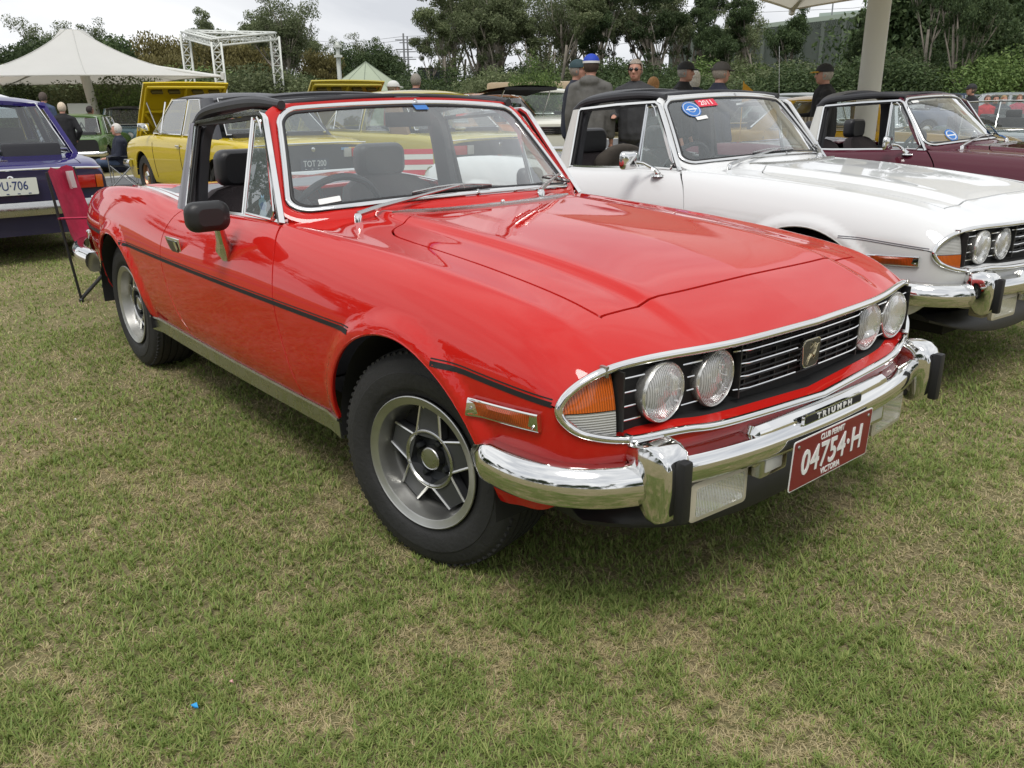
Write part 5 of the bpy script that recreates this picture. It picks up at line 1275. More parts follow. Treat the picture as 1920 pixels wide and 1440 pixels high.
    if cap is not None:
        b = MB(); c_ = hd + Vector((-.008, 0, .045)); rr = []
        for i in range(9):
            ph = math.pi / 2 * i / 8; rr.append((.114 * math.cos(ph), .098 * math.cos(ph), .100 * math.sin(ph)))
        rows = [[Vector((c_.x + a * math.cos(t), c_.y + bb * math.sin(t), c_.z + z)) for t in np.linspace(0, 2 * math.pi, 21)] for a, bb, z in rr]
        b.grid(rows); b.grid([[p - Vector((0, 0, .004)) for p in rows[0]], rows[0]]); cp = b.build('cap', cap, root, auto=None)
        b = MB(); br = []
        for k, ex in enumerate((0, .035, .07, .078)):
            br.append([Vector((c_.x + .085 * math.cos(t) + ex + .02, c_.y + (.082 - .012 * k) * math.sin(t), c_.z + .004 - .012 * (ex / .07)**2)) for t in np.linspace(-math.pi / 2, math.pi / 2, 11)])
        b.grid(br); b.grid([[p - Vector((0, 0, .006)) for p in r_] for r_ in br]); b.build('cap_brim', brim or cap, cp, auto=None)
        if band is not None:
            b = MB(); b.grid([[Vector((c_.x + 1.02 * .114 * math.cos(t), c_.y + 1.02 * .098 * math.sin(t), c_.z + z)) for t in np.linspace(0, 2 * math.pi, 21)] for z in (-.004, .020)]); b.build('cap_band', band, cp, auto=None)
    return root
def cloth(name, col, r=.85): return mat('cloth_' + name, col, rough=r, noise_amt=.25, noise_scale=9, bump=1.0, bump_scale=11)

# ------------------------------------------------------------------ tensile canopies
def canopy(label, corners, apex, hem, pole_r, pole_xy, base_z=0, strut=True, mast_dx=(0, 0)):
    root = empty('canopy', label, 'canopy', (pole_xy[0], pole_xy[1], 0)); o = Vector((pole_xy[0], pole_xy[1], 0))
    CW = mat('canopy_fabric', (.74, .74, .71), rough=.6, noise_amt=.04, noise_scale=1.2)
    t = CW.node_tree; 
    if 'trl' not in t.nodes:
        tr = t.nodes.new('ShaderNodeBsdfTranslucent'); tr.name = 'trl'; tr.inputs[0].default_value = (.74, .70, .60, 1); mxs = t.nodes.new('ShaderNodeMixShader'); mxs.inputs[0].default_value = .32
        ou = [n for n in t.nodes if n.type == 'OUTPUT_MATERIAL'][0]; t.links.new(t.nodes['Principled BSDF'].outputs[0], mxs.inputs[1]); t.links.new(tr.outputs[0], mxs.inputs[2]); t.links.new(mxs.outputs[0], ou.inputs[0])
    C = [Vector((c[0], c[1], hem)) - o for c in corners]; A = Vector((mast_dx[0], mast_dx[1], apex)); rows = []
    per = []
    for i in range(4):
        a, b_ = C[i], C[(i + 1) % 4]
        for k in range(14):
            f = k / 14; p = a.lerp(b_, f); s = 4 * f * (1 - f); m = (C[0] + C[2]) / 2; m.z = p.z; p = p.lerp(m, .10 * s); p.z += .10 * s * (apex - hem) * .35; per.append(p)
    n = len(per)
    top_r = .35
    for k in range(17):
        f = k / 16; row_ = []
        for p in per:
            c = Vector((A.x, A.y, 0)); d = Vector((p.x - c.x, p.y - c.y, 0)); q = c + d.normalized() * top_r; xy = Vector((p.x, p.y, 0)).lerp(q, f); z = p.z + (apex - p.z) * (f**2.1 * .78 + f * .22); row_.append(Vector((xy.x, xy.y, z)))
        rows.append(row_ + [row_[0]])
    b = MB(); b.grid(rows); b.build('roof_membrane', CW, root, auto=None)
    b = MB(); b.tube(per, .022, 6, closed=True); b.build('edge_rope', CW, root)
    SM = mat('fabric_seam', (.50, .50, .47), rough=.7)
    for k in range(0, n, 7): b = MB(); b.tube([r_[k] + Vector((0, 0, .006)) for r_ in rows], .012, 4); b.build('seam', SM, root)
    PL = mat('white_steel', (.62, .62, .58), rough=.45)
    b = MB(); b.bar((0, 0, base_z), (A.x, A.y, apex - .05), pole_r, 28); b.build('pole', PL, root)
    b = MB(); b.lathe([(apex - .02, top_r + .01), (apex + .02, top_r), (apex + .05, 0)], 'z', c=(A.x, A.y, 0), n=28); b.build('crown_ring', PL, root)
    if strut:
        for c in C:
            s0 = Vector((A.x, A.y, apex * .80)); b = MB(); b.bar(s0, c + Vector((0, 0, -.02)), .055, 10, r2=.045); b.lathe([(-.10, 0), (-.08, .05), (.08, .055), (.10, 0)], 'z', c=c, n=12); b.build('strut', PL, root)
    return root
# ------------------------------------------------------------------ vegetation
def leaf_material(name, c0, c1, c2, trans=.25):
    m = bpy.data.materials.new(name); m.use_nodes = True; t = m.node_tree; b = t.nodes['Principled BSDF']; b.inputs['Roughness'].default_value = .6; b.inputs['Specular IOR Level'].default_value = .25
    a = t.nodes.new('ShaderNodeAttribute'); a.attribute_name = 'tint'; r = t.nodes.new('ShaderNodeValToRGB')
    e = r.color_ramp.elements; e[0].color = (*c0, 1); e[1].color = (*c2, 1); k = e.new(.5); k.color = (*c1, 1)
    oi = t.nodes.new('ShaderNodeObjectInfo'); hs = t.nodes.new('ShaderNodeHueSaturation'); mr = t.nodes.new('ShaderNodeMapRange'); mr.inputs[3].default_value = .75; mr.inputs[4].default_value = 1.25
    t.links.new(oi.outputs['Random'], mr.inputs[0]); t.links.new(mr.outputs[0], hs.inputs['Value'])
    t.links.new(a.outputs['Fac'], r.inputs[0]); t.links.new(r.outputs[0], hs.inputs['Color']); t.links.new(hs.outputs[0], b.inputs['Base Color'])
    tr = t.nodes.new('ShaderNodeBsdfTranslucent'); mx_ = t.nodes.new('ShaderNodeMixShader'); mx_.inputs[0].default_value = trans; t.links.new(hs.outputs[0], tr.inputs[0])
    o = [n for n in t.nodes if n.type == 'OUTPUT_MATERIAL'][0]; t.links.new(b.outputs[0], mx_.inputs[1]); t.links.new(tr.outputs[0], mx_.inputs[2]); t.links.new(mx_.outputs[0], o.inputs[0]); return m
LEAF_GUM = leaf_material('gum_leaves', (0.083, 0.105, 0.048), (0.135, 0.168, 0.078), (0.247, 0.270, 0.143), .3)
LEAF_DARK = leaf_material('dark_leaves', (0.033, 0.057, 0.024), (0.060, 0.093, 0.036), (0.112, 0.150, 0.060))
LEAF_BUSH = leaf_material('bush_leaves', (0.068, 0.112, 0.033), (0.120, 0.188, 0.054), (0.225, 0.300, 0.098))
LEAF_OLIVE = leaf_material('olive_leaves', (0.112, 0.099, 0.039), (0.188, 0.165, 0.060), (0.277, 0.247, 0.098))
BARK = mat('bark_pale', (.22, .195, .16), rough=.85, noise_amt=.45, noise_scale=3, bump=.5, bump_scale=12)
BARKD = mat('bark_dark', (.10, .085, .068), rough=.9, noise_amt=.4, noise_scale=4, bump=.5, bump_scale=12)
def leaves_mesh(cl, n, size, seed, droop=0.0, flat=.75):
    """cl: clump centres with radii (x,y,z,r); n leaves; each a small bent diamond"""
    g = np.random.default_rng(seed); cl = np.array(cl); w = cl[:, 3]**2; k = g.choice(len(cl), n, p=w / w.sum()); c = cl[k]
    d = g.normal(size=(n, 3)); d /= np.linalg.norm(d, axis=1, keepdims=True); rad = g.random(n)**.45
    pos = c[:, :3] + d * (rad * c[:, 3])[:, None] * np.array([1, 1, flat]); 
    a = g.normal(size=(n, 3)); a[:, 2] -= droop * 2.5; a /= np.linalg.norm(a, axis=1, keepdims=True); b = np.cross(a, g.normal(size=(n, 3))); b /= np.linalg.norm(b, axis=1, keepdims=True)
    s = size * (.6 + .8 * g.random(n))[:, None]
    P0, P2 = pos - a * s, pos + a * s; P1, P3 = pos + b * s * .42, pos - b * s * .42
    V = np.stack([P0, P1, P2, P3], 1).reshape(-1, 3); F = np.arange(n * 4).reshape(-1, 4)
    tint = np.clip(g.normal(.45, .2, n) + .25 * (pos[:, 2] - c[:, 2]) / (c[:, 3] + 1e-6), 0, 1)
    me = bpy.data.meshes.new('crown'); me.vertices.add(len(V)); me.vertices.foreach_set('co', V.ravel()); me.loops.add(n * 4); me.loops.foreach_set('vertex_index', F.ravel().astype(np.int32)); me.polygons.add(n); me.polygons.foreach_set('loop_start', (np.arange(n) * 4).astype(np.int32)); me.update(calc_edges=True)
    at_ = me.attributes.new('tint', 'FLOAT', 'FACE'); at_.data.foreach_set('value', tint.astype(np.float32)); me.validate(); return me
def limb_mesh(segs):
    b = MB()
    for P_, r_ in segs: b.tube(P_, r_, 7)
    o = b.build('trunk', BARK, auto=None); me = o.data; bpy.data.objects.remove(o); return me
TREES = {}
def tree_kind(kind, seed):
    key = (kind, seed)
    if key in TREES: return TREES[key]
    g = random.Random(seed * 131 + len(kind)); segs = []; cl = []
    def branch(p, d, L_, r, depth, up):
        pts = [p]; rs = [r]; n = 4
        for i in range(n):
            d = (d + Vector((g.uniform(-.16, .16), g.uniform(-.16, .16), g.uniform(-.05, .12) + up * .05))).normalized(); p = p + d * L_ / n; pts.append(p); rs.append(r * (1 - .55 * (i + 1) / n))
        segs.append((pts, rs))
        if depth == 0:
            cl.append((p.x, p.y, p.z, g.uniform(.55, 1.0) * CR)); return
        if depth <= 1: cl.append((*pts[2], g.uniform(.35, .6) * CR))
        for k in range(g.choice(NB)):
            t = g.uniform(.45, 1); q = pts[min(n, int(t * n))]; a = g.uniform(0, 6.28); sp = g.uniform(*SP)
            nd = (d + Vector((math.cos(a) * sp, math.sin(a) * sp, g.uniform(-.1, .35)))).normalized(); branch(q, nd, L_ * g.uniform(.5, .75), rs[min(n, int(t * n))] * .62, depth - 1, up)
    if kind == 'gum': H, CR, NB, SP, N_, SZ = 4.4, .60, (3, 4), (.40, .80), 13000, .062
    elif kind == 'slim': H, CR, NB, SP, N_, SZ = 4.2, .52, (3, 3, 4), (.28, .6), 13000, .062
    elif kind == 'round': H, CR, NB, SP, N_, SZ = 1.8, .95, (4, 5), (.7, 1.1), 30000, .072
    elif kind == 'weep': H, CR, NB, SP, N_, SZ = 2.2, .8, (4, 5), (.5, .9), 24000, .070
    elif kind == 'bush': H, CR, NB, SP, N_, SZ = .5, .50, (4, 5), (.7, 1.3), 16000, .030
    if kind == 'bush':
        for k in range(4): branch(Vector((g.uniform(-.3, .3), g.uniform(-.3, .3), 0)), Vector((g.uniform(-.5, .5), g.uniform(-.5, .5), 1)).normalized(), .8, .05, 1, .2)
        for k in range(12): a = g.uniform(0, 6.28); q = g.uniform(.1, 1.1); cl.append((q * math.cos(a), q * math.sin(a), g.uniform(.25, 1.5 - .5 * q), g.uniform(.3, .55)))
    else:
        lean = Vector((g.uniform(-.12, .12), g.uniform(-.12, .12), 1)).normalized(); branch(Vector((0, 0, -.1)), lean, H, .20 if kind != 'slim' else .13, 3 if kind != 'weep' else 2, 1)
        if kind == 'gum':  # second stem
            branch(Vector((.15, .1, 0)), Vector((g.uniform(-.35, .35), g.uniform(-.35, .35), 1)).normalized(), H * .9, .15, 3, 1)
        if kind in ('round',):
            for k in range(10): a = g.uniform(0, 6.28); cl.append((1.6 * math.cos(a), 1.6 * math.sin(a), g.uniform(.6, 2.2), g.uniform(.8, 1.1)))
    if kind == 'weep': cl = [(x + g.uniform(-.2, .2), y, z - dz, r * (1 - .15 * k)) for x, y, z, r in cl for k, dz in enumerate((0, .8, 1.6)) if z - dz > .3]
    cm = leaves_mesh(cl, N_, SZ, seed, droop=.8 if kind == 'weep' else .25 if kind in ('gum', 'slim') else 0)
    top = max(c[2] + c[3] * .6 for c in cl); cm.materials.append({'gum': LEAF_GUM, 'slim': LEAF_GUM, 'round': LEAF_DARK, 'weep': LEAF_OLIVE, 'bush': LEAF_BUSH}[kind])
    tm = limb_mesh(segs); tm.materials.clear(); tm.materials.append(BARK if kind in ('gum', 'slim') else BARKD)
    TREES[key] = (tm, cm, top); return TREES[key]
NAMES = dict(gum='gum_tree', slim='gum_tree', round='broadleaf_tree', weep='drooping_tree', bush='shrub')
def plant(kind, seed, u, d, ytop, label, group, wide=1.0, leaf=None, base=0):
    tm, cm, top = tree_kind(kind, seed); p = at(u, d, base); H = zray(u, ytop, d) - p.z; s = H / top
    r = empty(NAMES[kind], label, 'shrub' if kind == 'bush' else 'tree', p, random.uniform(0, 6.28), group); r.scale = (s * wide, s * wide, s)
    link('trunk', tm, r); c = link('crown', cm, r)
    if leaf: c.material_slots[0].link = 'OBJECT'; c.material_slots[0].material = leaf
    return r

# ------------------------------------------------------------------ ground
def ground_material():
    m = bpy.data.materials.new('lawn'); m.use_nodes = True; t = m.node_tree; b = t.nodes['Principled BSDF']; b.inputs['Roughness'].default_value = .95; b.inputs['Specular IOR Level'].default_value = .1
    c = t.nodes.new('ShaderNodeTexCoord'); N = lambda s, d=6, r=.6: (lambda n: (n.inputs['Scale'].__setattr__('default_value', s), n.inputs['Detail'].__setattr__('default_value', d), n.inputs['Roughness'].__setattr__('default_value', r), t.links.new(c.outputs['Object'], n.inputs['Vector']), n)[-1])(t.nodes.new('ShaderNodeTexNoise'))
    n1, n2, n3 = N(1.6), N(9, 8, .7), N(90, 6, .7)
    r1 = t.nodes.new('ShaderNodeValToRGB'); e = r1.color_ramp.elements; e[0].position = .40; e[0].color = (.20, .20, .085, 1); e[1].position = .62; e[1].color = (.36, .29, .18, 1)
    mx_ = t.nodes.new('ShaderNodeMath'); mx_.operation = 'ADD'; m2 = t.nodes.new('ShaderNodeMath'); m2.operation = 'MULTIPLY'; m2.inputs[1].default_value = .5
    t.links.new(n1.outputs['Fac'], mx_.inputs[0]); t.links.new(n2.outputs['Fac'], mx_.inputs[1]); t.links.new(mx_.outputs[0], m2.inputs[0]); t.links.new(m2.outputs[0], r1.inputs[0])
    mr = t.nodes.new('ShaderNodeMapRange'); mr.inputs[1].default_value = .3; mr.inputs[2].default_value = .7; mr.inputs[3].default_value = .5; mr.inputs[4].default_value = 1.35
    v = t.nodes.new('ShaderNodeVectorMath'); v.operation = 'SCALE'; t.links.new(n3.outputs['Fac'], mr.inputs[0]); t.links.new(r1.outputs[0], v.inputs[0]); t.links.new(mr.outputs[0], v.inputs['Scale'])
    t.links.new(v.outputs[0], b.inputs['Base Color'])
    bp = t.nodes.new('ShaderNodeBump'); bp.inputs['Distance'].default_value = .02; bp.inputs['Strength'].default_value = .8; t.links.new(n3.outputs['Fac'], bp.inputs['Height']); t.links.new(bp.outputs[0], b.inputs['Normal'])
    return m
def patch_noise(x, y):
    """0 = green, 1 = dry; the same broad patches the blades follow"""
    v = 0
    g = np.random.default_rng(11)
    for f, a in ((1.1, .22), (3.3, .30), (8., .48), (19., .55), (41., .45)):
        T = g.random((64, 64)) * 2 - 1; X, Y = x * f + 13.7, y * f + 5.1; i, j = np.floor(X).astype(int), np.floor(Y).astype(int); u, w = X - i, Y - j; u = u * u * (3 - 2 * u); w = w * w * (3 - 2 * w)
        t = lambda p, q: T[p % 64, q % 64]
        v = v + a * ((t(i, j) * (1 - u) + t(i + 1, j) * u) * (1 - w) + (t(i, j + 1) * (1 - u) + t(i + 1, j + 1) * u) * w)
    return v
    for f, a, ox in ((.9, .30, 0), (3.1, .34, 7.1), (8.5, .30, 3.3), (19., .22, 1.7)):
        v = v + a * np.sin(f * x * 1.7 + 2.1 * np.sin(f * y * .9 + ox) + ox) * np.sin(f * y * 1.9 + 1.7 * np.sin(f * x * 1.1 - ox) + 2 * ox)
    return v
def lawn():
    xs = np.unique(np.concatenate([np.linspace(-400, -60, 8), np.linspace(-60, -30, 16), np.linspace(-30, 6, 91), np.linspace(6, 400, 14)])); ys_ = np.unique(np.concatenate([np.linspace(-400, -20, 10), np.linspace(-20, 24, 89), np.linspace(24, 400, 12)]))
    b = MB(); b.grid([[Vector((x, y, zg(x, y))) for y in ys_] for x in xs]); g = b.build('ground', ground_material(), auto=None); g['kind'] = 'structure'
    G = np.random.default_rng(3); XY = []; SC = []; th0 = math.pi / 2 + YAW
    fp = [(x, y) for x, y in ((-3.4, -.74), (.0, -.74), (.62, -.6), (.62, .6), (0, .74), (-3.4, .74))]
    for r0, r1, n, sc in ((.75, 2.0, 190000, .85), (2.0, 3.4, 170000, 1.0), (3.4, 5.5, 120000, 1.4), (5.5, 9.5, 85000, 2.1), (9.5, 16, 50000, 3.2)):
        r = np.sqrt(G.random(n) * (r1**2 - r0**2) + r0**2); a = th0 + G.uniform(-.66, .66, n) if r0 > 2.5 else th0 + G.uniform(-.85, .85, n)
        x, y = CP[0] + r * np.cos(a), CP[1] + r * np.sin(a); XY.append(np.stack([x, y], 1)); SC.append(np.full(n, sc))
    XY = np.vstack(XY); SC = np.concatenate(SC)
    # thin out where hidden below the middle of the red car, and off the road
    k = ~((XY[:, 0] < -14.0) & (XY[:, 0] > -18.8)); hid = (XY[:, 0] > -3.2) & (XY[:, 0] < .3) & (XY[:, 1] > -.25) & (XY[:, 1] < .6) & (G.random(len(XY)) < .75); k &= ~hid; XY = XY[k]; SC = SC[k]
    # gather into tufts
    n = len(XY); pn = patch_noise(XY[:, 0], XY[:, 1]); cell = np.floor(XY / .035); jit = np.sin(cell[:, 0] * 12.9898 + cell[:, 1] * 78.233) * 43758.5453; jit = jit - np.floor(jit)
    j2 = np.sin(cell[:, 0] * 39.3 + cell[:, 1] * 11.1) * 24634.63; j2 = j2 - np.floor(j2); pull = (j2 > .45)[:, None] * .45
    XY = XY * (1 - pull) + (cell * .035 + .0175 + (np.stack([jit, j2], 1) - .5) * .02) * pull
    dry = np.clip(.515 + .34 * pn + .25 * (jit - .5) + G.normal(0, .16, n), 0, 1); keep = G.random(n) < np.clip(1.05 - .75 * np.clip(pn, 0, 1) * (jit > .3), .25, 1); XY, SC, dry, jit, pn = XY[keep], SC[keep], dry[keep], jit[keep], pn[keep]; n = len(XY)
    isdry = dry > .58; h = np.where(isdry, G.uniform(.004, .012, n), G.uniform(.006, .021, n) * (1 + .6 * (jit > .84))) * (1 + .12 * (SC - 1)); w = np.where(isdry, .0011, .0017) * SC * G.uniform(.7, 1.3, n)
    a = G.uniform(0, 2 * np.pi, n); lean = np.where(isdry, G.uniform(.8, 4.0, n), G.uniform(.2, 1.9, n)) * h; d = np.stack([np.cos(a), np.sin(a)], 1); pr = np.stack([-d[:, 1], d[:, 0]], 1)
    z0 = np.zeros(n); base = XY; mid = XY + d * (lean * .42)[:, None]; tip = XY + d * lean[:, None]
    V = np.zeros((n, 5, 3)); V[:, 0, :2] = base + pr * w[:, None]; V[:, 1, :2] = base - pr * w[:, None]; V[:, 2, :2] = mid - pr * w[:, None] * .8; V[:, 3, :2] = mid + pr * w[:, None] * .8; V[:, 4, :2] = tip
    V[:, 2, 2] = V[:, 3, 2] = h * .62; V[:, 4, 2] = h * np.where(isdry, .75, 1.0)
    V[:, 0, 2] = V[:, 1, 2] = -.001
    V[:, :, 2] += np.array([zg(x, y) for x, y in XY])[:, None]
    F4 = np.array([0, 1, 2, 3]); loops = np.concatenate([np.stack([np.arange(n) * 5 + i for i in (0, 1, 2, 3)], 1), np.stack([np.arange(n) * 5 + i for i in (3, 2, 4)], 1)], 1).ravel()
    ls = np.stack([np.arange(n) * 7, np.arange(n) * 7 + 4], 1).ravel()
    me = bpy.data.meshes.new('grass'); me.vertices.add(n * 5); me.vertices.foreach_set('co', V.ravel()); me.loops.add(len(loops)); me.loops.foreach_set('vertex_index', loops.astype(np.int32)); me.polygons.add(n * 2); me.polygons.foreach_set('loop_start', ls.astype(np.int32)); me.update(calc_edges=True)
    t_ = np.repeat(np.where(isdry, .62 + .38 * G.random(n), .05 + .45 * G.random(n) + .10 * (pn > .2)), 2)
    me.attributes.new('tint', 'FLOAT', 'FACE').data.foreach_set('value', t_.astype(np.float32))
    m = bpy.data.materials.new('grass_blades'); m.use_nodes = True; t = m.node_tree; b = t.nodes['Principled BSDF']; b.inputs['Roughness'].default_value = .55; b.inputs['Specular IOR Level'].default_value = .3
    at_ = t.nodes.new('ShaderNodeAttribute'); at_.attribute_name = 'tint'; r = t.nodes.new('ShaderNodeValToRGB'); e = r.color_ramp.elements
    e[0].position = 0; e[0].color = (0.155, 0.240, 0.055, 1); e[1].position = 1; e[1].color = (0.710, 0.596, 0.369, 1)
    for p_, c_ in ((.30, (0.270, 0.350, 0.095)), (.52, (0.420, 0.440, 0.160)), (.62, (0.470, 0.410, 0.215)), (.80, (0.590, 0.500, 0.290))): k_ = e.new(p_); k_.color = (*c_, 1)
    tr = t.nodes.new('ShaderNodeBsdfTranslucent'); mx_ = t.nodes.new('ShaderNodeMixShader'); mx_.inputs[0].default_value = .36
    t.links.new(at_.outputs['Fac'], r.inputs[0]); t.links.new(r.outputs[0], b.inputs['Base Color']); t.links.new(r.outputs[0], tr.inputs[0]); o = [q for q in t.nodes if q.type == 'OUTPUT_MATERIAL'][0]
    t.links.new(b.outputs[0], mx_.inputs[1]); t.links.new(tr.outputs[0], mx_.inputs[2]); t.links.new(mx_.outputs[0], o.inputs[0]); me.materials.append(m)
    o = link('grass', me); tag(o, 'short mown grass, green tufts mixed with dry straw, under and around the cars', 'grass', kind='stuff'); return o
# ================================================================== build everything
def sheet(name, pts, z, m):
    (x0, y0), (x1, y1) = pts[0], pts[2]; b = MB(); b.grid([[Vector((x, y, z + zg(x, y))) for y in np.linspace(y0, y1, 141)] for x in np.linspace(x0, x1, 12)]); o = b.build(name, m, auto=None); o['kind'] = 'structure'; return o
lawn()
ASPH = mat('asphalt', (.115, .118, .122), rough=.9, noise_amt=.25, noise_scale=6, bump=.4, bump_scale=120)
sheet('road', [(-18.7, -60), (-14.0, -60), (-14.0, 80), (-18.7, 80)], .004, ASPH)
GRAV = mat('red_gravel', (.30, .20, .15), rough=.95, noise_amt=.2, noise_scale=5, bump=.5, bump_scale=60)
sheet('path', [(-43, -60), (-27.0, -60), (-27.0, 80), (-43, 80)], .004, GRAV)
KERB = mat('kerb_concrete', (.42, .41, .39), rough=.85, noise_amt=.12, noise_scale=3)
b = MB(); b.tube([(-18.78, y, zg(-18.78, y) - .05) for y in np.linspace(-60, 80, 141)], .085, 8); o = b.build('kerb', KERB); o['kind'] = 'structure'
# earth bank behind the trees
BANK = mat('earth_bank', (.10, .085, .052), rough=.95, noise_amt=.45, noise_scale=.35, bump=.6, bump_scale=2)
rows = []
for i in range(60):
    u = -900 + i * 70; row_ = []
    for d, z in ((40, -.05), (44, .5), (50, 1.7), (58, 2.6), (75, 3.0), (120, 3.2), (260, 3.3)):
        f = min(1, max(.25, (u - 100) / 900)); row_.append(at(u, d, z * f + (.25 * math.sin(i * 1.3 + d) if z > .2 else 0)))
    rows.append(row_)
b = MB(); b.grid(rows); o = b.build('earth_bank', BANK, auto=None); o['kind'] = 'structure'

# ---- the three touring cars
shell = build_shell(); WH = proto_wheel()
P_RED = paint('red', (.53, .015, .011)); P_WHT = paint('white', (.72, .73, .73)); P_MAR = paint('maroon', (.085, .014, .026))
r = build_tourer('touring_car', 'bright red two door open tourer with black door mirrors and a maroon number plate', 'two door tourers parked in a row', shell, P_RED, WH)
index_kids()
for f, l in ((0, 'bright red open tourer'),): pass
POSTW = mat('post_white', (.60, .60, .57), rough=.35)
wc = copy_tree(r, None, {'paint_red': P_WHT, 'post_grey': POSTW}); wc.location = (-.26, 2.37, .02); wc.rotation_euler = (0, 0, -.025); wc['label'] = 'white two door tourer with a red 2011 sticker on its windscreen, beside the red car'
mc = copy_tree(r, None, {'paint_red': P_MAR, 'post_grey': POSTW}); mc.location = (-.27, 5.15, .01); mc.rotation_euler = (0, 0, .047); mc['label'] = 'dark maroon two door tourer with papers behind its windscreen, farthest of the row'
def kids_of(o): return [c for c in bpy.data.objects if c.parent == o]
# the white car's turn signals have clear tops and amber bottoms
for c in kids_of(wc):
    if c.name.startswith('turn_signal'):
        m0 = c.data.materials[0]; c.material_slots[0].link = 'OBJECT'; c.material_slots[0].material = WHITEL if m0 == AMBER else AMBER
for c in kids_of(wc) + kids_of(mc):
    if c.name.startswith('wiper') or True: pass
add_stripes(r, ((-.003, .013, MATTE), (.0095, .0025, MATTE))); GL_ = mat('fine_line', (.10, .10, .12), rough=.5); add_stripes(wc, ((-.003, .003, GL_), (.005, .003, GL_))); add_stripes(mc, ((0, .003, GL_),))
number_plate(r, '04754·H', 'CLUB PERMIT', 'VICTORIA'); black_mirror(r, -1); black_mirror(r, 1, -.32)
chrome_mirror(wc); chrome_mirror(wc, 1); chrome_mirror(mc); chrome_mirror(mc, 1)
# stickers: built just inside the glass
def on_glass(root, nm, s_, t_, w_, h_, m_, rot=0, round_=False, d=.003):
    p = ws(s_, t_) + Vector((.62, 0, .78)) * d; a = (ws(s_ + .02, t_) - ws(s_ - .02, t_)).normalized(); up = (ws(s_, t_ + .02) - ws(s_, t_ - .02)).normalized(); n_ = a.cross(up).normalized(); up = n_.cross(a)
    M = Matrix((( a.x, up.x, n_.x, p.x), (a.y, up.y, n_.y, p.y), (a.z, up.z, n_.z, p.z), (0, 0, 0, 1))) @ Matrix.Rotation(rot, 4, 'Z')
    poly = [(w_ / 2 * math.cos(t), h_ / 2 * math.sin(t)) for t in np.linspace(0, 2 * math.pi, 24, endpoint=False)] if round_ else rrect(w_, h_, .003, 2)
    b = MB(); b.prism(poly, .0008, M); return b.build(nm, m_, root, smooth=False), M
STW = mat('sticker_white', (.75, .75, .73), rough=.5); STB = mat('sticker_blue', (.03, .16, .48), rough=.5); STLB = mat('sticker_light_blue', (.30, .50, .66), rough=.5); STR = mat('sticker_red', (.62, .02, .05), rough=.5)
on_glass(r, 'sticker', -.80, .085, .075, .022, STW, .08); on_glass(r, 'sticker', .02, .93, .06, .035, STB)
s1, M = on_glass(wc, 'sticker', -.72, .80, .115, .115, STB, round_=True)
for rr_ in (.050, .022):
    b = MB(); b.tube([M @ Vector((rr_ * math.cos(t), rr_ * math.sin(t), .0012)) for t in np.linspace(0, 2 * math.pi, 28, endpoint=False)], .0022, 4, closed=True); b.build('sticker_ring', STW, s1)
b = MB(); b.prism(rrect(.07, .008, .002), .0014, M); b.build('sticker_band', STW, s1)
s2, M = on_glass(wc, 'sticker', -.50, .88, .14, .055, STR, .03); text_obj('lettering', '2011', M @ Matrix.Translation((0, 0, .001)), .050, STW, s2, depth=.0004, bold=.0004)
on_glass(wc, 'sticker', -.66, .66, .075, .024, STW, .10)
s1, M = on_glass(mc, 'sticker', -.62, .16, .11, .11, STB, round_=True)
b = MB(); b.tube([M @ Vector((.040 * math.cos(t), .040 * math.sin(t), .0012)) for t in np.linspace(0, 2 * math.pi, 24, endpoint=False)], .004, 4, closed=True); b.build('sticker_ring', STW, s1)
b = MB(); b.prism(rrect(.09, .010, .002), .0014, M); b.build('sticker_band', STW, s1)
on_glass(mc, 'sticker', -.80, .90, .075, .022, STW)
PAP = mat('paper', (.68, .66, .60), rough=.7); BLUEC = mat('blue_card', (.03, .22, .62), rough=.6)
pp, M = on_glass(mc, 'paper_notice', .22, .48, .20, .34, PAP, -.25, d=-.02)
b = MB(); b.prism(rrect(.07, .05, .006), .001, M @ Matrix.Translation((-.01, .08, .0008))); b.build('paper_heading', STR, pp)
for k in range(6):
    b = MB(); b.box((0, 0, 0), (.15, .004, .001)); bb = MB(); bb.add([M @ (Vector(v) + Vector((0, .02 - .025 * k, .0012))) for v in b.V], b.F); bb.build('paper_line', mat('print_grey', (.35, .33, .34), rough=.7), pp)
on_glass(mc, 'blue_card', .62, .12, .20, .10, BLUEC, .2, d=.03); on_glass(mc, 'red_card', .40, .06, .26, .05, STR, .1, d=-.015)
# blue club sticker on the near quarterlight of the red car
cpt = Vector((-.985, -.668, .925)); M = Matrix.Translation(cpt) @ Matrix(((1, 0, 0, 0), (0, 0, -1, 0), (0, 1, .25, 0), (0, 0, 0, 1)))
shape = [(-.030, -.030), (-.012, -.042), (.012, -.042), (.026, -.028), (.022, -.012), (.034, .004), (.026, .022), (.014, .026), (.016, .042), (.004, .032), (-.008, .040), (-.010, .026), (-.028, .020), (-.036, .004), (-.024, -.012)]
b = MB(); b.prism([(p[0] * .95, p[1] * .95) for p in shape], .001, M); s1 = b.build('sticker', STLB, r, smooth=False); b = MB(); b.prism([(p[0] * .62, p[1] * .35) for p in shape], .002, M); b.build('sticker_band', STB, s1, smooth=False)
# coat over the driver's seat of the white car
b = MB(); ell(b, (-1.70, -.20, .88), (.10, .20, .10)); ell(b, (-1.66, -.12, .82), (.12, .22, .12)); ell(b, (-1.72, -.30, .86), (.08, .12, .08)); me = remesh(b, .02, 3); me.materials.append(cloth('brown_coat', (.09, .075, .06)))
o = link('coat', me); o.matrix_world = Matrix.Translation(wc.location) @ Matrix.Rotation(-.025, 4, 'Z'); tag(o, 'brown coat draped over the driver seat of the white car', 'coat')

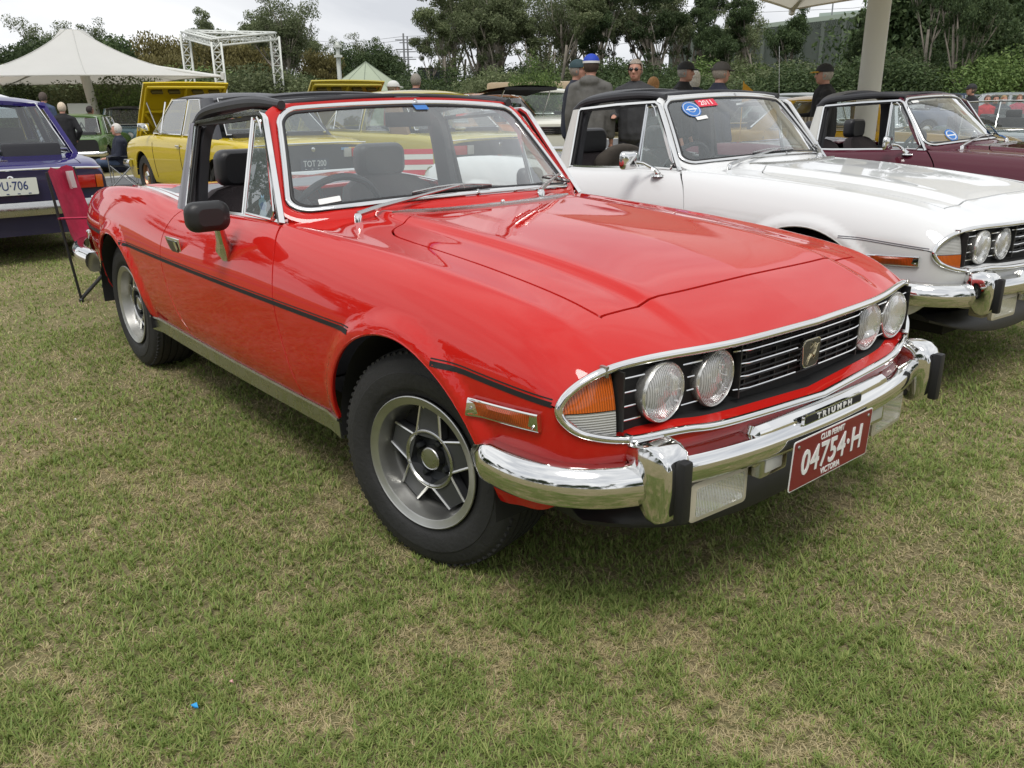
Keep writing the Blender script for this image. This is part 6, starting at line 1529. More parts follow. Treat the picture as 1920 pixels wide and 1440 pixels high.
# ---- red folding chair behind the red car
def camp_chair(label, loc, rz, fab, frame, sc=1.0, rest=True, group=None):
    root = empty('camp_chair', label, 'chair', loc, rz, group); root.scale = (sc,) * 3; w = .27
    for s in (-1, 1):
        b = MB(); b.bar((.24, s * w, .02), (-.20, s * w, .45), .011, 8); b.build('leg', frame, root)
        b = MB(); b.bar((-.22, s * w, .02), (.22, s * w, .45), .011, 8); b.build('leg', frame, root)
        b = MB(); b.bar((-.22, s * w, .02), (-.30, s * (w + .01), .95), .010, 8); b.build('back_post', frame, root)
        b = MB(); b.bar((.23, s * w, .02), (.24, s * (w + .02), .62), .010, 8); b.build('front_post', frame, root)
        b = MB(); b.add([(.26, s * (w + .05), .63), (.26, s * (w - .01), .63), (-.27, s * (w - .01), .63), (-.27, s * (w + .05), .63)], [(0, 1, 2, 3)]); b.add([(.26, s * (w + .05), .62), (.26, s * (w - .01), .62), (-.27, s * (w - .01), .62), (-.27, s * (w + .05), .62)], [(0, 1, 2, 3)]); b.build('armrest', fab, root, smooth=False)
        for x in (.235, -.22): b = MB(); b.lathe([(0, .018), (.02, .018), (.03, .01)], 'z', c=(x, s * w, 0), n=10); b.build('foot', frame, root)
    for x in (.235, -.22): b = MB(); b.bar((x, -w, .03), (x * .2, 0, .235), .010, 8); b.bar((x * .2, 0, .235), (x, w, .03), .010, 8); b.build('cross_brace', frame, root)
    rows = []
    for i in range(13):
        f = i / 12; row_ = []
        for j in range(9):
            g = -1 + j / 4
            if f < .42: t = f / .42; p = Vector((.26 - .46 * t, g * (w - .01), .46 - .07 * (1 - g * g) - .02 * t))
            else: t = (f - .42) / .58; p = Vector((-.20 - .10 * t - .05 * (1 - g * g), g * (w + .005 - .02 * t), .44 + .52 * t + .012 * math.sin(7 * g + 3 * t)))
            row_.append(p)
        rows.append(row_)
    b = MB(); b.grid(rows); b.grid([[p - Vector((0, 0, .008)) for p in q] for q in rows]); b.build('seat_fabric', fab, root, auto=None)
    return root
CH_RED = cloth('cherry_red', (.42, .012, .055)); BLK = mat('black_tube', (.015, .015, .016), rough=.4)
ch = camp_chair('cherry red folding camp chair with a white label, behind the red car', (-4.42, -.25, 0), R(58), CH_RED, BLK, .90)
b = MB(); P_ = [[Vector((-.285 - .035 * (1 - g * g) + .012, g * .05 + .12 + dy, z)) for g in (-1, -.3, .3, 1)] for z, dy in ((.93, 0), (.88, .005), (.84, .02), (.80, .03))]; b.grid(P_); b.build('white_label', STW, ch, auto=None)

# ---- cars behind
base = dict(front=2.2, rear=2.2, w=.82, belt=.90, hood=.90, boot=.90, roof=1.42, wf=1.35, wr=1.25, ab=.95, at=.45, ct=-.85, cb=-1.25)
P_PUR = paint('purple', (.022, .014, .125)); 
PP = dict(base, front=2.3, rear=2.0, w=.79, belt=.86, hood=.86, boot=.815, roof=1.36, ab=.8, at=.35, ct=-.80, cb=-1.18, lamps=(.42, .62), tail_panel=mat('dark_tail', (.018, .015, .05), rough=.4, coat=.5), rear_glass=GLASSD, bumper=STEEL, rb=.46, bh=.055, cw=.10, ctw=.08, wf=1.38, wr=1.10)
pc = saloon('saloon_car', 'deep purple four door saloon seen from behind with a white PU 706 plate', PP, (-8.15, -.47, 0), math.pi - .02, P_PUR)
def tail(root, P, lamps, plate=None, ink=BLUEINK, base_m=PLATEW, badge=True, pz=.56, py=0):
    x = -P['rear'] - .012
    for s in (-1, 1):
        y = s * (P['w'] * .92 - .03)
        for m_, w_ in lamps:
            b = MB(); b.box((x, y - s * w_ / 2, P['boot'] - .165), (.04, w_ - .006, .105)); b.build('tail_lamp', m_, root, bevel=.006); y -= s * w_
    b = MB(); b.tube([(x + .015, yy, P['boot'] - .045 - .02 * (abs(yy) / P['w'])**4) for yy in np.linspace(-P['w'] * .88, P['w'] * .88, 15)], .010, 6); b.build('boot_trim', CHROME, root)
    if badge: b = MB(); b.lathe([(0, .028), (-.012, .026), (-.016, .012), (-.014, 0)], 'x', c=(x, 0, P['boot'] - .115), n=18); b.build('boot_lock', CHROME, root)
    if plate:
        Mp = Matrix.Translation((x - .022, py, pz)) @ Matrix(((0, 0, -1, 0), (-1, 0, 0, 0), (0, 1, 0, 0), (0, 0, 0, 1))); b = MB(); b.prism(rrect(.372, .134, .008, 3), .003, Mp); pl = b.build('number_plate', base_m, root, smooth=False)
        text_obj('plate_number', plate, Mp @ Matrix.Translation((0, .004, .0035)), .098, ink, pl, depth=.001, bold=.0008, xs=.80)
        for k in range(4): b = MB(); b.box((x - .027, py - .12 + .08 * k, pz - .055), (.003, .02, .006)); b.build('plate_mark', ink, pl)
tail(pc, PP, ((AMBER, .06), (REDL, .24), (WHITEL, .09)), 'PU·706', pz=.64, py=.0)
b = MB(); b.box((-PP['rear'] + .35, .02, PP['boot'] + .012), (.06, .16, .004)); b.build('boot_badge', STEEL, pc)
P_YEL = paint('yellow', (.60, .45, .018)); VR = mat('vinyl_roof', (.035, .035, .042), rough=.38, bump=.1, bump_scale=90)
PY = dict(base, front=2.30, rear=2.25, w=.82, belt=.90, hood=.88, boot=.88, roof=1.42, ab=.98, at=.42, ct=-.86, cb=-1.38, cw=.22, ctw=.16, cpillar=VR, tail_panel=mat('black_tail', (.03, .032, .036), rough=.45), wf=1.42, wr=1.28, rim=mat('rusty_rim', (.32, .18, .12), rough=.4, metal=.9), rear_glass=GLASS, rb=.48)
y1 = saloon('saloon_car', 'yellow saloon with black vinyl roof and its front-hinged bonnet raised, behind the red car', PY, (-9.75, 2.90, zg(-9, 2.9)), math.pi, P_YEL, roof_m=VR, bonnet_open=True)
tail(y1, PY, ((REDL, .22), (WHITEL, .10)), 'TOT 200', ink=mat('plate_black_ink', (.55, .58, .60), rough=.4), base_m=mat('plate_dark', (.03, .04, .06), rough=.4), pz=.60)
b = MB(); b.box((-PY['rear'] - .02, -.42, .76), (.008, .10, .028)); b.build('model_badge', mat('badge_blue', (.15, .3, .5), rough=.4), y1); b = MB(); b.box((-PY['rear'] - .02, -.52, .76), (.008, .10, .028)); b.build('model_badge', mat('badge_yellow', (.7, .5, .05), rough=.4), y1)
def raised_bonnet(root, P, m_, lift=R(58), hinge='front', w_=None, ln=1.05):
    w_ = w_ or P['w'] * .76; hx = P['front'] - .16; hz_ = P['hood'] - .06; rows = []; bk = []
    for i in range(9):
        f = i / 8; r1, r2 = [], []
        for j in range(9):
            g = -1 + j / 4; loc = Vector((-f * ln, g * w_, .02 * (1 - g * g) + .02 * math.sin(math.pi * f))); M = Matrix.Rotation(lift, 3, 'Y'); q = M @ loc; q2 = M @ (loc - Vector((0, 0, .025))); r1.append(q + Vector((hx, 0, hz_))); r2.append(q2 + Vector((hx, 0, hz_)))
        rows.append(r1); bk.append(r2)
    b = MB(); b.grid(rows); b.grid(bk); per = lambda R_: [q[0] for q in R_] + R_[-1][1:] + [q[-1] for q in R_[::-1]][1:] + R_[0][::-1][1:-1]
    p1, p2 = per(rows), per(bk); k = len(p1); b.add(p1 + p2, [(i, (i + 1) % k, k + (i + 1) % k, k + i) for i in range(k)]); bo = b.build('raised_bonnet', m_, root, auto=40)
    M = Matrix.Rotation(lift, 3, 'Y')
    for a, c in (((-.06, -w_ * .9), (-.06, w_ * .9)), ((-.5, -w_ * .9), (-.5, w_ * .9)), ((-ln * .94, -w_ * .92), (-ln * .94, w_ * .92)), ((-.06, -w_ * .92), (-ln * .94, -w_ * .92)), ((-.06, w_ * .92), (-ln * .94, w_ * .92)), ((-.06, 0), (-ln * .94, 0)), ((-.08, -w_ * .5), (-.48, -w_ * .9)), ((-.08, w_ * .5), (-.48, w_ * .9))):
        P0, P1 = M @ Vector((a[0], a[1], -.032)) + Vector((hx, 0, hz_)), M @ Vector((c[0], c[1], -.032)) + Vector((hx, 0, hz_)); b = MB(); b.bar(P0, P1, .022, 6); b.build('bonnet_rib', m_, bo)
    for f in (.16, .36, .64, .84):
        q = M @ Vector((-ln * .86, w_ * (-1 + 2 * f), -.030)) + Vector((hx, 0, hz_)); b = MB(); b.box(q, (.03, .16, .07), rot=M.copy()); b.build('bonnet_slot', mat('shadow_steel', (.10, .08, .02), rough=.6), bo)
    b = MB(); b.bar(Vector((hx - .9, w_ * .9, hz_)), M @ Vector((-.7, w_ * .9, -.03)) + Vector((hx, 0, hz_)), .008, 5); b.build('bonnet_stay', STEEL, bo)
raised_bonnet(y1, PY, P_YEL, lift=R(50), ln=1.0); side_mirror(y1, 1.0, .86, .90)
PY2 = dict(PY, cpillar=mat('tan_vinyl', (.16, .10, .05), rough=.6)); P_YEL2 = paint('pale_yellow', (.46, .38, .05))
y2 = saloon('saloon_car', 'mustard yellow saloon with tan rear pillars and raised bonnet, seen through the red car windscreen', PY2, (-8.7, 4.95, 0), math.pi - .03, P_YEL2, bonnet_open=True)
tail(y2, PY2, ((REDL, .22), (WHITEL, .10))); raised_bonnet(y2, PY2, P_YEL2, lift=R(50), ln=1.0); side_mirror(y2, 1.0, .86, .90)
P_ORG = paint('burnt_orange', (.34, .12, .015)); PO = dict(base, cb=-1.3)
og = saloon('hatchback_car', 'burnt orange hatchback with its black edged tailgate raised, beyond the mustard saloon', PO, (-11.9, 8.6, 0), math.pi, P_ORG, boot_open=True)
b = MB(); q = at(905, 14.8, 1.47); 
rows = [[Vector((x, y, z + .03 * (1 - (y / .62)**2))) for y in np.linspace(-.62, .62, 9)] for x, z in ((-1.0, 1.40), (-1.4, 1.47), (-1.85, 1.50))]
b.grid(rows); b.grid([[p - Vector((0, 0, .05)) for p in r_] for r_ in rows]); b.add([rows[-1][0], rows[-1][-1], rows[-1][-1] - Vector((0, 0, .05)), rows[-1][0] - Vector((0, 0, .05))], [(0, 1, 2, 3)]); tg = b.build('tailgate', MATTE, og)
for s in (-1, 1): b = MB(); b.bar((-1.75, s * .55, 1.45), (-1.45, s * .6, .95), .012, 6); b.build('gas_strut', STEEL, tg)
P_GRN = paint('apple_green', (.09, .16, .05)); PG = dict(base, w=.76, front=1.9, rear=1.8, roof=1.36, ab=.7, at=.3, ct=-.7, cb=-1.15, wf=1.15, wr=1.1, boot=.85, tail_panel=MATTE)
gc = saloon('small_car', 'small apple green saloon with a black tail beside the canopy pole', PG, at(150, 24.5), ang(150) - R(14), P_GRN)
P_BLU = paint('powder_blue', (.16, .27, .34)); PB = dict(base, w=.74, front=1.7, rear=1.6, roof=1.52, belt=.98, hood=.95, boot=.90, ab=.45, at=.30, ct=-.9, cb=-1.2, wf=1.05, wr=1.0, lamps=(.60,), nose=.0)
saloon('vintage_car', 'powder blue upright vintage saloon with black wheel arches beyond the seated man', PB, at(236, 29), R(-35), P_BLU, roof_m=mat('black_roof', (.03, .03, .035), rough=.5))
P_CRM = paint('cream_white', (.66, .66, .58)); PC = dict(base, w=.84, front=2.3, rear=2.2, belt=.98, hood=1.0, boot=.96, roof=1.5, ab=.75, at=.4, ct=-.7, cb=-1.3, r=.33, lamps=(.52,), nose=.02, bulge=.06)
saloon('vintage_car', 'cream white rounded old saloon with round lamps, between the red and white cars', PC, at(1020, 17.5), R(-38), P_CRM)
P_SIL = paint('silver_grey', (.28, .30, .30)); saloon('small_car', 'silver grey small saloon far behind the red car windscreen corner', dict(PG, tail_panel=P_SIL), at(968, 27), R(-60), P_SIL)
P_BEI = paint('beige', (.42, .31, .17))
# caravan
cv = empty('caravan', 'beige box caravan with small dark windows behind the cream old car', 'caravan', at(1010, 34), R(30)); b = MB(); b.box((0, 0, 1.15), (3.6, 1.9, 1.6)); b.build('body', mat('caravan_beige', (.42, .32, .20), rough=.5, coat=.3), cv, bevel=.15)
for x in (-1.1, 0, 1.1):
    for s in (-1, 1): b = MB(); b.box((x, s * .955, 1.35), (.6, .03, .4)); b.build('window', GLASSD, cv, bevel=.01)
for s in (-1, 1): b = MB(); b.lathe([(-.08, .1), (-.08, .3), (.08, .3), (.08, .1)], 'y', c=(0, s * .9, .3), n=18); b.build('wheel', RUBBER, cv)
P_ORA = paint('golden_yellow', (.62, .36, .015)); PGY = dict(base, w=.78, roof=1.30, belt=.84, hood=.82, boot=.84, ab=.6)
saloon('small_car', 'golden yellow car seen through the side windows of the maroon tourer', PGY, at(1600, 13.6), R(14), P_ORA)
saloon('small_car', 'grey green hatchback with a white framed side window behind the man in the black cap', dict(base, roof=1.36), at(1515, 17), R(100), paint('sage', (.13, .15, .13)))
saloon('small_car', 'black saloon with raised bonnet and yellow trim behind the white car', dict(base, roof=1.30), at(1430, 15), R(60), paint('black', (.012, .012, .013)))
saloon('roadster_car', 'pale blue grey open roadster with chrome bumper beyond the maroon car', dict(base, belt=.80, hood=.80, boot=.80, w=.74, lamps=(.55,)), at(1868, 15.5), R(-62), paint('grey_blue', (.22, .28, .31)), open_top=True)
saloon('roadster_car', 'cream and green open roadster at the right edge of the picture', dict(base, belt=.80, hood=.80, boot=.80, w=.74, lamps=(.55,)), at(1925, 17.5), R(-62), paint('cream_green', (.42, .46, .30)), open_top=True)
for k, (u, d, c, nm, lb) in enumerate(((1905, 30, (.35, .38, .40), 'pale_silver', 'pale silver small car in the far right row'), (1790, 30, (.05, .07, .12), 'midnight', 'midnight blue small car in the far right row'), (975, 31, (.03, .03, .035), 'jet', 'black small car far behind beside the young tree'))):
    saloon('small_car', lb, dict(base, roof=1.38), at(u, d), R(20 + 37 * k), paint(nm, c))

# ---- canopies
canopy('white peaked canopy on a single pole behind the purple saloon', [at(423, 24.7), at(297, 36), at(10, 36.5), at(-110, 25.5)], zray(158, 58, 30), zray(423, 143, 24.7), .135, at(184, 30), mast_dx=(-.25, -.35))
pr_ = at(1627, 11.8); c1 = at(1470, 15.5); v = c1 - pr_; v.z = 0
rot = lambda a: pr_ + Matrix.Rotation(a, 3, 'Z') @ v
canopy('large white canopy overhead on a thick pole behind the maroon tourer', [rot(0), rot(math.pi / 2), rot(math.pi), rot(-math.pi / 2)], 5.0, zray(1470, 24, 15.5) + .05, .135, pr_)
cn = empty('marquee', 'small white marquee roof behind the purple saloon', 'marquee', at(-78, 24)); b = MB(); b.add([(-1.5, -1.5, 1.5), (1.5, -1.5, 1.5), (1.5, 1.5, 1.5), (-1.5, 1.5, 1.5), (0, 0, 2.1)], [(0, 1, 4), (1, 2, 4), (2, 3, 4), (3, 0, 4)]); b.add([(-1.5, -1.5, 1.5), (1.5, -1.5, 1.5), (1.5, 1.5, 1.5), (-1.5, 1.5, 1.5), (-1.5, -1.5, 1.3), (1.5, -1.5, 1.3), (1.5, 1.5, 1.3), (-1.5, 1.5, 1.3)], [(0, 1, 5, 4), (1, 2, 6, 5), (2, 3, 7, 6), (3, 0, 4, 7)]); b.build('roof', mat('tent_white', (.72, .73, .78), rough=.7), cn, smooth=False)
for sx in (-1.45, 1.45):
    for sy in (-1.45, 1.45): b = MB(); b.bar((sx, sy, 0), (sx, sy, 1.5), .025, 6); b.build('post', STEEL, cn)
# green pyramid tent
gt = empty('tent', 'pale green canvas bell tent behind the raised yellow bonnet', 'tent', at(690, 36)); n = 10; TG = mat('green_canvas', (.33, .38, .28), rough=.8, noise_amt=.06, noise_scale=1); 
V = [(2.6 * math.cos(2 * math.pi * i / n), 2.6 * math.sin(2 * math.pi * i / n), 1.1) for i in range(n)]; V0 = [(2.65 * math.cos(2 * math.pi * i / n), 2.65 * math.sin(2 * math.pi * i / n), 0) for i in range(n)]
for i in range(n):
    j = (i + 1) % n; b = MB(); b.add([V[i], V[j], (0, 0, zray(689, 116, 36))], [(0, 1, 2)]); b.build('roof_panel', TG, gt, smooth=False); b = MB(); b.add([V0[i], V0[j], V[j], V[i]], [(0, 1, 2, 3)]); b.build('wall_panel', TG, gt, smooth=False)
for k in range(n): b = MB(); b.bar(V[k], (0, 0, zray(689, 116, 36) + .01), .012, 4); b.build('seam', mat('seam_grey', (.22, .26, .20), rough=.8), gt)
# ---- lattice stage towers
TW = mat('tower_white', (.66, .68, .64), rough=.5)
tr_ = empty('truss_gantry', 'white lattice gantry of three towers and a triangular top frame', 'gantry', at(430, 34)); oT = at(430, 34)
def lattice(name, a, b_, w_, n_):
    a, b_ = Vector(a), Vector(b_); d = (b_ - a).normalized(); x = d.cross(Vector((.3, .7, .1))).normalized(); y = d.cross(x); m_ = MB(); cs = [(x * w_ / 2 * sx + y * w_ / 2 * sy) for sx, sy in ((-1, -1), (1, -1), (1, 1), (-1, 1))]
    for c in cs: m_.bar(a + c, b_ + c, .035, 5)
    for k in range(n_):
        p, q = a.lerp(b_, k / n_), a.lerp(b_, (k + 1) / n_)
        for i in range(4): m_.bar(p + cs[i], q + cs[(i + 1) % 4], .018, 4); m_.bar(p + cs[i], p + cs[(i + 1) % 4], .016, 4)
    return m_.build(name, TW, tr_, auto=None)
tops = []
for u, d, zt in ((362, 35, zray(346, 56, 35)), (418, 31, zray(403, 70, 31)), (526, 33.5, zray(514, 60, 33.5))):
    p = at(u, d) - oT; q = p.copy(); q.z = 0; tops.append(q + Vector((0, 0, zt))); lattice('lattice_tower', p, q + Vector((0, 0, zt)), .30, 11)
for i in range(3): lattice('top_beam', tops[i], tops[(i + 1) % 3], .22, 7)
b = MB(); b.bar(at(640, 40), at(640, 40, zray(630, 78, 40)), .11, 10, r2=.09)
for z in (3.2, 3.6): b.box(at(640, 39.85, z), (.26, .26, .10))
o = b.build('mast', TW); tag(o, 'white slender mast standing beside the green tent', 'mast')
# ---- buildings
GLD = mat('building_glass', (.05, .06, .07), rough=.15)
bd = empty('warehouse', 'long dark green industrial shed with a pale roof edge above the shrubs', 'building', (0, 0, 0)); A, B_ = at(1250, 92), at(1760, 80)
def slab(name, A, B_, z0, z1, th, m_, parent, zb1=None):
    A, B_ = Vector(A), Vector(B_); d = (B_ - A).normalized(); n_ = Vector((-d.y, d.x, 0)) * th; zb1 = z1 if zb1 is None else zb1
    V = [A + Vector((0, 0, z0)), B_ + Vector((0, 0, z0)), B_ + Vector((0, 0, zb1)), A + Vector((0, 0, z1))]; V = V + [v + n_ for v in V]; b = MB(); b.add(V, [(0, 1, 2, 3), (4, 5, 6, 7), (0, 1, 5, 4), (1, 2, 6, 5), (2, 3, 7, 6), (3, 0, 4, 7)]); return b.build(name, m_, parent, smooth=False)
slab('wall', A, B_, 0, 7.0, 12, mat('shed_wall', (.06, .075, .062), rough=.7, noise_amt=.1, noise_scale=.5), bd, 8.1); slab('roof_edge', A + Vector((0, 0, 0)), B_, 7.0, 7.35, 12.4, mat('shed_roof', (.30, .36, .30), rough=.5), bd, 8.5)
A2, B2 = at(1520, 96), at(1625, 94); slab('roof_lantern', A2, B2, 8.2, 9.3, 6, mat('lantern', (.34, .40, .36), rough=.5), bd)
for k in range(14):
    q = A.lerp(B_, (k + .5) / 14); z = 7.0 + 1.1 * (k + .5) / 14; b = MB(); b.box((q.x, q.y, z * .5), (.35, .35, z - .3)); b.build('wall_rib', mat('shed_rib', (.10, .12, .10), rough=.7), bd)
bd = empty('hall', 'low hall with a broad pale metal roof seen over the trees', 'building', (0, 0, 0)); A, B_ = at(786, 95), at(858, 95)
slab('wall', A, B_, 0, 4.9, 6, mat('hall_wall', (.16, .17, .19), rough=.7), bd)
d_ = (B_ - A); nrm_ = Vector((-d_.y, d_.x, 0)).normalized()
b = MB(); b.add([A - nrm_ * 1.0 + Vector((0, 0, 4.7)) - d_ * .08, B_ - nrm_ * 1.0 + Vector((0, 0, 4.7)) + d_ * .08, B_ + nrm_ * 4 + Vector((0, 0, 6.7)), A + nrm_ * 4 + Vector((0, 0, 6.7)) + d_ * .08, B_ + nrm_ * 10 + Vector((0, 0, 4.7)), A + nrm_ * 10 + Vector((0, 0, 4.7))], [(0, 1, 2, 3), (3, 2, 4, 5)]); b.build('roof', mat('metal_roof', (.62, .63, .66), rough=.4), bd, smooth=False)
for k in range(5): q = A.lerp(B_, (k + .5) / 5) - nrm_ * .05; b = MB(); b.box((q.x, q.y, 3.9), (.5, .5, .9)); b.build('window', GLD, bd)
# ---- power poles and wires
WD = mat('grey_steel_pole', (.20, .21, .22), rough=.6)
pt1 = []
for u, d, top in ((762, 130, 10.6), (769, 136, 10.6)):
    o_ = at(u, d); b = MB(); b.bar((0, 0, 0), (0, 0, top), .20, 6, r2=.12)
    for z in (top * .70, top * .80, top * .92): b.bar((-.8, -.9, z), (.8, .9, z), .07, 4)
    po = b.build('power_pole', WD); po.location = o_; tag(po, 'thin grey power pole with crossarms against the sky, %s of the pair' % ('left one' if u < 765 else 'right one'), 'power pole', 'power poles'); pt1.append(o_)
wr = empty('power_line', 'thin overhead wires crossing the sky behind the trees', 'power line', (0, 0, 0))
for k, z in enumerate((7.4, 8.5, 9.7, 10.2)):
    L0, L1 = at(560, 150, z + 1), at(1250, 120, z + 1.5); mid_ = pt1[0] + Vector((0, 0, z)); b = MB(); b.tube([L0, L0.lerp(mid_, .5) - Vector((0, 0, .8)), mid_, mid_.lerp(L1, .5) - Vector((0, 0, .8)), L1], .025, 4); b.build('wire', WD, wr)
for k, z in enumerate((11.5, 12.6, 13.4)):
    b = MB(); P0, P1 = at(1250, 120, z), at(2000, 110, z + 1.2); b.tube([P0, P0.lerp(P1, .5) - Vector((0, 0, 1)), P1], .022, 4); b.build('wire', WD, wr)
lp_ = at(1543, 85); b = MB(); b.bar((0, 0, 0), (0, 0, 10.2), .07, 6); b.box((.2, 0, 10.2), (.7, .25, .12)); o = b.build('lamp_post', WD); o.location = lp_; tag(o, 'slender lamp post above the industrial shed roof', 'lamp post')

# ---- trees and shrubs
GT, GS = 'trees beyond the show field', 'shrubs along the bank'
T = [('slim', 1, 838, 42, -10, 1.0), ('slim', 3, 925, 41, 0, 1.0), ('slim', 2, 1040, 40, -30, 1.0), ('slim', 1, 1228, 39, 0, 1.0), ('slim', 3, 1345, 42, 60, .9), ('slim', 2, 1150, 43, 30, 1.0), ('round', 1, -60, 52, 70, 1.1), ('round', 2, 20, 50, 88, 1.0), ('round', 3, 72, 60, 82, .9), ('round', 1, 100, 56, 70, 1), ('gum', 2, 150, 58, 30, 1), ('gum', 3, 200, 60, 36, 1.0), ('round', 1, 235, 57, 66, .9), ('round', 2, 268, 62, 90, .9),
     ('weep', 1, 312, 46, 60, 1.0), ('weep', 2, 345, 44, 95, 1.0), ('slim', 1, 372, 55, 36, 1.0), ('round', 3, 372, 60, 62, .9), ('slim', 2, 414, 56, 14, .9), ('round', 1, 425, 62, 55, .9), ('weep', 1, 440, 45, 68, 1.0), ('weep', 2, 484, 47, 76, 1.0), ('slim', 3, 475, 58, 24, .9),
     ('gum', 1, 545, 42, -18, .95), ('gum', 2, 508, 50, 0, .95), ('gum', 2, 590, 60, 44, .9), ('weep', 1, 596, 44, 92, .9), ('round', 3, 640, 68, 82, .8), ('gum', 1, 672, 72, 62, .9), ('round', 2, 712, 70, 76, .8), ('gum', 3, 748, 74, 84, .9),
     ('slim', 1, 810, 60, 62, 1.0), ('gum', 3, 852, 52, 8, .95), ('gum', 1, 900, 46, -40, .95), ('gum', 2, 945, 54, -46, .95), ('slim', 2, 985, 44, 24, 1.1), ('gum', 3, 1015, 56, -10, .95), ('gum', 1, 1062, 50, -10, .95), ('slim', 3, 1105, 46, -24, 1.0), ('slim', 1, 1150, 52, 10, .9), ('slim', 2, 1185, 50, 26, .8),
     ('gum', 2, 1240, 50, -34, .95), ('slim', 3, 1278, 54, -10, .9), ('slim', 1, 1302, 52, 36, .8), ('gum', 3, 1388, 52, 2, .95), ('slim', 2, 1420, 48, 10, .9), ('slim', 3, 1470, 46, 40, .8), ('slim', 1, 1590, 44, 8, .7), ('slim', 2, 1612, 40, 32, .7),
     ('round', 1, 1690, 44, -50, .9), ('slim', 1, 1730, 36, -160, .9), ('round', 2, 1770, 46, -60, .9), ('round', 3, 1830, 42, -70, .9), ('round', 3, 1880, 48, -90, .95), ('round', 1, 1935, 40, -60, .9), ('round', 2, 2010, 44, -70, 1), ('round', 3, 1660, 52, -10, .7), ('slim', 3, 1800, 34, -80, .7), ('round', 2, 1870, 36, 20, .9)]
DESC = dict(round='dense dark green tree', weep='drooping olive brown tree', slim='slim open crowned gum tree', gum='tall gum tree with pale trunk')
def where(u):
    for lim, t_ in ((60, 'at the far left edge of the field'), (260, 'behind the white peaked canopy'), (420, 'behind the left lattice towers'), (560, 'near the right lattice tower'), (640, 'beside the white mast'), (770, 'behind the green tent'), (960, 'over the hall roof'), (1130, 'behind the man in the blue cap'), (1330, 'behind the man in sunglasses'), (1500, 'in front of the long shed'), (1650, 'left of the thick canopy pole'), (1800, 'just right of the thick canopy pole'), (2100, 'at the far right edge')):
        if u < lim: return t_
seen = {}
ORD = ('', 'second ', 'third ', 'fourth ', 'fifth ', 'sixth ', 'seventh ', 'eighth ')
def uniq(base_, w_):
    k = (base_, w_); seen[k] = seen.get(k, 0) + 1; n_ = seen[k]; return '%s %s%s' % (base_, w_, '' if n_ == 1 else ', %sfrom left' % ORD[n_ - 1])
for kind, sd_, u, d, yt, wd in sorted(T, key=lambda t: t[2]):
    if 790 < u < 1500: yt = yt - 38
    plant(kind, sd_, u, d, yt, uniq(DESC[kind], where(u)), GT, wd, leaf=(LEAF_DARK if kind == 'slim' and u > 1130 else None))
g_ = random.Random(5); shr = []
for k in range(58):
    u = -60 + k * 36 + g_.uniform(-12, 12); d = g_.uniform(33, 41); base_y = 152 if u < 740 else 138
    if 600 < u < 770: base_y = 150
    yt = base_y + g_.uniform(-30, 26)
    if u > 1640: yt -= 20
    shr.append((u, d, yt, g_.choice((1, 2, 3)), g_.uniform(1.0, 1.5), g_.random()))
for k in range(13): shr.append((760 + k * 92 + g_.uniform(-15, 15), g_.uniform(42, 48), 108 + g_.uniform(-12, 20), g_.choice((1, 2, 3)), g_.uniform(1.0, 1.3), g_.random()))
shr.append((1000, 26, 98, 2, .55, .9)); shr.append((280, 30, 150, 1, .8, .9))
for u, d, yt, sd_, wd, c in sorted(shr):
    lf = LEAF_BUSH if c > .78 else LEAF_DARK if c > .38 else LEAF_GUM
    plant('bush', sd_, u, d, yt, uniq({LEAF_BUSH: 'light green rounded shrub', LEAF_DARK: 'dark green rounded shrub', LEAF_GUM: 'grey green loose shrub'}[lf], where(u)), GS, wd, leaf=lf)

# trees round the rest of the field, behind the photographer: the car's side and chrome mirror them
for k in range(17):
    a = R(186 + 11.5 * k); d = 24 + 9 * g_.random(); kd = g_.choice(('gum', 'round', 'slim', 'round')); tm, cm, top = tree_kind(kd, g_.choice((1, 2, 3))); s_ = g_.uniform(6.0, 9.0) / top
    o = empty(NAMES[kd], '%s behind the photographer, out of the picture' % DESC[kd], 'tree', (CP[0] + d * math.cos(a), CP[1] + d * math.sin(a), 0), g_.uniform(0, 6), 'trees behind the photographer'); o.scale = (s_ * 1.15, s_ * 1.15, s_); link('trunk', tm, o); link('crown', cm, o)
# ---- people
_person = person
def person(label, loc, rz, top, legs, row=None, u=None, d=None, **k):
    if row is not None:
        dx, dy = loc[0] - CP[0], loc[1] - CP[1]; d = math.hypot(dx, dy); u = 960 - 1659 * math.tan(math.atan2(dy, dx) % (2 * math.pi) - math.pi / 2 - YAW)
        k['scale'] = (zray(u, row, d) - loc[2]) / (1.80 if k.get('cap') else 1.76)
    return _person(label, loc, rz, top, legs, **k)
J = cloth; DK = J('black', (.012, .012, .014)); NV = J('navy', (.014, .018, .035)); GY = J('grey_parka', (.115, .112, .105)); DG = J('dark_grey', (.045, .046, .050)); JN = J('jeans', (.05, .075, .13)); TRS = J('dark_trousers', (.02, .02, .024)); MRN = J('maroon', (.07, .012, .02)); BE = J('beige', (.28, .24, .18)); RD = J('red', (.45, .03, .04)); CAPB = mat('cap_blue', (.01, .05, .42), rough=.7); CAPK = mat('cap_black', (.012, .012, .013), rough=.7); CAPN = mat('cap_teal', (.02, .05, .06), rough=.7); CAPG = mat('cap_grey', (.06, .055, .05), rough=.8); CAPW = mat('cap_white', (.6, .6, .58), rough=.7); YB = mat('brim_yellow', (.55, .33, .04), rough=.7)
face = lambda u, off: ang(u) + math.pi + R(off)     # 0 = looking at the camera
person('man in a grey hooded parka and blue cap with white band, back to camera', at(1106, 10.4), face(1106, 170), GY, TRS, row=93, cap=CAPB, band=mat('band_white', (.7, .7, .7)), hair=(.06, .04, .03), hood=True, scale=1.03)
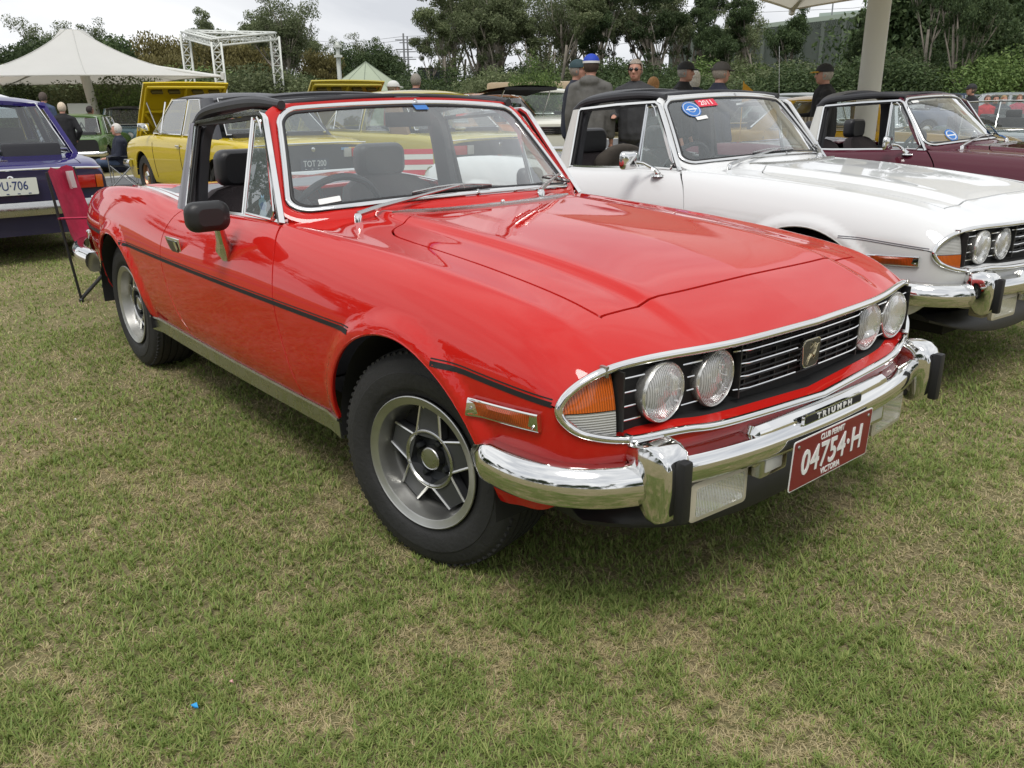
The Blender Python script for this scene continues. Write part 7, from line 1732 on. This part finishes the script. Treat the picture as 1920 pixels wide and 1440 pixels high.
person('man in dark navy jacket and cap with yellow brim beside the blue cap', at(1076, 11.1), face(1076, 75), NV, TRS, row=104, cap=CAPN, brim=YB, hair=(.25, .22, .2), scale=1.02)
person('man with short grey hair and sunglasses facing the camera', at(1191, 10.6), face(1191, -12), DG, TRS, row=110, hair=(.30, .26, .22), glasses=True, scale=1.0, arms={1: 'hip', -1: 'fwd'})
person('woman with light reddish hair behind the man in sunglasses', at(1221, 12.2), face(1221, 150), MRN, JN, row=143, hair=(.42, .22, .09), female=True, scale=.93)
person('man in black jacket and black cap looking to the right', at(1276, 11.4), face(1276, 75), DK, TRS, row=108, cap=CAPK, hair=(.35, .33, .30), scale=1.03)
person('person with fluffy white hair and navy coat, back to camera', at(1299, 13.0), face(1299, 175), NV, TRS, row=130, hair=(.62, .60, .55), female=True, scale=.98)
person('man in navy jumper and dark flat cap seen from behind', at(1342, 10.6), face(1342, 115), NV, TRS, row=108, cap=CAPG, hair=(.30, .26, .22), scale=1.0)
person('man in black jacket and black cap with tan peak looking left', at(1548, 11.2), face(1548, -80), DK, TRS, row=112, cap=CAPK, brim=YB, hair=(.40, .36, .32), scale=1.0, arms={-1: 'fwd'})
person('man with grey hair and navy jumper seen from behind beside the green tent', at(779, 15.5), face(779, 150), NV, TRS, row=137, hair=(.24, .22, .19), scale=1.03)
person('person in red top and white cap leaning by the raised bonnet', at(734, 14.2), face(734, 100), RD, JN, row=146, cap=CAPW, hair=(.2, .15, .1), scale=.97)
person('bald topped man in a long black coat standing behind the purple car', at(113, 20.5), face(113, 170), DK, TRS, row=191, hair=(.62, .52, .40), scale=.97, arms={-1: 'hip'})
person('person in a maroon coat standing beside the white canopy pole', at(163, 25), face(163, 120), MRN, TRS, row=198, hair=(.03, .02, .02), scale=.92)
person('woman in patterned beige jacket right of the canopy pole', at(181, 24), face(181, 30), BE, TRS, row=222, hair=(.12, .08, .05), female=True, scale=.88)
person('person in maroon top right of the woman in beige', at(190, 25.2), face(190, -30), MRN, TRS, row=222, hair=(.10, .06, .05), scale=.90)
person('person in a camouflage cap beyond the purple car roof', at(52, 26), face(52, 60), NV, JN, row=184, cap=mat('cap_camo', (.16, .15, .09), rough=.8), hair=(.1, .08, .06), scale=.95)
person('person in blue denim jacket standing beyond the purple car roof', at(80, 25), face(80, 150), JN, JN, row=172, hair=(.08, .06, .05), scale=.98)
sm = person('seated grey haired man in navy jacket and jeans on a folding chair', at(207, 18.6), face(207, -95), NV, JN, hair=(.60, .58, .54), pose='sit', scale=.92)
camp_chair('grey folding camp chair under the seated man', at(212, 18.62), face(207, -95), J('grey_fabric', (.20, .21, .21)), STEEL, .95)
person('person in black jacket and dark cap at the far right', at(1822, 19), face(1822, -60), DK, TRS, row=153, cap=CAPK, hair=(.1, .08, .06), scale=.93)
for u, d, c, h_, lb in ((1850, 21, RD, (.15, .10, .08), 'person in red top in the far right crowd'), (1866, 22, DK, (.06, .05, .04), 'person in black top in the far right crowd'), (1880, 21.5, NV, (.30, .2, .1), 'person in navy top in the far right crowd'), (1910, 24, CH_RED, (.2, .12, .08), 'person in pink top in the far right crowd')):
    person(lb, at(u, d), face(u, g_.uniform(-40, 40)), c, JN, row=176 + 3 * g_.random(), hair=h_)
person('person in white shirt near the powder blue vintage car', at(254, 33), face(254, 30), J('white', (.6, .6, .58)), TRS, hair=(.2, .12, .08), scale=.9)
# striped deck chair cloth the man in the tan peaked cap holds
b = MB(); q = at(1517, 10.9); rows = [[Vector((.05 * math.sin(3 * z), -.22 + .44 * y_ / 6, z)) for y_ in range(7)] for z in np.linspace(.55, 1.05, 6)]; 
SC_ = bpy.data.materials.new('striped_cloth'); t_, b_ = nodes(SC_); cc = t_.nodes.new('ShaderNodeTexCoord'); wv = t_.nodes.new('ShaderNodeTexWave'); wv.bands_direction = 'Y'; wv.inputs['Scale'].default_value = 8; rp = t_.nodes.new('ShaderNodeValToRGB'); rp.color_ramp.elements[0].color = (.12, .09, .06, 1); rp.color_ramp.elements[1].color = (.5, .45, .36, 1)
t_.links.new(cc.outputs['Object'], wv.inputs['Vector']); t_.links.new(wv.outputs['Fac'], rp.inputs[0]); t_.links.new(rp.outputs[0], b_.inputs['Base Color'])
b.grid(rows); b.grid([[p + Vector((.02, 0, 0)) for p in r_] for r_ in rows]); o = b.build('striped_cloth', SC_, auto=None); o.location = q; o.rotation_euler = (0, 0, ang(1517)); tag(o, 'brown and cream striped cloth hanging by the man looking left', 'cloth')
# litter on the lawn
for (u, v_), c, sz, lb in (((360, 1337), (.02, .30, .62), .010, 'tiny bright blue scrap lying in the grass'), ((140, 795), (.7, .7, .68), .007, 'tiny white scrap lying in the grass left of the wheel'), ((432, 1292), (.72, .40, .38), .006, 'tiny pink scrap lying in the grass')):
    x_, y_, z_ = (u - 960) / 1572, -(v_ - 720) / 1572, -1; d_ = cam.rotation_euler.to_matrix() @ Vector((x_, y_, z_)); tt = -CP[2] / d_.z; p = Vector(CP) + d_ * tt
    b = MB(); b.add([(0, 0, .022), (sz * 2, .002, .026), (sz * 1.7, sz, .020), (sz * .4, sz * 1.2, .025)], [(0, 1, 2, 3)]); b.add([(0, 0, .020), (sz * 2, .002, .024), (sz * 1.7, sz, .018), (sz * .4, sz * 1.2, .023)], [(0, 1, 2, 3)]); o = b.build('paper_scrap', mat('scrap_%d' % u, c, rough=.6), smooth=False); o.location = (p.x, p.y, 0); tag(o, lb, 'litter')
# small barrier board with red and white bands
bb_ = empty('barrier_board', 'red and white striped board behind the red car', 'board', at(775, 8.6), ang(775) + math.pi / 2)
for k in range(5): b = MB(); b.box((0, 0, .60 + .05 * k), (.34, .02, .048)); b.build('band', STR if k % 2 == 0 else STW, bb_)
for s in (-1, 1): b = MB(); b.bar((s * .14, 0, 0), (s * .14, 0, .6), .012, 6); b.build('leg', STEEL, bb_)
# tall sign board by the green car
sb = empty('sign_board', 'white display board with a black letter A beside the green car', 'board', at(147, 26), ang(147) + math.pi / 2); b = MB(); b.box((0, 0, 1.0), (.55, .03, 1.2)); b.build('panel', mat('board_white', (.5, .5, .45), rough=.6), sb)
text_obj('lettering', 'A', Matrix.Translation((.02, .02, 1.0)) @ Matrix(((-1, 0, 0, 0), (0, 0, 1, 0), (0, 1, 0, 0), (0, 0, 0, 1))), .34, MATTE, sb, depth=.003); 
for s in (-1, 1): b = MB(); b.bar((s * .25, 0, 0), (s * .25, 0, .5), .015, 6); b.build('leg', STEEL, sb)
# aerial and pennant by the black car
b = MB(); b.bar((0, 0, 0), (-.08, 0, .82), .003, 5); o = b.build('radio_aerial', STEEL); o.location = Vector(at(1465, 9.6)) + Vector((0, 0, .95)); tag(o, 'thin upright radio aerial rising behind the white car windscreen', 'aerial')
b = MB(); b.add([(0, 0, 0), (.0, .0, .26), (.26, 0, .05)], [(0, 1, 2)]); b.add([(0, .01, 0), (.0, .01, .26), (.26, .01, .05)], [(0, 1, 2)]); b.bar((0, .005, -.9), (0, .005, .28), .008, 5); o = b.build('pennant', mat('pennant_orange', (.70, .36, .03), rough=.7), smooth=False); o.location = at(1392, 13, 1.22); o.rotation_euler = (0, 0, ang(1392) - math.pi / 2); tag(o, 'small orange yellow pennant behind the white car', 'flag')
